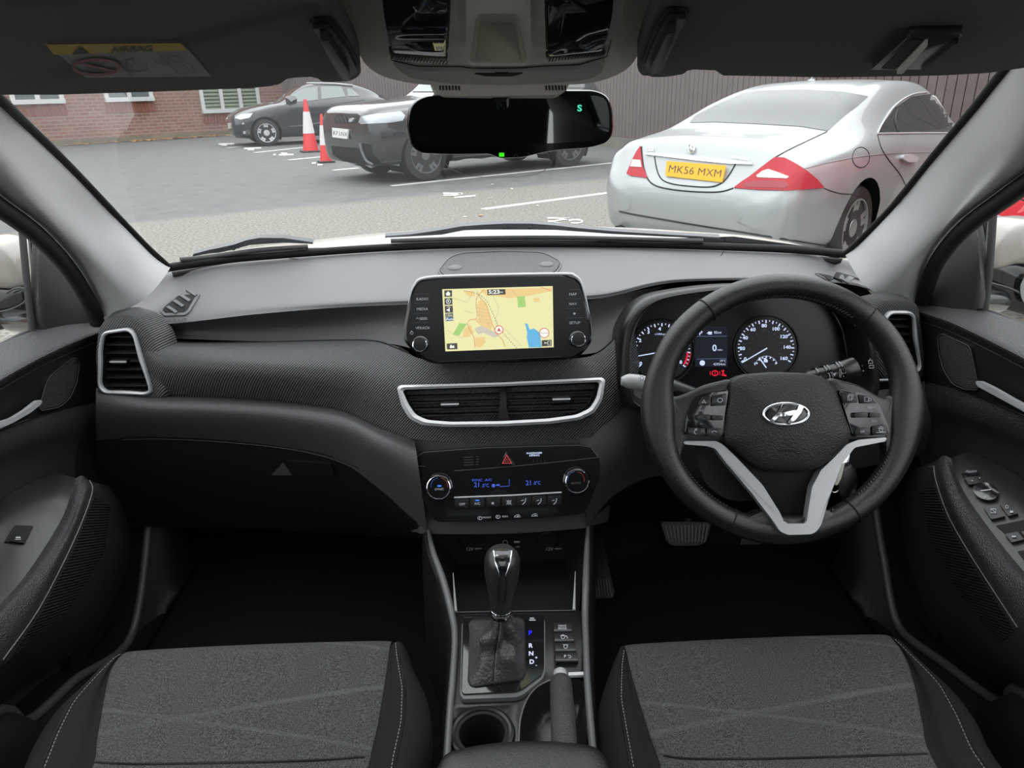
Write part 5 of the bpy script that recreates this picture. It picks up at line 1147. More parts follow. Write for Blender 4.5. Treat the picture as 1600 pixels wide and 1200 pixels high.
# ================================================================== DOORS
def px_(pts): return [PX(*p) for p in pts]
def door(side):
    L_ = side < 0
    lab = 'black front passenger door panel with silver pull handle, at the left' if L_ else 'black driver door panel with window switches and silver pull handle, at the right'
    t = thing('door_panel', lab, 'door', (side*.76, .8, .5))
    if L_:
        sill = [(170, 498, -.735), (152, 503, -.75), (100, 508, -.765), (64, 513, -.775), (0, 537, -.785), (-60, 563, -.785), (-300, 690, -.785)]
        lip = [(172, 512, -.715), (157, 520, -.712), (110, 538, -.712), (60, 561, -.712), (0, 594, -.712), (-60, 630, -.712), (-300, 780, -.712)]
        lip2 = [(172, 520, -.722), (157, 529, -.722), (110, 548, -.722), (60, 571, -.722), (0, 605, -.722), (-60, 642, -.722), (-300, 795, -.722)]
        mid = [(172, 618, -.745), (157, 623, -.735), (110, 637, -.732), (60, 652, -.730), (0, 674, -.730), (-60, 698, -.730), (-300, 800, -.73)]
        low = [(180, 740, -.755), (157, 745, -.755), (110, 755, -.755), (60, 765, -.755), (0, 790, -.755), (-60, 820, -.755), (-300, 950, -.755)]
        bot = [(232, 1010, -.765), (215, 1030, -.765), (150, 1080, -.765), (80, 1130, -.765), (0, 1190, -.765), (-60, 1235, -.765), (-300, 1450, -.765)]
    else:
        sill = [(1418, 470, .735), (1432, 475, .75), (1485, 481, .765), (1527, 482, .775), (1600, 506, .785), (1660, 532, .785), (1900, 650, .785)]
        lip = [(1420, 484, .715), (1436, 489, .712), (1480, 503, .712), (1530, 525, .712), (1600, 560, .712), (1660, 592, .712), (1900, 730, .712)]
        lip2 = [(1420, 492, .722), (1436, 498, .722), (1480, 513, .722), (1530, 536, .722), (1600, 572, .722), (1660, 604, .722), (1900, 745, .722)]
        mid = [(1428, 590, .745), (1442, 595, .735), (1480, 604, .732), (1530, 622, .730), (1600, 651, .730), (1660, 675, .730), (1900, 780, .73)]
        low = [(1422, 712, .755), (1445, 716, .755), (1490, 725, .755), (1540, 738, .755), (1600, 765, .755), (1660, 795, .755), (1900, 920, .755)]
        bot = [(1370, 985, .765), (1385, 1005, .765), (1440, 1050, .765), (1510, 1095, .765), (1600, 1150, .765), (1660, 1190, .765), (1900, 1400, .765)]
    up = loft('upper_pad', [px_(sill), [p+Vector((0, 0, .004)) for p in px_(lip)], px_(lip2)], 'door', t, nu=60, nv=6)
    md = loft('middle_panel', [px_(lip2), [(a+b)/2 for a, b in zip(px_(lip2), px_(mid))], px_(mid)], 'satin', t, nu=60, nv=4)
    lw = loft('lower_panel', [px_(mid), [p+Vector((-side*.006, 0, 0)) for p in [(a*3+b)/4 for a, b in zip(px_(mid), px_(low))]], px_(low), px_(bot)], 'door', t, nu=60, nv=6)
    SM, SL = Surf(md), Surf(lw)
    seam('trim_line', SM, [(p[0], p[1]+3) for p in lip2[1:6]], .0008, 'door', t, .001)
    seam('trim_line', SM, [(p[0], p[1]-2.5) for p in mid[1:6]], .0009, 'gloss', t, .001)
    if L_:
        tw = [(58, 640), (70, 598), (76, 588), (112, 560), (118, 566), (114, 596), (104, 620), (88, 634)]
        rc_ = [(-30, 640), (-5, 600), (25, 590), (52, 580), (60, 578), (66, 590), (55, 638), (52, 650), (20, 660), (-30, 672)]
        hnd = [(-30, 664), (0, 655), (20, 643), (41, 627), (46, 628), (46, 633), (28, 647), (0, 663), (-30, 676)]
        K0 = [(100, 742, -.70), (84, 760, -.70), (60, 782, -.70), (25, 810, -.70), (0, 826, -.70), (-60, 870, -.70)]
        K1 = [(119, 747, -.668), (113, 765, -.665), (94, 815, -.66), (42, 896, -.655), (0, 945, -.655), (-60, 1010, -.655)]
        K2 = [(129, 743, -.664), (126, 765, -.652), (106, 823, -.642), (52, 908, -.636), (0, 968, -.636), (-60, 1036, -.636)]
        K3 = [(140, 751, -.668), (143, 772, -.648), (114, 847, -.634), (60, 952, -.628), (4, 1031, -.628), (-50, 1095, -.628)]
        K4 = [(165, 758, -.71), (180, 795, -.69), (170, 868, -.67), (118, 952, -.662), (50, 1010, -.662), (-40, 1085, -.662)]
        K5 = [(178, 760, -.755), (208, 800, -.755), (206, 880, -.75), (150, 985, -.745), (75, 1050, -.745), (-20, 1125, -.745)]
        Kr = [(86, 738, -.75), (70, 745, -.75), (45, 755, -.75), (12, 775, -.75), (-15, 800, -.75), (-70, 840, -.75)]
    else:
        tw = [(1471, 527), (1476, 523), (1518, 542), (1532, 607), (1512, 606), (1494, 598), (1481, 578), (1474, 555)]
        rc_ = [(1524, 546), (1532, 545), (1600, 575), (1660, 600), (1660, 660), (1600, 640), (1545, 618), (1538, 610)]
        hnd = [(1543, 597), (1549, 596), (1570, 606), (1600, 623), (1640, 644), (1640, 655), (1600, 633), (1570, 617), (1547, 605)]
        K0 = [(1500, 710, .70), (1514, 722, .70), (1540, 745, .70), (1575, 775, .70), (1600, 797, .70), (1680, 870, .70)]
        K1 = [(1486, 716, .668), (1493, 740, .665), (1512, 778, .66), (1555, 838, .655), (1600, 893, .655), (1680, 980, .655)]
        K2 = [(1474, 712, .664), (1480, 735, .652), (1500, 786, .642), (1545, 856, .636), (1600, 920, .636), (1680, 1005, .636)]
        K3 = [(1459, 722, .668), (1463, 752, .648), (1485, 812, .634), (1530, 888, .628), (1590, 980, .628), (1670, 1070, .628)]
        K4 = [(1438, 730, .71), (1430, 775, .69), (1448, 850, .67), (1490, 930, .662), (1555, 1010, .662), (1650, 1100, .662)]
        K5 = [(1425, 735, .755), (1402, 785, .755), (1415, 870, .75), (1455, 970, .745), (1530, 1050, .745), (1630, 1130, .745)]
        Kr = [(1512, 706, .75), (1528, 712, .75), (1555, 724, .75), (1592, 745, .75), (1620, 768, .75), (1700, 830, .75)]
    patch('tweeter_surround', SM, [(Vector(p)+(Vector(p)-Vector((sum(q[0] for q in tw)/len(tw), sum(q[1] for q in tw)/len(tw)))).normalized()*3.5) for p in [Vector(q) for q in tw]], 'satin', t, .0035, 7, r=6)
    patch('tweeter_grille', SM, tw, mat('tweeter_mesh', (.02, .02, .021), .6, bump=('cell', 700, .002)), t, .0042, 7, r=6)
    seam('tweeter_rim', SM, shrink(rnd([tuple(p) for p in tw], 6), -2.2), .0008, 'silver' if False else 'padlow', t, .0045, True, 0)
    patch('handle_recess', SM, rc_, 'dark', t, .001, 8, r=5)
    hp = [SM.hit(x, y)[0] for x, y in rnd(hnd, 4)]; of = Vector((-side*.020, 0, .002))
    prism('pull_handle', [p+of for p in hp], [p+of*.62 for p in hp], 'silver', t, .002, label='silver pull handle')
    # armrest body, one flowing moulding
    run = lambda K_: px_(K_)+[px_(K_)[-1]+Vector((0, -.40, .0))]
    arm = loft('armrest', [run(K1), run(K2), run(K3), run(K4), run(K5)], 'door', t, nu=50, nv=6, ang=70)
    sw = loft('switch_panel', [run(Kr), run(K0), run(K1)], mat('switch_panel_grey', (.022, .022, .0225), .38), t, nu=50, nv=4)
    SA, SS = Surf(arm), Surf(sw)
    seam('armrest_seam', SA, [(p[0], p[1]) for p in K3[:5]], .0009, 'stitch', t, .0003)
    patch('ribbed_lower_trim', SA, [(p[0]+(3 if L_ else -3), p[1]+6) for p in K3[1:5]]+[(p[0]-(8 if L_ else -8), p[1]-4) for p in K4[1:5]][::-1], mat('door_ribbed', (.016, .016, .016), .5, bump=('rib', ribdir(0, .6, 1, .0042), .0012)), t, .0008, 10)
    if L_:
        b = patch('window_switch', SS, [(6, 848), (22, 822), (52, 823), (38, 851)], 'dark', t, .002, 6, r=2)
        patch('switch_key', SS, [(12, 848), (21, 837), (40, 839), (34, 851)], 'dark', b, .004, 5, r=1)
        k = Ink(SS, .0048); k.rect(21, 842, 29, 844); k.line([(20, 846), (30, 846)], .8); k.done('switch_mark', 'print', b)
    else:
        def key(o_, ic=None, off=.005, m='satin'):
            b = patch('door_switch', SS, o_, m, t, off, 6, r=2); return b
        key([(1501, 741), (1528, 738), (1532, 744), (1505, 747)], off=.002, m='gloss'); key([(1506, 750), (1533, 747), (1541, 757), (1514, 761)])
        b = patch('mirror_adjust', SS, [(1524+21*cos(a), 771+13*sin(a)) for a in [2*pi*i/20 for i in range(20)]] if False else [(1541+20*cos(a), 772+13*sin(a)*1.0+4*cos(a)) for a in [2*pi*i/20 for i in range(20)]], 'gloss', t, .006, 6)
        key([(1537, 795), (1558, 792), (1572, 810), (1550, 815)]); key([(1562, 790), (1578, 788), (1592, 806), (1577, 810)])
        key([(1556, 822), (1600, 813), (1640, 830), (1640, 850), (1575, 838)], off=.001, m='dark'); key([(1571, 838), (1592, 834), (1602, 846), (1582, 851)]); key([(1597, 834), (1620, 832), (1630, 846), (1608, 848)])
        key([(1590, 862), (1640, 855), (1660, 880), (1610, 890)], off=.001, m='dark')
        k = Ink(SS, .0068)
        k.text('AUTO', 1518, 742.6, 3, 1.2, 3); k.line([(1508, 743), (1511, 740)], .7); k.line([(1533, 772), (1550, 770)], 1.6); k.line([(1541, 764), (1543, 761), (1545, 764)], .8); k.line([(1539, 781), (1541, 784), (1543, 781)], .8)
        k.rect(1550, 800, 1558, 806, .9); k.line([(1550, 800), (1558, 806)], .8); k.circ(1575, 797, 2.2, .7); k.rect(1580, 803, 1585, 806); k.circ(1519, 756, 1); k.circ(1531, 752, 1); k.rect(1583, 842, 1590, 844); k.rect(1605, 839, 1611, 841)
        k.done('switch_symbols', 'print', t)
    # door pocket rim: dark scoop in the lower panel
    return t
door(-1); door(1)
# weatherstrips and sill trims that run round the door openings
for side, pts in ((-1, [(236, 780, -.70), (231, 830, -.70), (226, 880, -.70), (218, 940, -.70), (206, 990, -.70), (186, 1020, -.70), (150, 1043, -.70), (118, 1062, -.70), (75, 1102, -.70), (40, 1128, -.70), (-60, 1160, -.70)]), (1, [(1366, 780, .70), (1373, 830, .70), (1382, 880, .70), (1392, 940, .70), (1405, 980, .70), (1430, 1005, .70), (1480, 1040, .70), (1530, 1078, .70), (1570, 1102, .70), (1640, 1120, .70)])):
    t = thing('door_weatherstrip', 'rubber door seal curving down %s the %s seat' % (('left of', 'passenger') if side < 0 else ('right of', 'driver')), 'door seal', (side*.7, .9, .5))
    q = px_(pts); q.append(q[-1]+Vector((0, -.6, .0))); tube('seal', q, .0075, mat('seal_grey', (.05, .05, .05), .45), t, n=10, smooth_n=6)
    b = spline(q, 5, per=True)
    loft('sill_trim', [b, [p+Vector((-side*.03, .01, -.04)) for p in b], [Vector((p.x-side*.05, p.y+.02, .46)) for p in b]], 'black', t, nu=40, nv=3)
    loft('outer_trim', [b, [p+Vector((side*.10, .02, -.02)) for p in b]], 'dark', t, nu=40, nv=3)
# kick panels ahead of the doors
for side, nm in ((-1, 'left'), (1, 'right')):
    o_ = thing('kick_panel', 'black footwell side panel on the %s' % ('passenger side' if side < 0 else 'driver side'), 'footwell panel', (side*.74, 1.3, .5))
    X = side*.755
    obj('panel', [(X, 1.0, .46), (X, 1.72, .46), (X, 1.6, 1.0), (X, 1.22, .93), (X, 1.16, .75), (X*.99, 1.0, .60), (X-side*.012, 1.0, .46), (X-side*.012, 1.72, .46), (X-side*.012, 1.6, 1.0), (X-side*.012, 1.22, .93), (X-side*.012, 1.16, .75), (X*.99-side*.012, 1.0, .60)], [(0, 1, 2, 3, 4, 5), (11, 10, 9, 8, 7, 6)]+[(i, (i+1) % 6, (i+1) % 6+6, i+6) for i in range(6)], 'dark', o_, False)
# windows of the front doors, their frames, sail panels
for side in (-1, 1):
    L_ = side < 0
    t = thing('door_window_frame', ('black quarter panel and frame of the passenger door window' if L_ else 'black quarter panel and frame of the driver door window'), 'window frame', (side*.76, 1.0, .95))
    if L_:
        sail = [(54, 379, -.775), (71, 382, -.775), (92, 395, -.775), (113, 416, -.775), (133, 452, -.775), (143, 496, -.77), (145, 512, -.765), (64, 522, -.775)]
        strut = [(34, 352, -.78), (38, 400, -.78), (44, 460, -.78), (52, 530, -.78)]; strut2 = [(47, 362, -.785), (51, 400, -.785), (57, 460, -.785), (64, 525, -.785)]
        fr_ = [(130, 440, -.78), (100, 402, -.78), (70, 375, -.78), (34, 352, -.78), (0, 328, -.78), (-80, 270, -.78), (-160, 205, -.78)]
        pane = [(56, 525, -.80), (48, 372, -.80), (10, 330, -.79), (-160, 190, -.76), (-500, 190, -.76), (-500, 820, -.80), (-60, 570, -.80)]
        sl = [(70, 517, -.786), (40, 521, -.786), (0, 541, -.786), (-80, 578, -.786)]
    else:
        sail = [(1440, 470, .765), (1447, 440, .775), (1462, 408, .775), (1486, 380, .775), (1515, 357, .775), (1532, 350, .775), (1536, 482, .775), (1480, 484, .77)]
        strut = [(1552, 335, .78), (1549, 380, .78), (1545, 430, .78), (1538, 490, .78)]; strut2 = [(1541, 340, .785), (1538, 380, .785), (1534, 430, .785), (1529, 488, .785)]
        fr_ = [(1452, 420, .78), (1480, 380, .78), (1515, 348, .78), (1550, 328, .78), (1600, 290, .78), (1660, 245, .78), (1720, 200, .78)]
        pane = [(1538, 492, .80), (1542, 345, .80), (1590, 296, .79), (1740, 170, .76), (2000, 170, .76), (2000, 760, .80), (1660, 540, .80)]
        sl = [(1528, 486, .786), (1552, 490, .786), (1600, 510, .786), (1680, 545, .786)]
    q = px_(sail); prism('sail_panel', [p+Vector((-side*.008, 0, 0)) for p in spline(q, 40, True)], [p+Vector((side*.004, 0, 0)) for p in spline(q, 40, True)], mat('sail_black', (.022, .022, .023), .5), t, .004)
    tube('front_strut', px_(strut), .0055, 'rubber', t, smooth_n=4); tube('glass_channel', px_(strut2), .0045, 'gloss', t, smooth_n=4)
    tube('upper_frame', px_(fr_)+[Vector((side*.66, .35, 1.39)), Vector((side*.66, -.12, 1.40))], .010, 'rubber', t, smooth_n=5); tube('waist_seal', px_(sl), .0045, 'rubber', t, smooth_n=4)
    w = obj('window_%d' % (5 if L_ else 6), px_(pane), [tuple(range(len(pane)))], 'glass', None, False); st(w)
# ================================================================== PEDALS
PB = Pl(P(1070, 840, 1.32), facing(35))
t = thing('brake_pedal', 'wide ribbed brake pedal in the dark driver footwell', 'pedal', PB.p)
plate('pad', PB, [(1032, 815), (1112, 816), (1104, 846), (1094, 852), (1052, 853), (1042, 848)], 'rubber', t, -.02, 0, r=5, bevel=.004)
k = Ink(PB, .001)
for i in range(12): k.line([(1040+i*6, 820), (1046+i*5, 847)], 1.6)
k.done('ribs', 'satin', t)
tube('arm', [PB.h(1075, 835, -.015), PB.h(1082, 790, -.04), Vector((PB.h(1085, 760).x, 1.60, .86))], .012, 'dark', t)
PA = Pl(P(1168, 900, 1.28), facing(45))
t = thing('accelerator_pedal', 'long floor-hinged accelerator pedal below the steering wheel', 'pedal', PA.p)
plate('pad', PA, [(1158, 840), (1190, 840), (1186, 932), (1146, 932)], 'rubber', t, -.02, 0, r=5, bevel=.003)
tube('arm', [PA.h(1174, 845, -.015), Vector((PA.h(1174, 845).x, 1.66, .72))], .012, 'dark', t)
plate('hinge_plate', PA, [(1140, 940), (1192, 938), (1199, 958), (1160, 960), (1142, 955)], 'satin', t, -.03, 0, r=3, bevel=.003)
k = Ink(PA, .001)
for i in range(5): k.line([(1163+i*5.5, 850), (1154+i*6.5, 925)], 1)
k.done('ribs', 'satin', t)
tg = thing('ribbed_footrest_mat', 'ribbed carpet edge beside the console in the driver footwell', 'floor mat', P(938, 880, 1.2))
MT = Pl(P(938, 900, 1.1), Vector((-.2, -.5, .8)))
plate('mat', MT, [(922, 850), (940, 838), (960, 925), (958, 934), (924, 936)], 'black', tg, -.01, 0, r=3, bevel=.001)
k = Ink(MT, .001)
for i in range(7): k.line([(926+i*4.2, 905), (928+i*4.6, 932)], 1.1)
k.done('ribs', 'padlow', tg)
# ================================================================== DOOR MIRRORS
def wing(side):
    L_ = side < 0
    t = thing('door_mirror', 'beige and black door mirror outside the %s window' % ('passenger' if L_ else 'driver'), 'door mirror', (side*1.0, 1.3, .95))
    Y = 1.36 if L_ else 1.33
    if L_:
        out = [(-110, 420), (-70, 380), (-30, 375), (0, 384), (18, 402), (30, 425), (37, 448), (20, 452), (-50, 449), (-110, 448)]
        blk = [(-110, 446), (-50, 448), (10, 450), (37, 449), (42, 470), (44, 512), (10, 516), (-50, 530), (-110, 540)]
        gls = [(-90, 462), (-20, 462), (-12, 470), (-14, 500), (-40, 506), (-90, 508)]
        hl = [(10, 458), (24, 451), (40, 452), (40, 470), (20, 482), (0, 487), (-30, 490)]
    else:
        out = [(1548, 424), (1550, 400), (1560, 378), (1578, 358), (1600, 348), (1640, 345), (1700, 380), (1720, 420), (1640, 420), (1590, 412)]
        blk = [(1545, 412), (1560, 414), (1590, 410), (1640, 420), (1720, 420), (1720, 520), (1620, 500), (1545, 478)]
        gls = [(1592, 445), (1602, 428), (1680, 432), (1690, 500), (1605, 482), (1594, 465)]
        hl = [(1546, 442), (1570, 448), (1590, 456), (1600, 466)]
    def shell(name, o_, m, d0, d1):
        q = rnd(o_, 10, 3); c = sum([P(p.x, p.y, Y) for p in q], Vector())/len(q); f = [P(p.x, p.y, Y) for p in q]
        return loft(name, [[c+(p-c)*k+Vector((0, d, 0)) for p in f] for k, d in ((.02, d0-.01), (.6, d0-.006), (.94, d0), (1, d0+.012), (1, .05), (.92, .09), (.6, d1), (.02, d1+.01))], m, t, nu=len(f), closed=True, nv=3, ang=80)
    shell('painted_cap', out, mat('beige_pearl_paint', (.25, .232, .205), .25, coat=.5), 0, .13)
    shell('lower_shell', blk, 'gloss', .01, .10)
    GP = Pl(P(gls[0][0], gls[0][1], Y-.004), Vector((-side*.25, -1, .02)))
    plate('mirror_glass', GP, gls, 'mirror', t, 0, .004, r=8)
    tube('trim_highlight', [P(x, y, Y-.006) for x, y in hl], .002, 'padlow', t, smooth_n=4)
    tube('mount_arm', [P(*( (20, 500) if L_ else (1560, 470)), Y), P(*((70, 505) if L_ else (1520, 470)), Y-.08)], .022, 'gloss', t, n=12)
wing(-1); wing(1)
# ================================================================== OUTSIDE
def asphalt():
    m = bpy.data.materials.new('asphalt'); t = nt(m); b = t.nodes['Principled BSDF']; L = t.links.new
    tc = t.nodes.new('ShaderNodeTexCoord')
    def noise(sc, de=3):
        n = t.nodes.new('ShaderNodeTexNoise'); n.inputs['Scale'].default_value = sc; n.inputs['Detail'].default_value = de; L(tc.outputs['Object'], n.inputs['Vector']); return n.outputs['Fac']
    def ramp(f, a, c, p0=.35, p1=.65):
        r = t.nodes.new('ShaderNodeValToRGB'); e = r.color_ramp.elements; e[0].position = p0; e[1].position = p1; e[0].color = (*a, 1); e[1].color = (*c, 1); L(f, r.inputs[0]); return r.outputs[0]
    new = ramp(noise(3.5, 5), (.082, .083, .083), (.104, .104, .101))
    old = ramp(noise(34, 4), (.080, .077, .064), (.215, .207, .180))
    # worn coarse surface nearer the car, newer smooth surface beyond a crooked joint
    p0, p1 = PG(600, 312), PG(160, 352); d = (p1-p0); nn = Vector((-d.y, d.x, 0)).normalized()
    if nn.dot(PG(400, 240)-p0) < 0: nn = -nn
    dt = t.nodes.new('ShaderNodeVectorMath'); dt.operation = 'DOT_PRODUCT'; dt.inputs[1].default_value = nn; L(tc.outputs['Object'], dt.inputs[0])
    ad = t.nodes.new('ShaderNodeMath'); ad.operation = 'SUBTRACT'; ad.inputs[1].default_value = nn.dot(p0); L(dt.outputs['Value'], ad.inputs[0])
    wob = t.nodes.new('ShaderNodeMath'); wob.operation = 'MULTIPLY_ADD'; wob.inputs[1].default_value = .5; L(noise(.8, 4), wob.inputs[0]); L(ad.outputs[0], wob.inputs[2])
    mr = t.nodes.new('ShaderNodeMapRange'); mr.inputs[1].default_value = .1; mr.inputs[2].default_value = .5; L(wob.outputs[0], mr.inputs[0])
    mx = t.nodes.new('ShaderNodeMix'); mx.data_type = 'RGBA'; L(mr.outputs[0], mx.inputs[0]); L(old, mx.inputs[6]); L(new, mx.inputs[7])
    L(mx.outputs[2], b.inputs['Base Color']); b.inputs['Roughness'].default_value = .8
    bp = t.nodes.new('ShaderNodeBump'); bp.inputs['Distance'].default_value = .004; L(noise(60, 3), bp.inputs['Height']); L(bp.outputs[0], b.inputs['Normal'])
    return m
g = obj('ground', [(-70, -30, 0), (70, -30, 0), (70, 90, 0), (-70, 90, 0)], [(0, 1, 2, 3)], asphalt(), None, False); st(g)
# ------------------------------------------------------------------ brick building
WA, WB = PG(95, 228), PG(340, 212)
wd = (WB-WA); wd.z = 0; wd.normalize(); wn = Vector((wd.y, -wd.x, 0))
WP = Pl(WA, wn)
def brick():
    m = bpy.data.materials.new('red_brick'); t = nt(m); b = t.nodes['Principled BSDF']; L = t.links.new
    tc = t.nodes.new('ShaderNodeTexCoord'); d = t.nodes.new('ShaderNodeVectorMath'); d.operation = 'DOT_PRODUCT'; d.inputs[1].default_value = wd; L(tc.outputs['Object'], d.inputs[0])
    sx = t.nodes.new('ShaderNodeSeparateXYZ'); L(tc.outputs['Object'], sx.inputs[0]); cb = t.nodes.new('ShaderNodeCombineXYZ'); L(d.outputs['Value'], cb.inputs[0]); L(sx.outputs['Z'], cb.inputs[1])
    br = t.nodes.new('ShaderNodeTexBrick'); L(cb.outputs[0], br.inputs['Vector']); br.inputs['Scale'].default_value = 1
    br.inputs['Brick Width'].default_value = .30; br.inputs['Row Height'].default_value = .105; br.inputs['Mortar Size'].default_value = .014
    br.inputs['Color1'].default_value = (.24, .115, .078, 1); br.inputs['Color2'].default_value = (.175, .078, .055, 1); br.inputs['Mortar'].default_value = (.25, .20, .165, 1)
    n = t.nodes.new('ShaderNodeTexNoise'); n.inputs['Scale'].default_value = .9; n.inputs['Detail'].default_value = 5; L(cb.outputs[0], n.inputs['Vector'])
    mr = t.nodes.new('ShaderNodeMapRange'); mr.inputs[3].default_value = .7; mr.inputs[4].default_value = 1.3; L(n.outputs['Fac'], mr.inputs[0])
    mu = t.nodes.new('ShaderNodeMix'); mu.data_type = 'RGBA'; mu.blend_type = 'MULTIPLY'; mu.inputs[0].default_value = 1; L(br.outputs['Color'], mu.inputs[6]); L(mr.outputs[0], mu.inputs[7]); L(mu.outputs[2], b.inputs['Base Color']); b.inputs['Roughness'].default_value = .9
    return m
t = thing('brick_building', 'red brick building with white windows beyond the car park at the left', 'building', WA)
far = 3.0; wl0 = WA-wd*22; wl1 = WB+wd*far
MB_ = brick()
obj('wall', [wl0, wl1, wl1+Vector((0, 0, 6)), wl0+Vector((0, 0, 6)), wl0-wn*8, wl1-wn*8, wl1-wn*8+Vector((0, 0, 6)), wl0-wn*8+Vector((0, 0, 6))], [(0, 1, 2, 3), (5, 4, 7, 6), (1, 5, 6, 2), (4, 0, 3, 7), (3, 2, 6, 7)], MB_, t, False)
wf = mat('white_upvc', (.52, .53, .52), .4); gl_ = mat('window_dark_glass', (.10, .12, .12), .08, spec=.8)
bl_ = mat('green_blind', (.16, .20, .13), .5, bump=('rib', ribdir(0, 0, 1, .12), .03))
def wwin(xl, xr, yb, npan, blind, label):
    a = WP.h(xl, yb); b = WP.h(xr, yb+(xr-xl)*-.02); w_ = (b-a).dot(wd); z0 = a.z; H_ = 1.25
    f = thing('x', None, None) if False else None
    bars = []; T = .10*1.3
    def bx(u0, u1, z0_, z1_, dep, m, nm, par):
        q = [a+wd*u0, a+wd*u1]; v = []
        for off in (dep, -.02):
            for p, z in ((q[0], z0_), (q[1], z0_), (q[1], z1_), (q[0], z1_)): v.append(Vector((p.x, p.y, z))+wn*off)
        return prism(nm, v[:4], v[4:], m, par, 0)
    fr = bx(0, w_, z0-.02, z0+.11, .10, wf, 'window_frame', t)
    for i in range(npan+1):
        u = (w_-T)*i/npan; bx(u, u+T, z0+.1, z0+H_, .05, wf, 'frame_bar', fr)
    bx(0, w_, z0+H_-.1, z0+H_, .05, wf, 'frame_bar', fr); bx(T, w_-T, z0+.1, z0+H_-.1, .012, bl_ if blind else gl_, 'pane', fr)
    hd = bx(-.02, w_+.02, z0-.36, z0-.03, .012, mat('soldier_brick', (.22, .085, .06), .9, bump=('rib', tuple(wd*(2*pi/.12)), .02), vary=(9, .35)), 'soldier_course', t)
wwin(17, 101, 162.5, 2, False, ''); wwin(164, 240, 158.5, 2, False, ''); wwin(316, 408, 176.5, 3, True, '')
kb = prism('plinth', [p+wn*.12+Vector((0, 0, z)) for p, z in ((wl0, 0), (wl1, 0), (wl1, .16), (wl0, .16))], [p+Vector((0, 0, z)) for p, z in ((wl0, 0), (wl1, 0), (wl1, .16), (wl0, .16))], mat('mossy_plinth', (.14, .125, .085), .95, vary=(2.5, .5)), t)
# leaves along the wall and on the asphalt
vv, ff = [], []
def leaf(p, s_):
    a = random.uniform(0, 6.28); u = Vector((cos(a), sin(a), random.uniform(-.2, .2)))*s_; w = Vector((-sin(a), cos(a), random.uniform(-.2, .2)))*s_*.7
    k = len(vv); vv.extend([p-u, p+w, p+u, p-w]); ff.append((k, k+1, k+2, k+3))
for i in range(340):
    x = random.uniform(95, 340) if i < 120 else random.gauss(265, 35); x = max(60, min(345, x)); b_ = PG(x, 228-(x-95)*16/245)
    leaf(b_+wn*(.15+abs(random.gauss(0, .22)))+Vector((0, 0, .03)), random.uniform(.04, .09))
o = obj('fallen_leaves', vv, ff, mat('orange_leaf', (.42, .20, .07), .8, vary=(3, .5)), None, False); tag(o, 'orange fallen leaves lying along the foot of the brick wall', 'leaves', kind='stuff')
for i, (x, y, s_) in enumerate(((751.5, 337.5, .045), (766, 310.5, .035), (727, 340, .03), (769, 289, .04), (800, 296, .035), (840, 322.5, .03))):
    vv, ff = [], []; p_ = PG(x, y)+Vector((0, 0, .012)); leaf(p_, s_)
    o = obj('fallen_leaf', vv, ff, mat('dry_leaf_%d' % i, ((.5, .22, .06) if i == 0 else (.42, .38, .28)), .8), None, False)
    tag(o, ['orange leaf on the asphalt just above the wiper', 'pale leaf on the asphalt left of the long white line', 'small pale leaf on the asphalt left of the orange one', 'pale leaf on the asphalt below the mirror, nearest the black vehicle', 'pale leaf on the asphalt right of the one nearest the black vehicle', 'pale leaf on the asphalt close to the middle of the long white line'][i], 'leaf', 'single leaves on the asphalt')
# ------------------------------------------------------------------ timber fence
def fence(name, A, B, h, label):
    d = (B-A); Ln = d.length; d = d.normalized(); n = Vector((d.y, -d.x, 0))
    if n.dot(CPOS-A) < 0: n = -n
    f = thing(name, label, 'fence', A)
    nb = int(Ln/.145); vv, ff = [], []
    for i in range(nb):   # upright boards with a groove between neighbours, one surface
        u0 = i*Ln/nb; u1 = (i+.88)*Ln/nb; u2 = (i+1)*Ln/nb; k = len(vv)
        for z in (.2, h): vv += [A+d*u0+n*.0+Vector((0, 0, z)), A+d*u0+n*.03+Vector((0, 0, z)), A+d*u1+n*.03+Vector((0, 0, z)), A+d*u1+n*.0+Vector((0, 0, z))]
        ff += [(k, k+1, k+5, k+4), (k+1, k+2, k+6, k+5), (k+2, k+3, k+7, k+6)]
    obj('boards', vv, ff, mat('weathered_brown_timber', (.125, .096, .092), .85, vary=(5, .22)), f, False)
    obj('backing', [A+n*.001+Vector((0, 0, .2)), B+n*.001+Vector((0, 0, .2)), B+n*.001+Vector((0, 0, h)), A+n*.001+Vector((0, 0, h))], [(0, 1, 2, 3)], mat('groove_shade_timber', (.05, .037, .036), .9), f, False)  # darkened colour paints the shade seen in the grooves between boards
    v4 = lambda o_, z0, z1: [A+n*o_+Vector((0, 0, z0)), B+n*o_+Vector((0, 0, z0)), B+n*o_+Vector((0, 0, z1)), A+n*o_+Vector((0, 0, z1))]
    prism('gravel_board', v4(.06, 0, .24), v4(0, 0, .24), mat('concrete_board', (.15, .145, .115), .9, vary=(2, .4)), f)
    prism('capping_rail', v4(.05, h, h+.05), v4(-.04, h, h+.05), M['dark'], f)
FA = Vector((3.07, 18.3, 0)); FD = Vector((3.1, -7.7, 0)).normalized()
FC = FA-FD*4.5
fence('timber_fence', FC, FA+FD*17, 3.4, 'tall brown board fence running behind the silver saloon')
fence('timber_fence', wl1-wn*.3, FC, 3.4, 'brown board fence beyond the black hatchback, joining the brick building')
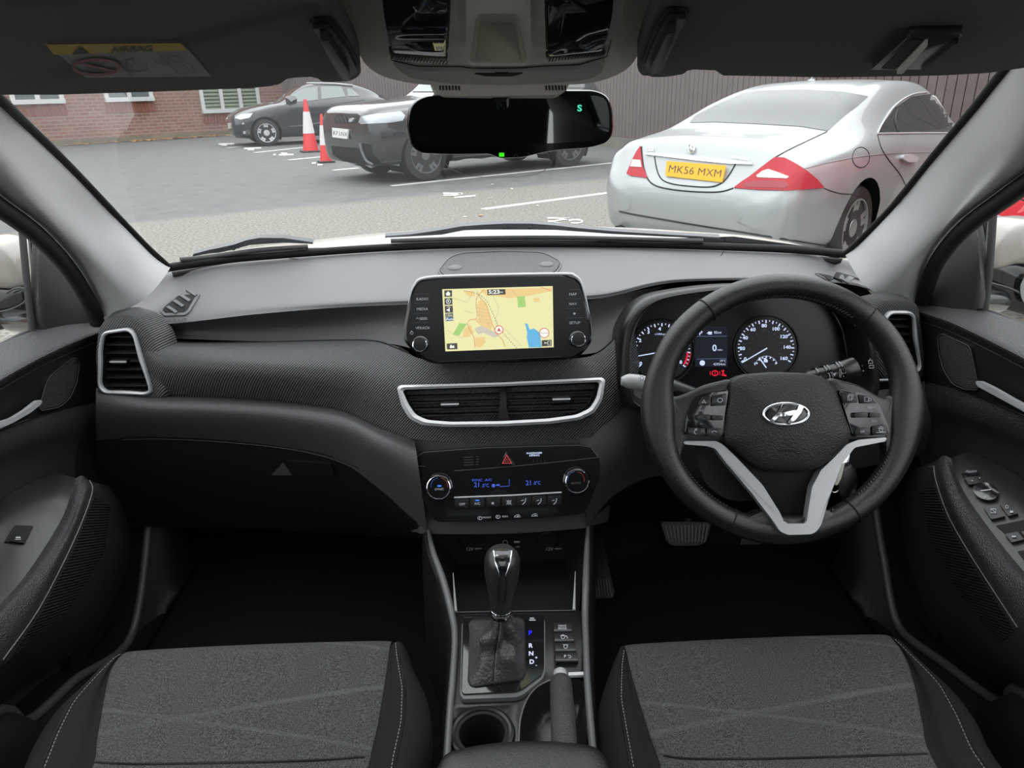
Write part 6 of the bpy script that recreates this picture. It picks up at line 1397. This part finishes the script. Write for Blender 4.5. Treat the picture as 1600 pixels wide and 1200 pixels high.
# ------------------------------------------------------------------ parking marks
pw = mat('road_paint', (.50, .49, .46), .7, vary=(6, .15))
def line(p0, p1, w, label):
    a, b = PG(*p0), PG(*p1); d = (b-a).normalized(); n = Vector((-d.y, d.x, 0))*w/2; z = Vector((0, 0, .004))
    o = prism('bay_line', [a-n+z, b-n+z, b+n+z, a+n+z], [a-n, b-n, b+n, a+n], pw, None); tag(o, label, 'parking line', 'white parking bay lines')
line((356, 231), (478, 218), .14, 'white bay line nearest the black hatchback'); line((398, 238.5), (478, 230), .14, 'white bay line second from the black hatchback')
line((452, 250), (503, 245), .14, 'white bay line ending at the smaller traffic cone'); line((521, 266), (560, 262.5), .14, 'short white bay line under the nose of the black off-roader')
line((612, 290.5), (982, 252), .12, 'long white bay line running under the black off-roader'); line((755, 327), (1000, 295), .12, 'long white bay line pointing at the silver saloon')
def number(strokes, w, label, org=(660, 280), k=5.714):
    ink = Ink(Pl((0, 0, 0), (0, 0, 1)), .005)
    for s in strokes: ink.line([(org[0]+x/k, org[1]+y/k) for x, y in s], w/k)
    o = ink.done('bay_number', pw, None); tag(o, label, 'painted number', 'painted bay numbers')
el_ = [(1368+62*cos(radians(a)), 380+15*sin(radians(a))) for a in range(-170, 150, 20)]
number([[(1115, 350), (1310, 354)], [(1120, 378), (1180, 378), (1240, 364), (1312, 358)], [(1178, 390), (1292, 413)], el_], 13, 'white painted number 42 on the asphalt just beyond the bonnet')
number([[(185, 127), (360, 132)], [(190, 145), (290, 145), (345, 134)], [(285, 166), (475, 150)]], 13, 'white painted number 41 on the asphalt below the black off-roader')
number([[(10, 648), (160, 645)], [(30, 655), (90, 660)]], 12, 'white painted number farthest left, before the black hatchback nose', (340, 120), 6.154)
number([[(255, 690), (420, 685)], [(290, 700), (350, 700)]], 12, 'white painted number between the two lines nearest the black hatchback', (340, 120), 6.154)
number([[(535, 750), (560, 748)], [(590, 752), (730, 748)], [(610, 735), (670, 738), (640, 762)]], 13, 'white painted number left of the larger traffic cone', (340, 120), 6.154)
number([[(905, 832), (945, 830)], [(960, 848), (1008, 845)]], 13, 'white painted number at the foot of the smaller traffic cone', (340, 120), 6.154)
# ------------------------------------------------------------------ traffic cones
def cone(px, yb, yt, wpx, label):
    b = PG(px, yb); sc = b.y*.93/F; h = (yb-yt)*sc*1.02; r = wpx/2*sc
    c = thing('traffic_cone', label, 'traffic cone', b, 'red and white traffic cones')
    box('base', b+Vector((0, 0, .02)), (r*2.5, r*2.5, .04), 'rubber', c, Matrix.Rotation(.4, 3, 'Z'), .01)
    rd = mat('cone_red', (.62, .035, .04), .45); wt = mat('cone_white', (.62, .60, .60), .5)
    rr = lambda u: r*(1-u)+r*.22*u
    lathe('body', b+Vector((0, 0, .04)), (0, 0, 1), [(rr(0), 0), (rr(1), h*.97), (rr(1)*.8, h), (0, h)], rd, c, 28)
    lathe('reflective_sleeve', b+Vector((0, 0, .04)), (0, 0, 1), [(rr(.34)+.004, h*.34), (rr(.76)+.004, h*.76)], wt, c, 28, cap=False)
cone(486, 237.5, 163, 24, 'larger red and white traffic cone beside the black hatchback'); cone(510, 254, 185, 19, 'smaller red and white traffic cone at the nose of the black off-roader')
# ------------------------------------------------------------------ vehicles
def vehicle(name, label, pose, st_, paint, wheels, R, rimm, tw=.22, spokes=5, narch=.06):
    """body lofted through cross sections; st_: (s, wl, zl, wm, zm, wb, zb, wr, zr, zt); s runs along the vehicle from the near bumper"""
    ox, oy, yaw, k = pose; f_ = Vector((sin(yaw), cos(yaw), 0)); l_ = Vector((cos(yaw), -sin(yaw), 0)); O = Vector((ox, oy, 0))
    W_ = lambda s, l, z: O+(f_*s+l_*l+Vector((0, 0, z)))*k
    t = thing(name, label, 'car', W_(2.4, 0, 0))
    def sec(q):
        s, wl_, zl, wm, zm, wb, zb, wr, zr, zt = q
        h = [(0, zl), (wl_*.8, zl), (wl_, zl+.05), ((wl_+wm)/2+.015, (zl+zm)/2), (wm, zm), ((wm+wb)/2+.012, (zm*.45+zb*.55)), (wb, zb), ((wb*.5+wr*.5)+.01, (zb+zr)/2), (wr, zr), (wr*.72, zr+(zt-zr)*.62), (wr*.4, zt-(zt-zr)*.1), (0, zt)]
        return [Vector((s, l, z)) for l, z in h]
    half = [sec(q) for q in st_]
    nu, nv = 64, 6
    rows = [spline(h, nu) for h in half]
    cols = [spline([r[j] for r in rows], nv, per=True) for j in range(nu)]; rows = [[c[i] for c in cols] for i in range(len(cols[0]))]
    full = []
    for r in rows:
        full.append([Vector((p.x, p.y, p.z)) for p in r]+[Vector((p.x, -p.y, p.z)) for p in r[-2:0:-1]])
    nc = len(full[0]); V = []
    for r in full:
        for p in r:
            q = p.copy()
            V.append(q)
    fc = gridfaces(len(full), nc, True)+[tuple(range(nc)), tuple(range((len(full)-1)*nc, len(full)*nc))]
    # wheel openings: pull the mesh to the arch circle and drop what lies inside
    Ra = R+narch
    def inside(p): return any((Vector((p.x-ws_, 0, p.z-R))).length < Ra*.999 and abs(p.y) > .45 for ws_ in wheels)
    for p in V:
        if abs(p.y) > .45:
            for ws_ in wheels:
                d = Vector((p.x-ws_, 0, p.z-R)); l = d.length
                if Ra*.80 < l < Ra*1.10: n_ = d/l*Ra*1.0005; p.x = ws_+n_.x; p.z = R+n_.z
    keep = [f for f in fc if len(f) > 4 or not all(inside(V[i]) or (any(abs((Vector((V[i].x-w2, 0, V[i].z-R))).length-Ra) < 1e-3*2 for w2 in wheels) and abs(V[i].y) > .45) for i in f)]
    body = obj('body', [W_(*p) for p in V], keep, paint, t, ang=50)
    for ws_ in wheels:
        for sd in (-1, 1):
            vv = []; 
            arc = [radians(a) for a in range(-30, 211, 12)]
            for l, rr in ((.96, Ra*1.0), (.5, Ra*1.0)): vv += [W_(ws_+rr*cos(a), sd*l*(.93), R+rr*sin(a)) for a in arc]
            c_ = len(vv); vv.append(W_(ws_, sd*.47, R)); n_ = len(arc)
            ff_ = gridfaces(2, n_)+[(n_+i, n_+i+1, c_) for i in range(n_-1)]
            for i in range(n_): vv[i] = W_(ws_+Ra*cos(arc[i]), sd*.86, R+Ra*sin(arc[i]))
            obj('wheel_arch', vv, ff_, 'dark', t)
            wl_x = sd*.70
            cW = W_(ws_, sd*.90, R); ax = l_*sd
            hub = thing('wheel', None, None, cW) if False else None
            T_ = lathe('wheel', cW, ax, [(R*.62*k, -tw*k), (R*.95*k, -tw*k), (R*k, -tw*.8*k), (R*k, -.035*k), (R*.95*k, -.006*k), (R*.72*k, 0), (R*.70*k, -.02*k)], 'rubber', t, 40, label='road wheel')
            lathe('rim', cW-ax*.012*k, ax, [(R*.71*k, .0), (R*.70*k, .012*k), (R*.66*k, .010*k), (R*.64*k, -.06*k), (0, -.09*k)], rimm, T_, 40, cap=False)
            up_ = Vector((0, 0, 1)); sd_ = ax.cross(up_)
            vv, ff_ = [], []
            for i in range(spokes*(2 if spokes < 6 else 1)):
                if spokes < 6: a = 2*pi*(i//2)/spokes+(.16 if i % 2 else -.16)
                else: a = 2*pi*i/spokes
                d_ = up_*cos(a)+sd_*sin(a); n_ = up_*-sin(a)+sd_*cos(a); b_ = len(vv)
                for rr, w2 in ((.06, .035), (R*.67, .020)):
                    for q in (-1, 1):
                        for dp in (-.014, -.04): vv.append(cW+(d_*rr+n_*w2*q)*k+ax*(dp if rr > .1 else dp-.012)*k)
                ff_ += [(b_, b_+2, b_+6, b_+4), (b_+1, b_+5, b_+7, b_+3), (b_, b_+4, b_+5, b_+1), (b_+2, b_+3, b_+7, b_+6)]
            obj('spokes', vv, ff_, rimm, T_, False)
            lathe('hub_cap', cW-ax*.03*k, ax, [(.075*k, 0), (.07*k, .012*k), (0, .016*k)], rimm, T_, 20)
    # floor pan keeps light out
    return t, body, W_
dkg = mat('car_dark_glass', (.035, .04, .04), .05, spec=.9)
# silver saloon
sil = mat('silver_car_paint', (.33, .352, .355), .32, .35, coat=.6)
CS = [(0.0, .46, .44, .54, .53, .50, .60, .38, .63, .64), (.015, .60, .38, .68, .54, .65, .64, .48, .69, .70), (.06, .71, .30, .785, .58, .75, .72, .56, .78, .79), (.12, .75, .27, .83, .61, .79, .80, .60, .90, .925), (.18, .78, .25, .86, .63, .82, .87, .65, .99, 1.03), (.26, .80, .24, .88, .64, .85, .895, .665, 1.01, 1.055), (.45, .83, .22, .915, .65, .88, .92, .69, 1.03, 1.07), (.75, .86, .21, .935, .66, .905, .94, .71, 1.065, 1.10), (.95, .86, .21, .936, .66, .91, .945, .69, 1.12, 1.155),
      (1.35, .86, .20, .936, .66, .905, .955, .64, 1.26, 1.305), (1.85, .86, .20, .936, .66, .90, .955, .60, 1.365, 1.42), (2.4, .86, .20, .936, .66, .895, .945, .58, 1.40, 1.445), (3.0, .86, .20, .936, .66, .89, .92, .59, 1.365, 1.42), (3.45, .86, .20, .936, .66, .885, .90, .61, 1.21, 1.26), (3.75, .86, .20, .93, .65, .88, .86, .66, .97, 1.0), (4.3, .84, .21, .92, .62, .84, .78, .60, .87, .89), (4.7, .74, .24, .82, .55, .74, .68, .50, .74, .76), (4.9, .5, .35, .58, .5, .5, .58, .4, .62, .63)]
cls, cb, CW = vehicle('saloon_car', 'silver four-door saloon parked ahead, seen from behind, yellow number plate', (1.41, 5.49, .835, .955), CS, sil, (1.13, 3.98), .335, mat('alloy_silver', (.45, .46, .47), .3, .8), spokes=5)
SC_ = Surf(cb)
o5 = lambda x, y: (960+x/4.444, 120+y/4.444)
rg = [(1077, 192), (1086, 181), (1117, 165), (1160, 146), (1185, 142), (1252, 140), (1320, 144), (1357, 151), (1340, 166), (1320, 181), (1293, 205), (1252, 198), (1185, 194), (1117, 191)]
patch('rear_window', SC_, rg, mat('grey_rear_glass', (.075, .082, .082), .12, spec=.3), cls, .004, 7, r=3)
sgp = [(1371, 208), (1379, 194), (1397, 169), (1424, 151), (1454, 147), (1480, 152), (1508, 168), (1530, 190), (1540, 208), (1484, 207)]
patch('side_window', SC_, sgp, dkg, cls, .004, 7, r=2)
seam('window_chrome', SC_, [(1370, 209), (1378, 193), (1396, 167), (1423, 149), (1454, 145), (1480, 150), (1509, 166)], .007, 'silver', cls, .006); seam('waist_chrome', SC_, [(1370, 209.5), (1420, 208.5), (1490, 208)], .006, 'silver', cls, .006)
seam('window_divider', SC_, [(1401, 172), (1397, 190), (1402, 207)], .012, 'black', cls, .006, sm=3)
lr_ = mat('tail_red', (.36, .008, .02), .2, spec=.3); lc_ = mat('tail_clear', (.55, .50, .42), .2, coat=.4); ldk = mat('tail_dark_red', (.24, .01, .02), .2)
tl = patch('tail_light', SC_, [(1211, 246), (1225, 247), (1240, 255), (1255, 264), (1275, 280), (1286, 293), (1230, 298), (1185, 297), (1147, 294), (1160, 284), (1171, 277), (1190, 262)], lr_, cls, .012, 5, r=1)
patch('reverse_lens', SC_, [(1183, 275), (1192, 268), (1201, 265), (1215, 270), (1233, 277), (1229, 280), (1184, 278)], lc_, tl, .016, 4, r=1); patch('dark_lens_band', SC_, [(1160, 288), (1185, 283), (1225, 284), (1232, 290), (1225, 295), (1165, 293)], ldk, tl, .015, 4)
tl = patch('tail_light', SC_, [(1001.5, 229), (1003, 244), (1005, 259), (1012.5, 278.5), (985, 275), (980, 272), (988, 252), (995, 238)], lr_, cls, .012, 4)
patch('reverse_lens', SC_, [(990, 250), (1002, 251), (1004, 262), (986, 261)], lc_, tl, .016, 4)
seam('boot_shut_line', SC_, [(1002.5, 229), (1003.5, 244), (1006, 262), (1012.5, 280), (1024, 290), (1045, 295.5), (1075, 299), (1110, 300.5), (1130, 299), (1146, 294)], .006, 'black', cls, 0); seam('boot_shut_line', SC_, [(1211, 246), (1235, 233), (1262, 220), (1292, 206)], .005, 'black', cls, 0)
rc2 = patch('plate_recess', SC_, [(1023, 245), (1060, 249), (1149, 257), (1139, 274), (1127, 286), (1107, 292), (1062, 289), (1040, 284), (1031, 276), (1026, 262)], mat('recess_silver', (.36, .38, .385), .35, .3), cls, .002, 5, r=3)
seam('recess_rim', SC_, [(1023, 245), (1026, 262), (1031, 276), (1040, 284), (1062, 289.5), (1107, 292.5), (1127, 286.5), (1139, 274), (1149, 257)], .005, 'black', cls, .002)
patch('chrome_strip', SC_, [(1009, 240), (1040, 241.5), (1090, 246), (1140, 252), (1177, 255), (1176, 258), (1140, 257), (1090, 252), (1040, 246), (1010, 242.5)], 'chrome', cls, .02, 4)
npn = SC_.hit(1087, 268)[1]; NPl = Pl(SC_(1087, 268, .03), Vector((-f_.x, -f_.y, .0)) if False else Vector((-sin(.835), -cos(.835), .12)))
pp = plate('number_plate', NPl, [(1042, 251.5), (1134, 258.5), (1128.5, 285), (1040, 275)], mat('plate_yellow', (.80, .42, .01), .4), cls, -.01, .004, r=1.5)
ink = Ink(NPl, .006); ink.text('MK56 MXM', 1086.5, 268, 12.2, 1.0, -5.5, -.012, .10); ink.done('plate_characters', mat('plate_ink', (.03, .03, .04), .5), pp)
BSv = lambda x, y, o=0: SC_(x, y, .02)
tube('star_badge', [SC_(1081.5+5.0*cos(a), 233.5-6*sin(a), .018) for a in [2*pi*i/24 for i in range(24)]], .007, 'chrome', cls, closed=True, n=6)
for a in (90, 210, 330): tube('star_badge', [SC_(1081.5, 233.5, .02), SC_(1081.5+5*cos(radians(a)), 233.5-6*sin(radians(a)), .02)], [.012, .004], 'chrome', cls, n=6)
ink = Ink(SC_, .012); ink.text('CLS', 1016, 234.5, 5, 1.15, -2, .03); ink.text('KOMPRESSOR', 1157, 248, 3.6, .95, -8, .03); ink.done('badge_letters', 'chrome', cls)
seam('side_crease', SC_, [(1256, 264), (1290, 255), (1320, 249), (1350, 244), (1400, 239.5), (1450, 238), (1500, 238)], .005, mat('crease_grey', (.2, .2, .2), .4, .3), cls, -.001)
seam('door_gap', SC_, [(1371, 211), (1377, 232), (1390, 252), (1406, 272), (1415, 290)], .005, 'black', cls, 0); seam('fuel_flap', SC_, [(1345+13.5*cos(a), 246+16*sin(a)) for a in [2*pi*i/20 for i in range(20)]], .004, 'black', cls, 0, True, 0)
patch('door_handle', SC_, [(1406, 243), (1418, 241), (1430, 247), (1427, 253), (1415, 254), (1405, 249)], 'silver', cls, .03, 4, r=2)
seam('bumper_line', SC_, [(968, 330), (985, 334), (1030, 342), (1090, 352), (1180, 366), (1260, 379), (1300, 385)], .007, 'black', cls, .002)
seam('bumper_line', SC_, [(1287, 294), (1300, 299), (1318, 303), (1345, 303)], .004, 'black', cls, 0)
tube('exhaust', [CW(-.02, -.60, .30), CW(.3, -.60, .30)], .045, 'black', cls, n=16)
lathe('antenna', SC_(1268, 127, 0), (0, 0, 1), [(.035, 0), (.03, .015), (.008, .02), (.006, .06), (0, .062)], sil, cls, 16)
# red car in the next bay
rp = mat('red_car_paint', (.55, .01, .025), .3, coat=.6)
ox_, oy_ = 1.41+2.75*cos(.835)+.3*sin(.835), 5.49-2.75*sin(.835)+.3*cos(.835)
RS = [(0.0, .50, .44, .58, .53, .54, .62, .40, .66, .68), (.03, .70, .30, .80, .55, .78, .75, .60, .95, .97), (.12, .78, .25, .86, .6, .83, .92, .64, 1.12, 1.16), (.35, .8, .22, .88, .62, .86, .98, .60, 1.36, 1.40), (.8, .8, .2, .9, .62, .87, .98, .58, 1.44, 1.48), (1.6, .8, .2, .9, .62, .87, .97, .58, 1.46, 1.50), (2.4, .8, .2, .9, .62, .87, .95, .58, 1.40, 1.45), (3.0, .8, .2, .9, .62, .86, .92, .62, 1.10, 1.14), (3.4, .8, .2, .88, .6, .84, .85, .62, .92, .95), (3.9, .68, .25, .75, .55, .68, .72, .5, .76, .78), (4.05, .4, .4, .5, .5, .45, .6, .35, .62, .64)]
rc_, rb_, _ = vehicle('hatchback_car', 'red car glimpsed through the driver window beyond the door mirror', (ox_, oy_, .835, 1.0), RS, rp, (.75, 3.2), .31, mat('alloy_grey', (.3, .3, .31), .35, .7))
SRd = Surf(rb_)
seam('body_line', SRd, [(1552, 340), (1575, 345), (1600, 350)], .02, mat('bumper_grey', (.25, .26, .27), .4), rc_, 0); seam('body_line', SRd, [(1575, 303), (1600, 313)], .004, 'black', rc_, 0)
# black hatchback by the wall
bp_ = mat('black_car_paint', (.020, .022, .024), .18, coat=.8)
AS = [(0.0, .45, .34, .55, .48, .5, .58, .4, .62, .63), (.03, .60, .24, .70, .48, .64, .62, .52, .68, .70), (.15, .72, .2, .80, .50, .74, .68, .58, .76, .79), (.45, .78, .19, .84, .54, .80, .78, .62, .86, .90), (.95, .80, .18, .865, .58, .84, .88, .66, .95, .985), (1.25, .80, .18, .87, .58, .85, .92, .66, 1.01, 1.04), (1.75, .80, .18, .87, .58, .85, .94, .57, 1.30, 1.34), (2.15, .80, .18, .87, .58, .85, .95, .54, 1.385, 1.42), (2.8, .8, .18, .87, .58, .85, .97, .54, 1.38, 1.42), (3.3, .8, .18, .87, .58, .84, .99, .54, 1.29, 1.33), (3.75, .8, .2, .86, .58, .82, .99, .54, 1.12, 1.15), (3.95, .7, .28, .78, .55, .74, .88, .5, .96, .98), (4.02, .5, .4, .6, .55, .55, .7, .4, .75, .76)]
al = mat('alloy_bright', (.62, .63, .64), .3, .6)
au, ab, AW = vehicle('hatchback_car', 'small black hatchback parked side-on by the brick wall', (-7.3, 22.4, 1.17, 1.14), AS, bp_, (.76, 3.2), .31, al, spokes=5)
SA_ = Surf(ab); gg = mat('pale_side_glass', (.12, .15, .14), .06, spec=.9)
for q in ([(449, 157), (457, 149), (465, 143.5), (475, 138), (496, 135.5), (497, 156), (464, 160)], [(501, 135.5), (533, 135), (540, 151), (502.5, 155)], [(542, 138), (549.6, 139), (562, 150), (543.5, 150.5)]): patch('side_window', SA_, q, gg, au, .01, 4)
patch('windscreen', SA_, [(419, 161), (436, 148.5), (450, 140.5), (444, 149), (431, 160.5)], gg, au, .01, 4)
patch('headlight', SA_, [(367, 184.5), (377, 179), (395, 177), (390, 184), (376, 187)], mat('headlight_clear', (.6, .62, .64), .15, .3), au, .015, 3)
patch('number_plate', SA_, [(357, 192), (362, 192), (362, 201), (358, 201)], mat('plate_white', (.5, .5, .48), .4), au, .03, 3); seam('grille_rim', SA_, [(355, 185), (353, 194), (355, 206)], .02, 'silver', au, .01, sm=3)
patch('fog_light', SA_, [(380, 205), (384, 205), (384, 209), (380, 209)], 'print', au, .02, 3); seam('roof_rail', SA_, [(480, 131.5), (515, 131.5), (551, 134.5)], .02, 'silver', au, .03, sm=3)
seam('body_crease', SA_, [(440, 172), (470, 168), (520, 163), (570, 156)], .01, mat('crease_black', (.05, .05, .055), .3), au, 0); seam('body_crease', SA_, [(452, 198), (475, 196), (510, 190)], .018, mat('crease_black2', (.09, .09, .1), .3), au, .01)
patch('wing_mirror', SA_, [(447, 160), (452, 156), (462, 157), (464, 160), (455, 164)], bp_, au, .16, 3)
# black off-roader
RRs = [(0.0, .60, .46, .70, .60, .68, .88, .56, .96, .985), (.02, .76, .36, .82, .62, .80, .90, .66, 1.0, 1.03), (.08, .86, .28, .91, .64, .88, .94, .72, 1.05, 1.075), (.25, .90, .27, .97, .66, .94, .99, .77, 1.10, 1.13), (.9, .92, .27, 1.0, .70, .96, 1.04, .80, 1.15, 1.18), (1.4, .92, .27, 1.0, .70, .96, 1.08, .78, 1.19, 1.23), (1.65, .92, .27, 1.0, .70, .96, 1.10, .74, 1.30, 1.34), (2.15, .92, .27, 1.0, .70, .95, 1.12, .66, 1.68, 1.72), (2.6, .92, .27, 1.0, .70, .95, 1.13, .64, 1.75, 1.80), (3.6, .92, .27, 1.0, .70, .94, 1.15, .64, 1.72, 1.77), (4.3, .90, .3, .98, .70, .92, 1.16, .62, 1.62, 1.66), (4.65, .86, .4, .93, .7, .88, 1.1, .6, 1.35, 1.38), (4.82, .6, .5, .7, .7, .64, .95, .5, 1.0, 1.02)]
rr_, rrb, RW = vehicle('suv_car', 'large black off-roader parked beyond the mirror, its nose by the cones', (-2.30, 12.55, .97, 1.04), RRs, mat('black_suv_paint', (.018, .019, .020), .16, coat=.9), (.92, 3.84), .385, mat('alloy_grey2', (.16, .16, .165), .3, .5), tw=.27, spokes=5, narch=.07)
SRR = Surf(rrb); q2 = lambda x, y: (500+x/3.333, 110+y/3.333); q3 = lambda x, y: (500+x/16, 160+y/16)
gr2 = patch('grille', SRR, [q3(430, 290), q3(950, 290), q3(960, 420), q3(880, 520), q3(380, 520), q3(370, 430)], mat('grille_black', (.012, .012, .013), .3), rr_, .015, 3)
ink = Ink(SRR, .03)
for i in range(4): ink.line([q3(450+i*95, 330), q3(520+i*95, 500)], 1.3)
ink.done('grille_bars', mat('grille_grey', (.07, .07, .075), .4), gr2)
patch('grille_badge', SRR, [q3(770, 470), q3(790, 400), q3(850, 385), q3(890, 410), q3(870, 465), q3(810, 490)], 'silver', gr2, .04, 2)
patch('headlight', SRR, [q2(215, 240), q2(420, 215), q2(442, 235), q2(430, 262), q2(370, 272), q2(218, 280), q2(205, 270)], mat('suv_headlight', (.42, .45, .48), .12, .4), rr_, .015, 4)
RP = Pl(SRR(531.5, 209, .05), Vector((-sin(.97)*.9, -cos(.97), .1)))
np2 = plate('number_plate', RP, [q3(305, 630), q3(705, 675), q3(685, 915), q3(310, 870)], mat('plate_white2', (.62, .62, .60), .4), rr_, -.02, .004, r=1)
ink = Ink(RP, .008); ink.text('R7 LNX', 532, 209, 6.2, .78, -6, -.01); ink.done('plate_characters', mat('plate_ink2', (.05, .05, .06), .5), np2)
patch('lower_intake', SRR, [q2(62, 392), q2(200, 405), q2(225, 440), q2(240, 490), q2(120, 470), q2(70, 440)], 'dark', rr_, .012, 4); seam('intake_blade', SRR, [q2(215, 380), q2(228, 430), q2(250, 470), q2(280, 488)], .03, mat('gloss_dark', (.06, .06, .065), .15), rr_, .02, sm=3)
patch('side_intake', SRR, [q2(225, 375), q2(265, 390), q2(280, 440), q2(320, 485), q2(260, 480), q2(240, 440)], 'dark', rr_, .012, 4)
seam('skid_trim', SRR, [q2(130, 490), q2(200, 505), q2(300, 520), q2(420, 518)], .015, 'silver', rr_, .02, sm=3); seam('sill_trim', SRR, [q2(640, 505), q2(800, 490), q2(1000, 468), q2(1210, 445)], .012, mat('gloss_dark2', (.08, .08, .085), .2), rr_, .01)
patch('windscreen', SRR, [q2(470, 112), q2(540, 78), q2(600, 72), q2(700, 72), q2(690, 112)], gg, rr_, .01, 4)
patch('side_window', SRR, [q2(900, 10), q2(1180, 0), q2(1400, 30), q2(1400, 90), q2(900, 100)], dkg, rr_, .01, 5)
# ================================================================== OWN BONNET AND WIPERS
t = thing('bonnet', 'beige pearl bonnet of this car showing just beyond the wipers', 'bonnet', (0, 2.0, .9))
brow = []
for Y, z, w_ in ((1.585, 1.05, .70), (1.66, 1.062, .74), (1.80, 1.056, .80), (2.1, 1.002, .82), (2.4, .905, .80), (2.62, .80, .74), (2.70, .60, .70)):
    brow.append([Vector((u*w_, Y-.10*abs(u)**2, z-.055*abs(u)**2.2-(.05 if abs(u) > .97 else 0))) for u in (-1, -.85, -.6, -.3, 0, .3, .6, .85, 1)])
pearl = mat('pearl_body_paint', (.36, .34, .30), .3, coat=.3)
loft('panel', brow, pearl, t, nu=50, nv=5, thick=.02)
cw = thing('windscreen_cowl', 'black plastic scuttle panel between the bonnet and the windscreen', 'cowl', (0, 1.52, 1.0))
loft('panel', [[p+Vector((0, .012, -.012)) for p in gb], [p+Vector((0, .05, -.028)) for p in gb], [Vector((p.x*1.15, p.y+.12, p.z-.045)) for p in gb]], 'black', cw, nu=50, nv=3, thick=.01)
for side in (-1, 1):
    f = thing('front_wing', 'beige front wing at the %s of the bonnet' % ('left' if side < 0 else 'right'), 'car wing', (side*.85, 1.9, .7))
    loft('panel', [[Vector((side*(.70+dx), Y, zt-dz)) for dx, dz in ((0, 0.02), (.06, .0), (.15, .05), (.20, .16), (.21, .45))] for Y, zt in ((1.35, 1.03), (1.6, 1.01), (2.0, .97), (2.4, .89), (2.65, .75))], pearl, f, nu=20, nv=4, thick=.015)
wg = mat('wiper_grey', (.045, .05, .056), .3, coat=.2)
SB_ = SW
def wiper(top, bot, spring, label):
    t = thing('windscreen_wiper', label, 'wiper', SB_(*top[len(top)//2], -.03)+Vector((0, .03, 0)))
    a = [SB_(x, y, 0)+Vector((0, .022, .006)) for x, y in top]; b = [SB_(x, y, 0)+Vector((0, .018, .006)) for x, y in bot]
    th = Vector((0, .012, .004))
    v = []; n = len(a)
    for p, q in zip(a, b): v += [p, q, q+th, p+th]
    f = gridfaces(n, 4, True)+[(0, 1, 2, 3), tuple(range(4*n-4, 4*n))]
    obj('arm', v, f, wg, t)
    tube('blade', [SB_(x, y, 0)+Vector((0, .007, .003)) for x, y in spring], .0045, 'rubber', t, smooth_n=3)
    for x, y in (top[len(top)//2-1], top[len(top)//2]): lathe('rivet', SB_(x, y+4, 0)+Vector((0, .020, .004)), (0, -1, .5), [(.004, 0), (.003, .002), (0, .002)], 'black', t, 10)
wiper([(296, 406), (322, 399), (333, 397), (360, 391), (380, 384), (402, 380), (440, 380.5), (465, 384), (486, 387)], [(296, 409), (325, 404), (338, 403), (365, 397), (385, 391), (410, 389), (440, 387), (465, 388), (486, 389)], [(280, 410), (330, 405), (400, 395), (480, 389)], 'dark grey wiper resting at the passenger corner of the windscreen')
wiper([(600, 377), (640, 374), (683, 368), (720, 361.5), (760, 358.5), (790, 357), (830, 357), (870, 360), (905, 364), (960, 369), (1040, 374), (1130, 379)], [(600, 379), (640, 377), (690, 374), (725, 367), (760, 366), (790, 366), (830, 366), (870, 366.5), (905, 369), (960, 373), (1040, 377), (1130, 381)], [(610, 380), (700, 377), (790, 375), (900, 375), (1100, 380)], 'long dark grey wiper resting across the middle of the windscreen base')
# ================================================================== LIGHT
w = bpy.data.worlds.new('overcast_sky'); SC.world = w; t = nt(w); L = t.links.new
bg = t.nodes['Background']; tc = t.nodes.new('ShaderNodeTexCoord'); sp3 = t.nodes.new('ShaderNodeSeparateXYZ'); L(tc.outputs['Generated'], sp3.inputs[0])
r = t.nodes.new('ShaderNodeValToRGB'); e = r.color_ramp.elements; e[0].position = .0; e[0].color = (.30, .31, .325, 1); e[1].position = 1; e[1].color = (1.08, 1.10, 1.13, 1)
L(sp3.outputs['Z'], r.inputs[0])
n = t.nodes.new('ShaderNodeTexNoise'); n.inputs['Scale'].default_value = 2.2; n.inputs['Detail'].default_value = 5; L(tc.outputs['Generated'], n.inputs['Vector'])
mr = t.nodes.new('ShaderNodeMapRange'); mr.inputs[3].default_value = .72; mr.inputs[4].default_value = 1.25; L(n.outputs['Fac'], mr.inputs[0])
mu = t.nodes.new('ShaderNodeMix'); mu.data_type = 'RGBA'; mu.blend_type = 'MULTIPLY'; mu.inputs[0].default_value = 1; L(r.outputs[0], mu.inputs[6]); L(mr.outputs[0], mu.inputs[7])
L(mu.outputs[2], bg.inputs[0]); bg.inputs[1].default_value = 2.1
SC.view_settings.view_transform = 'Standard'; SC.view_settings.look = 'None'; SC.view_settings.gamma = 1; SC.view_settings.exposure = 1.02
SC.view_settings.use_curve_mapping = False
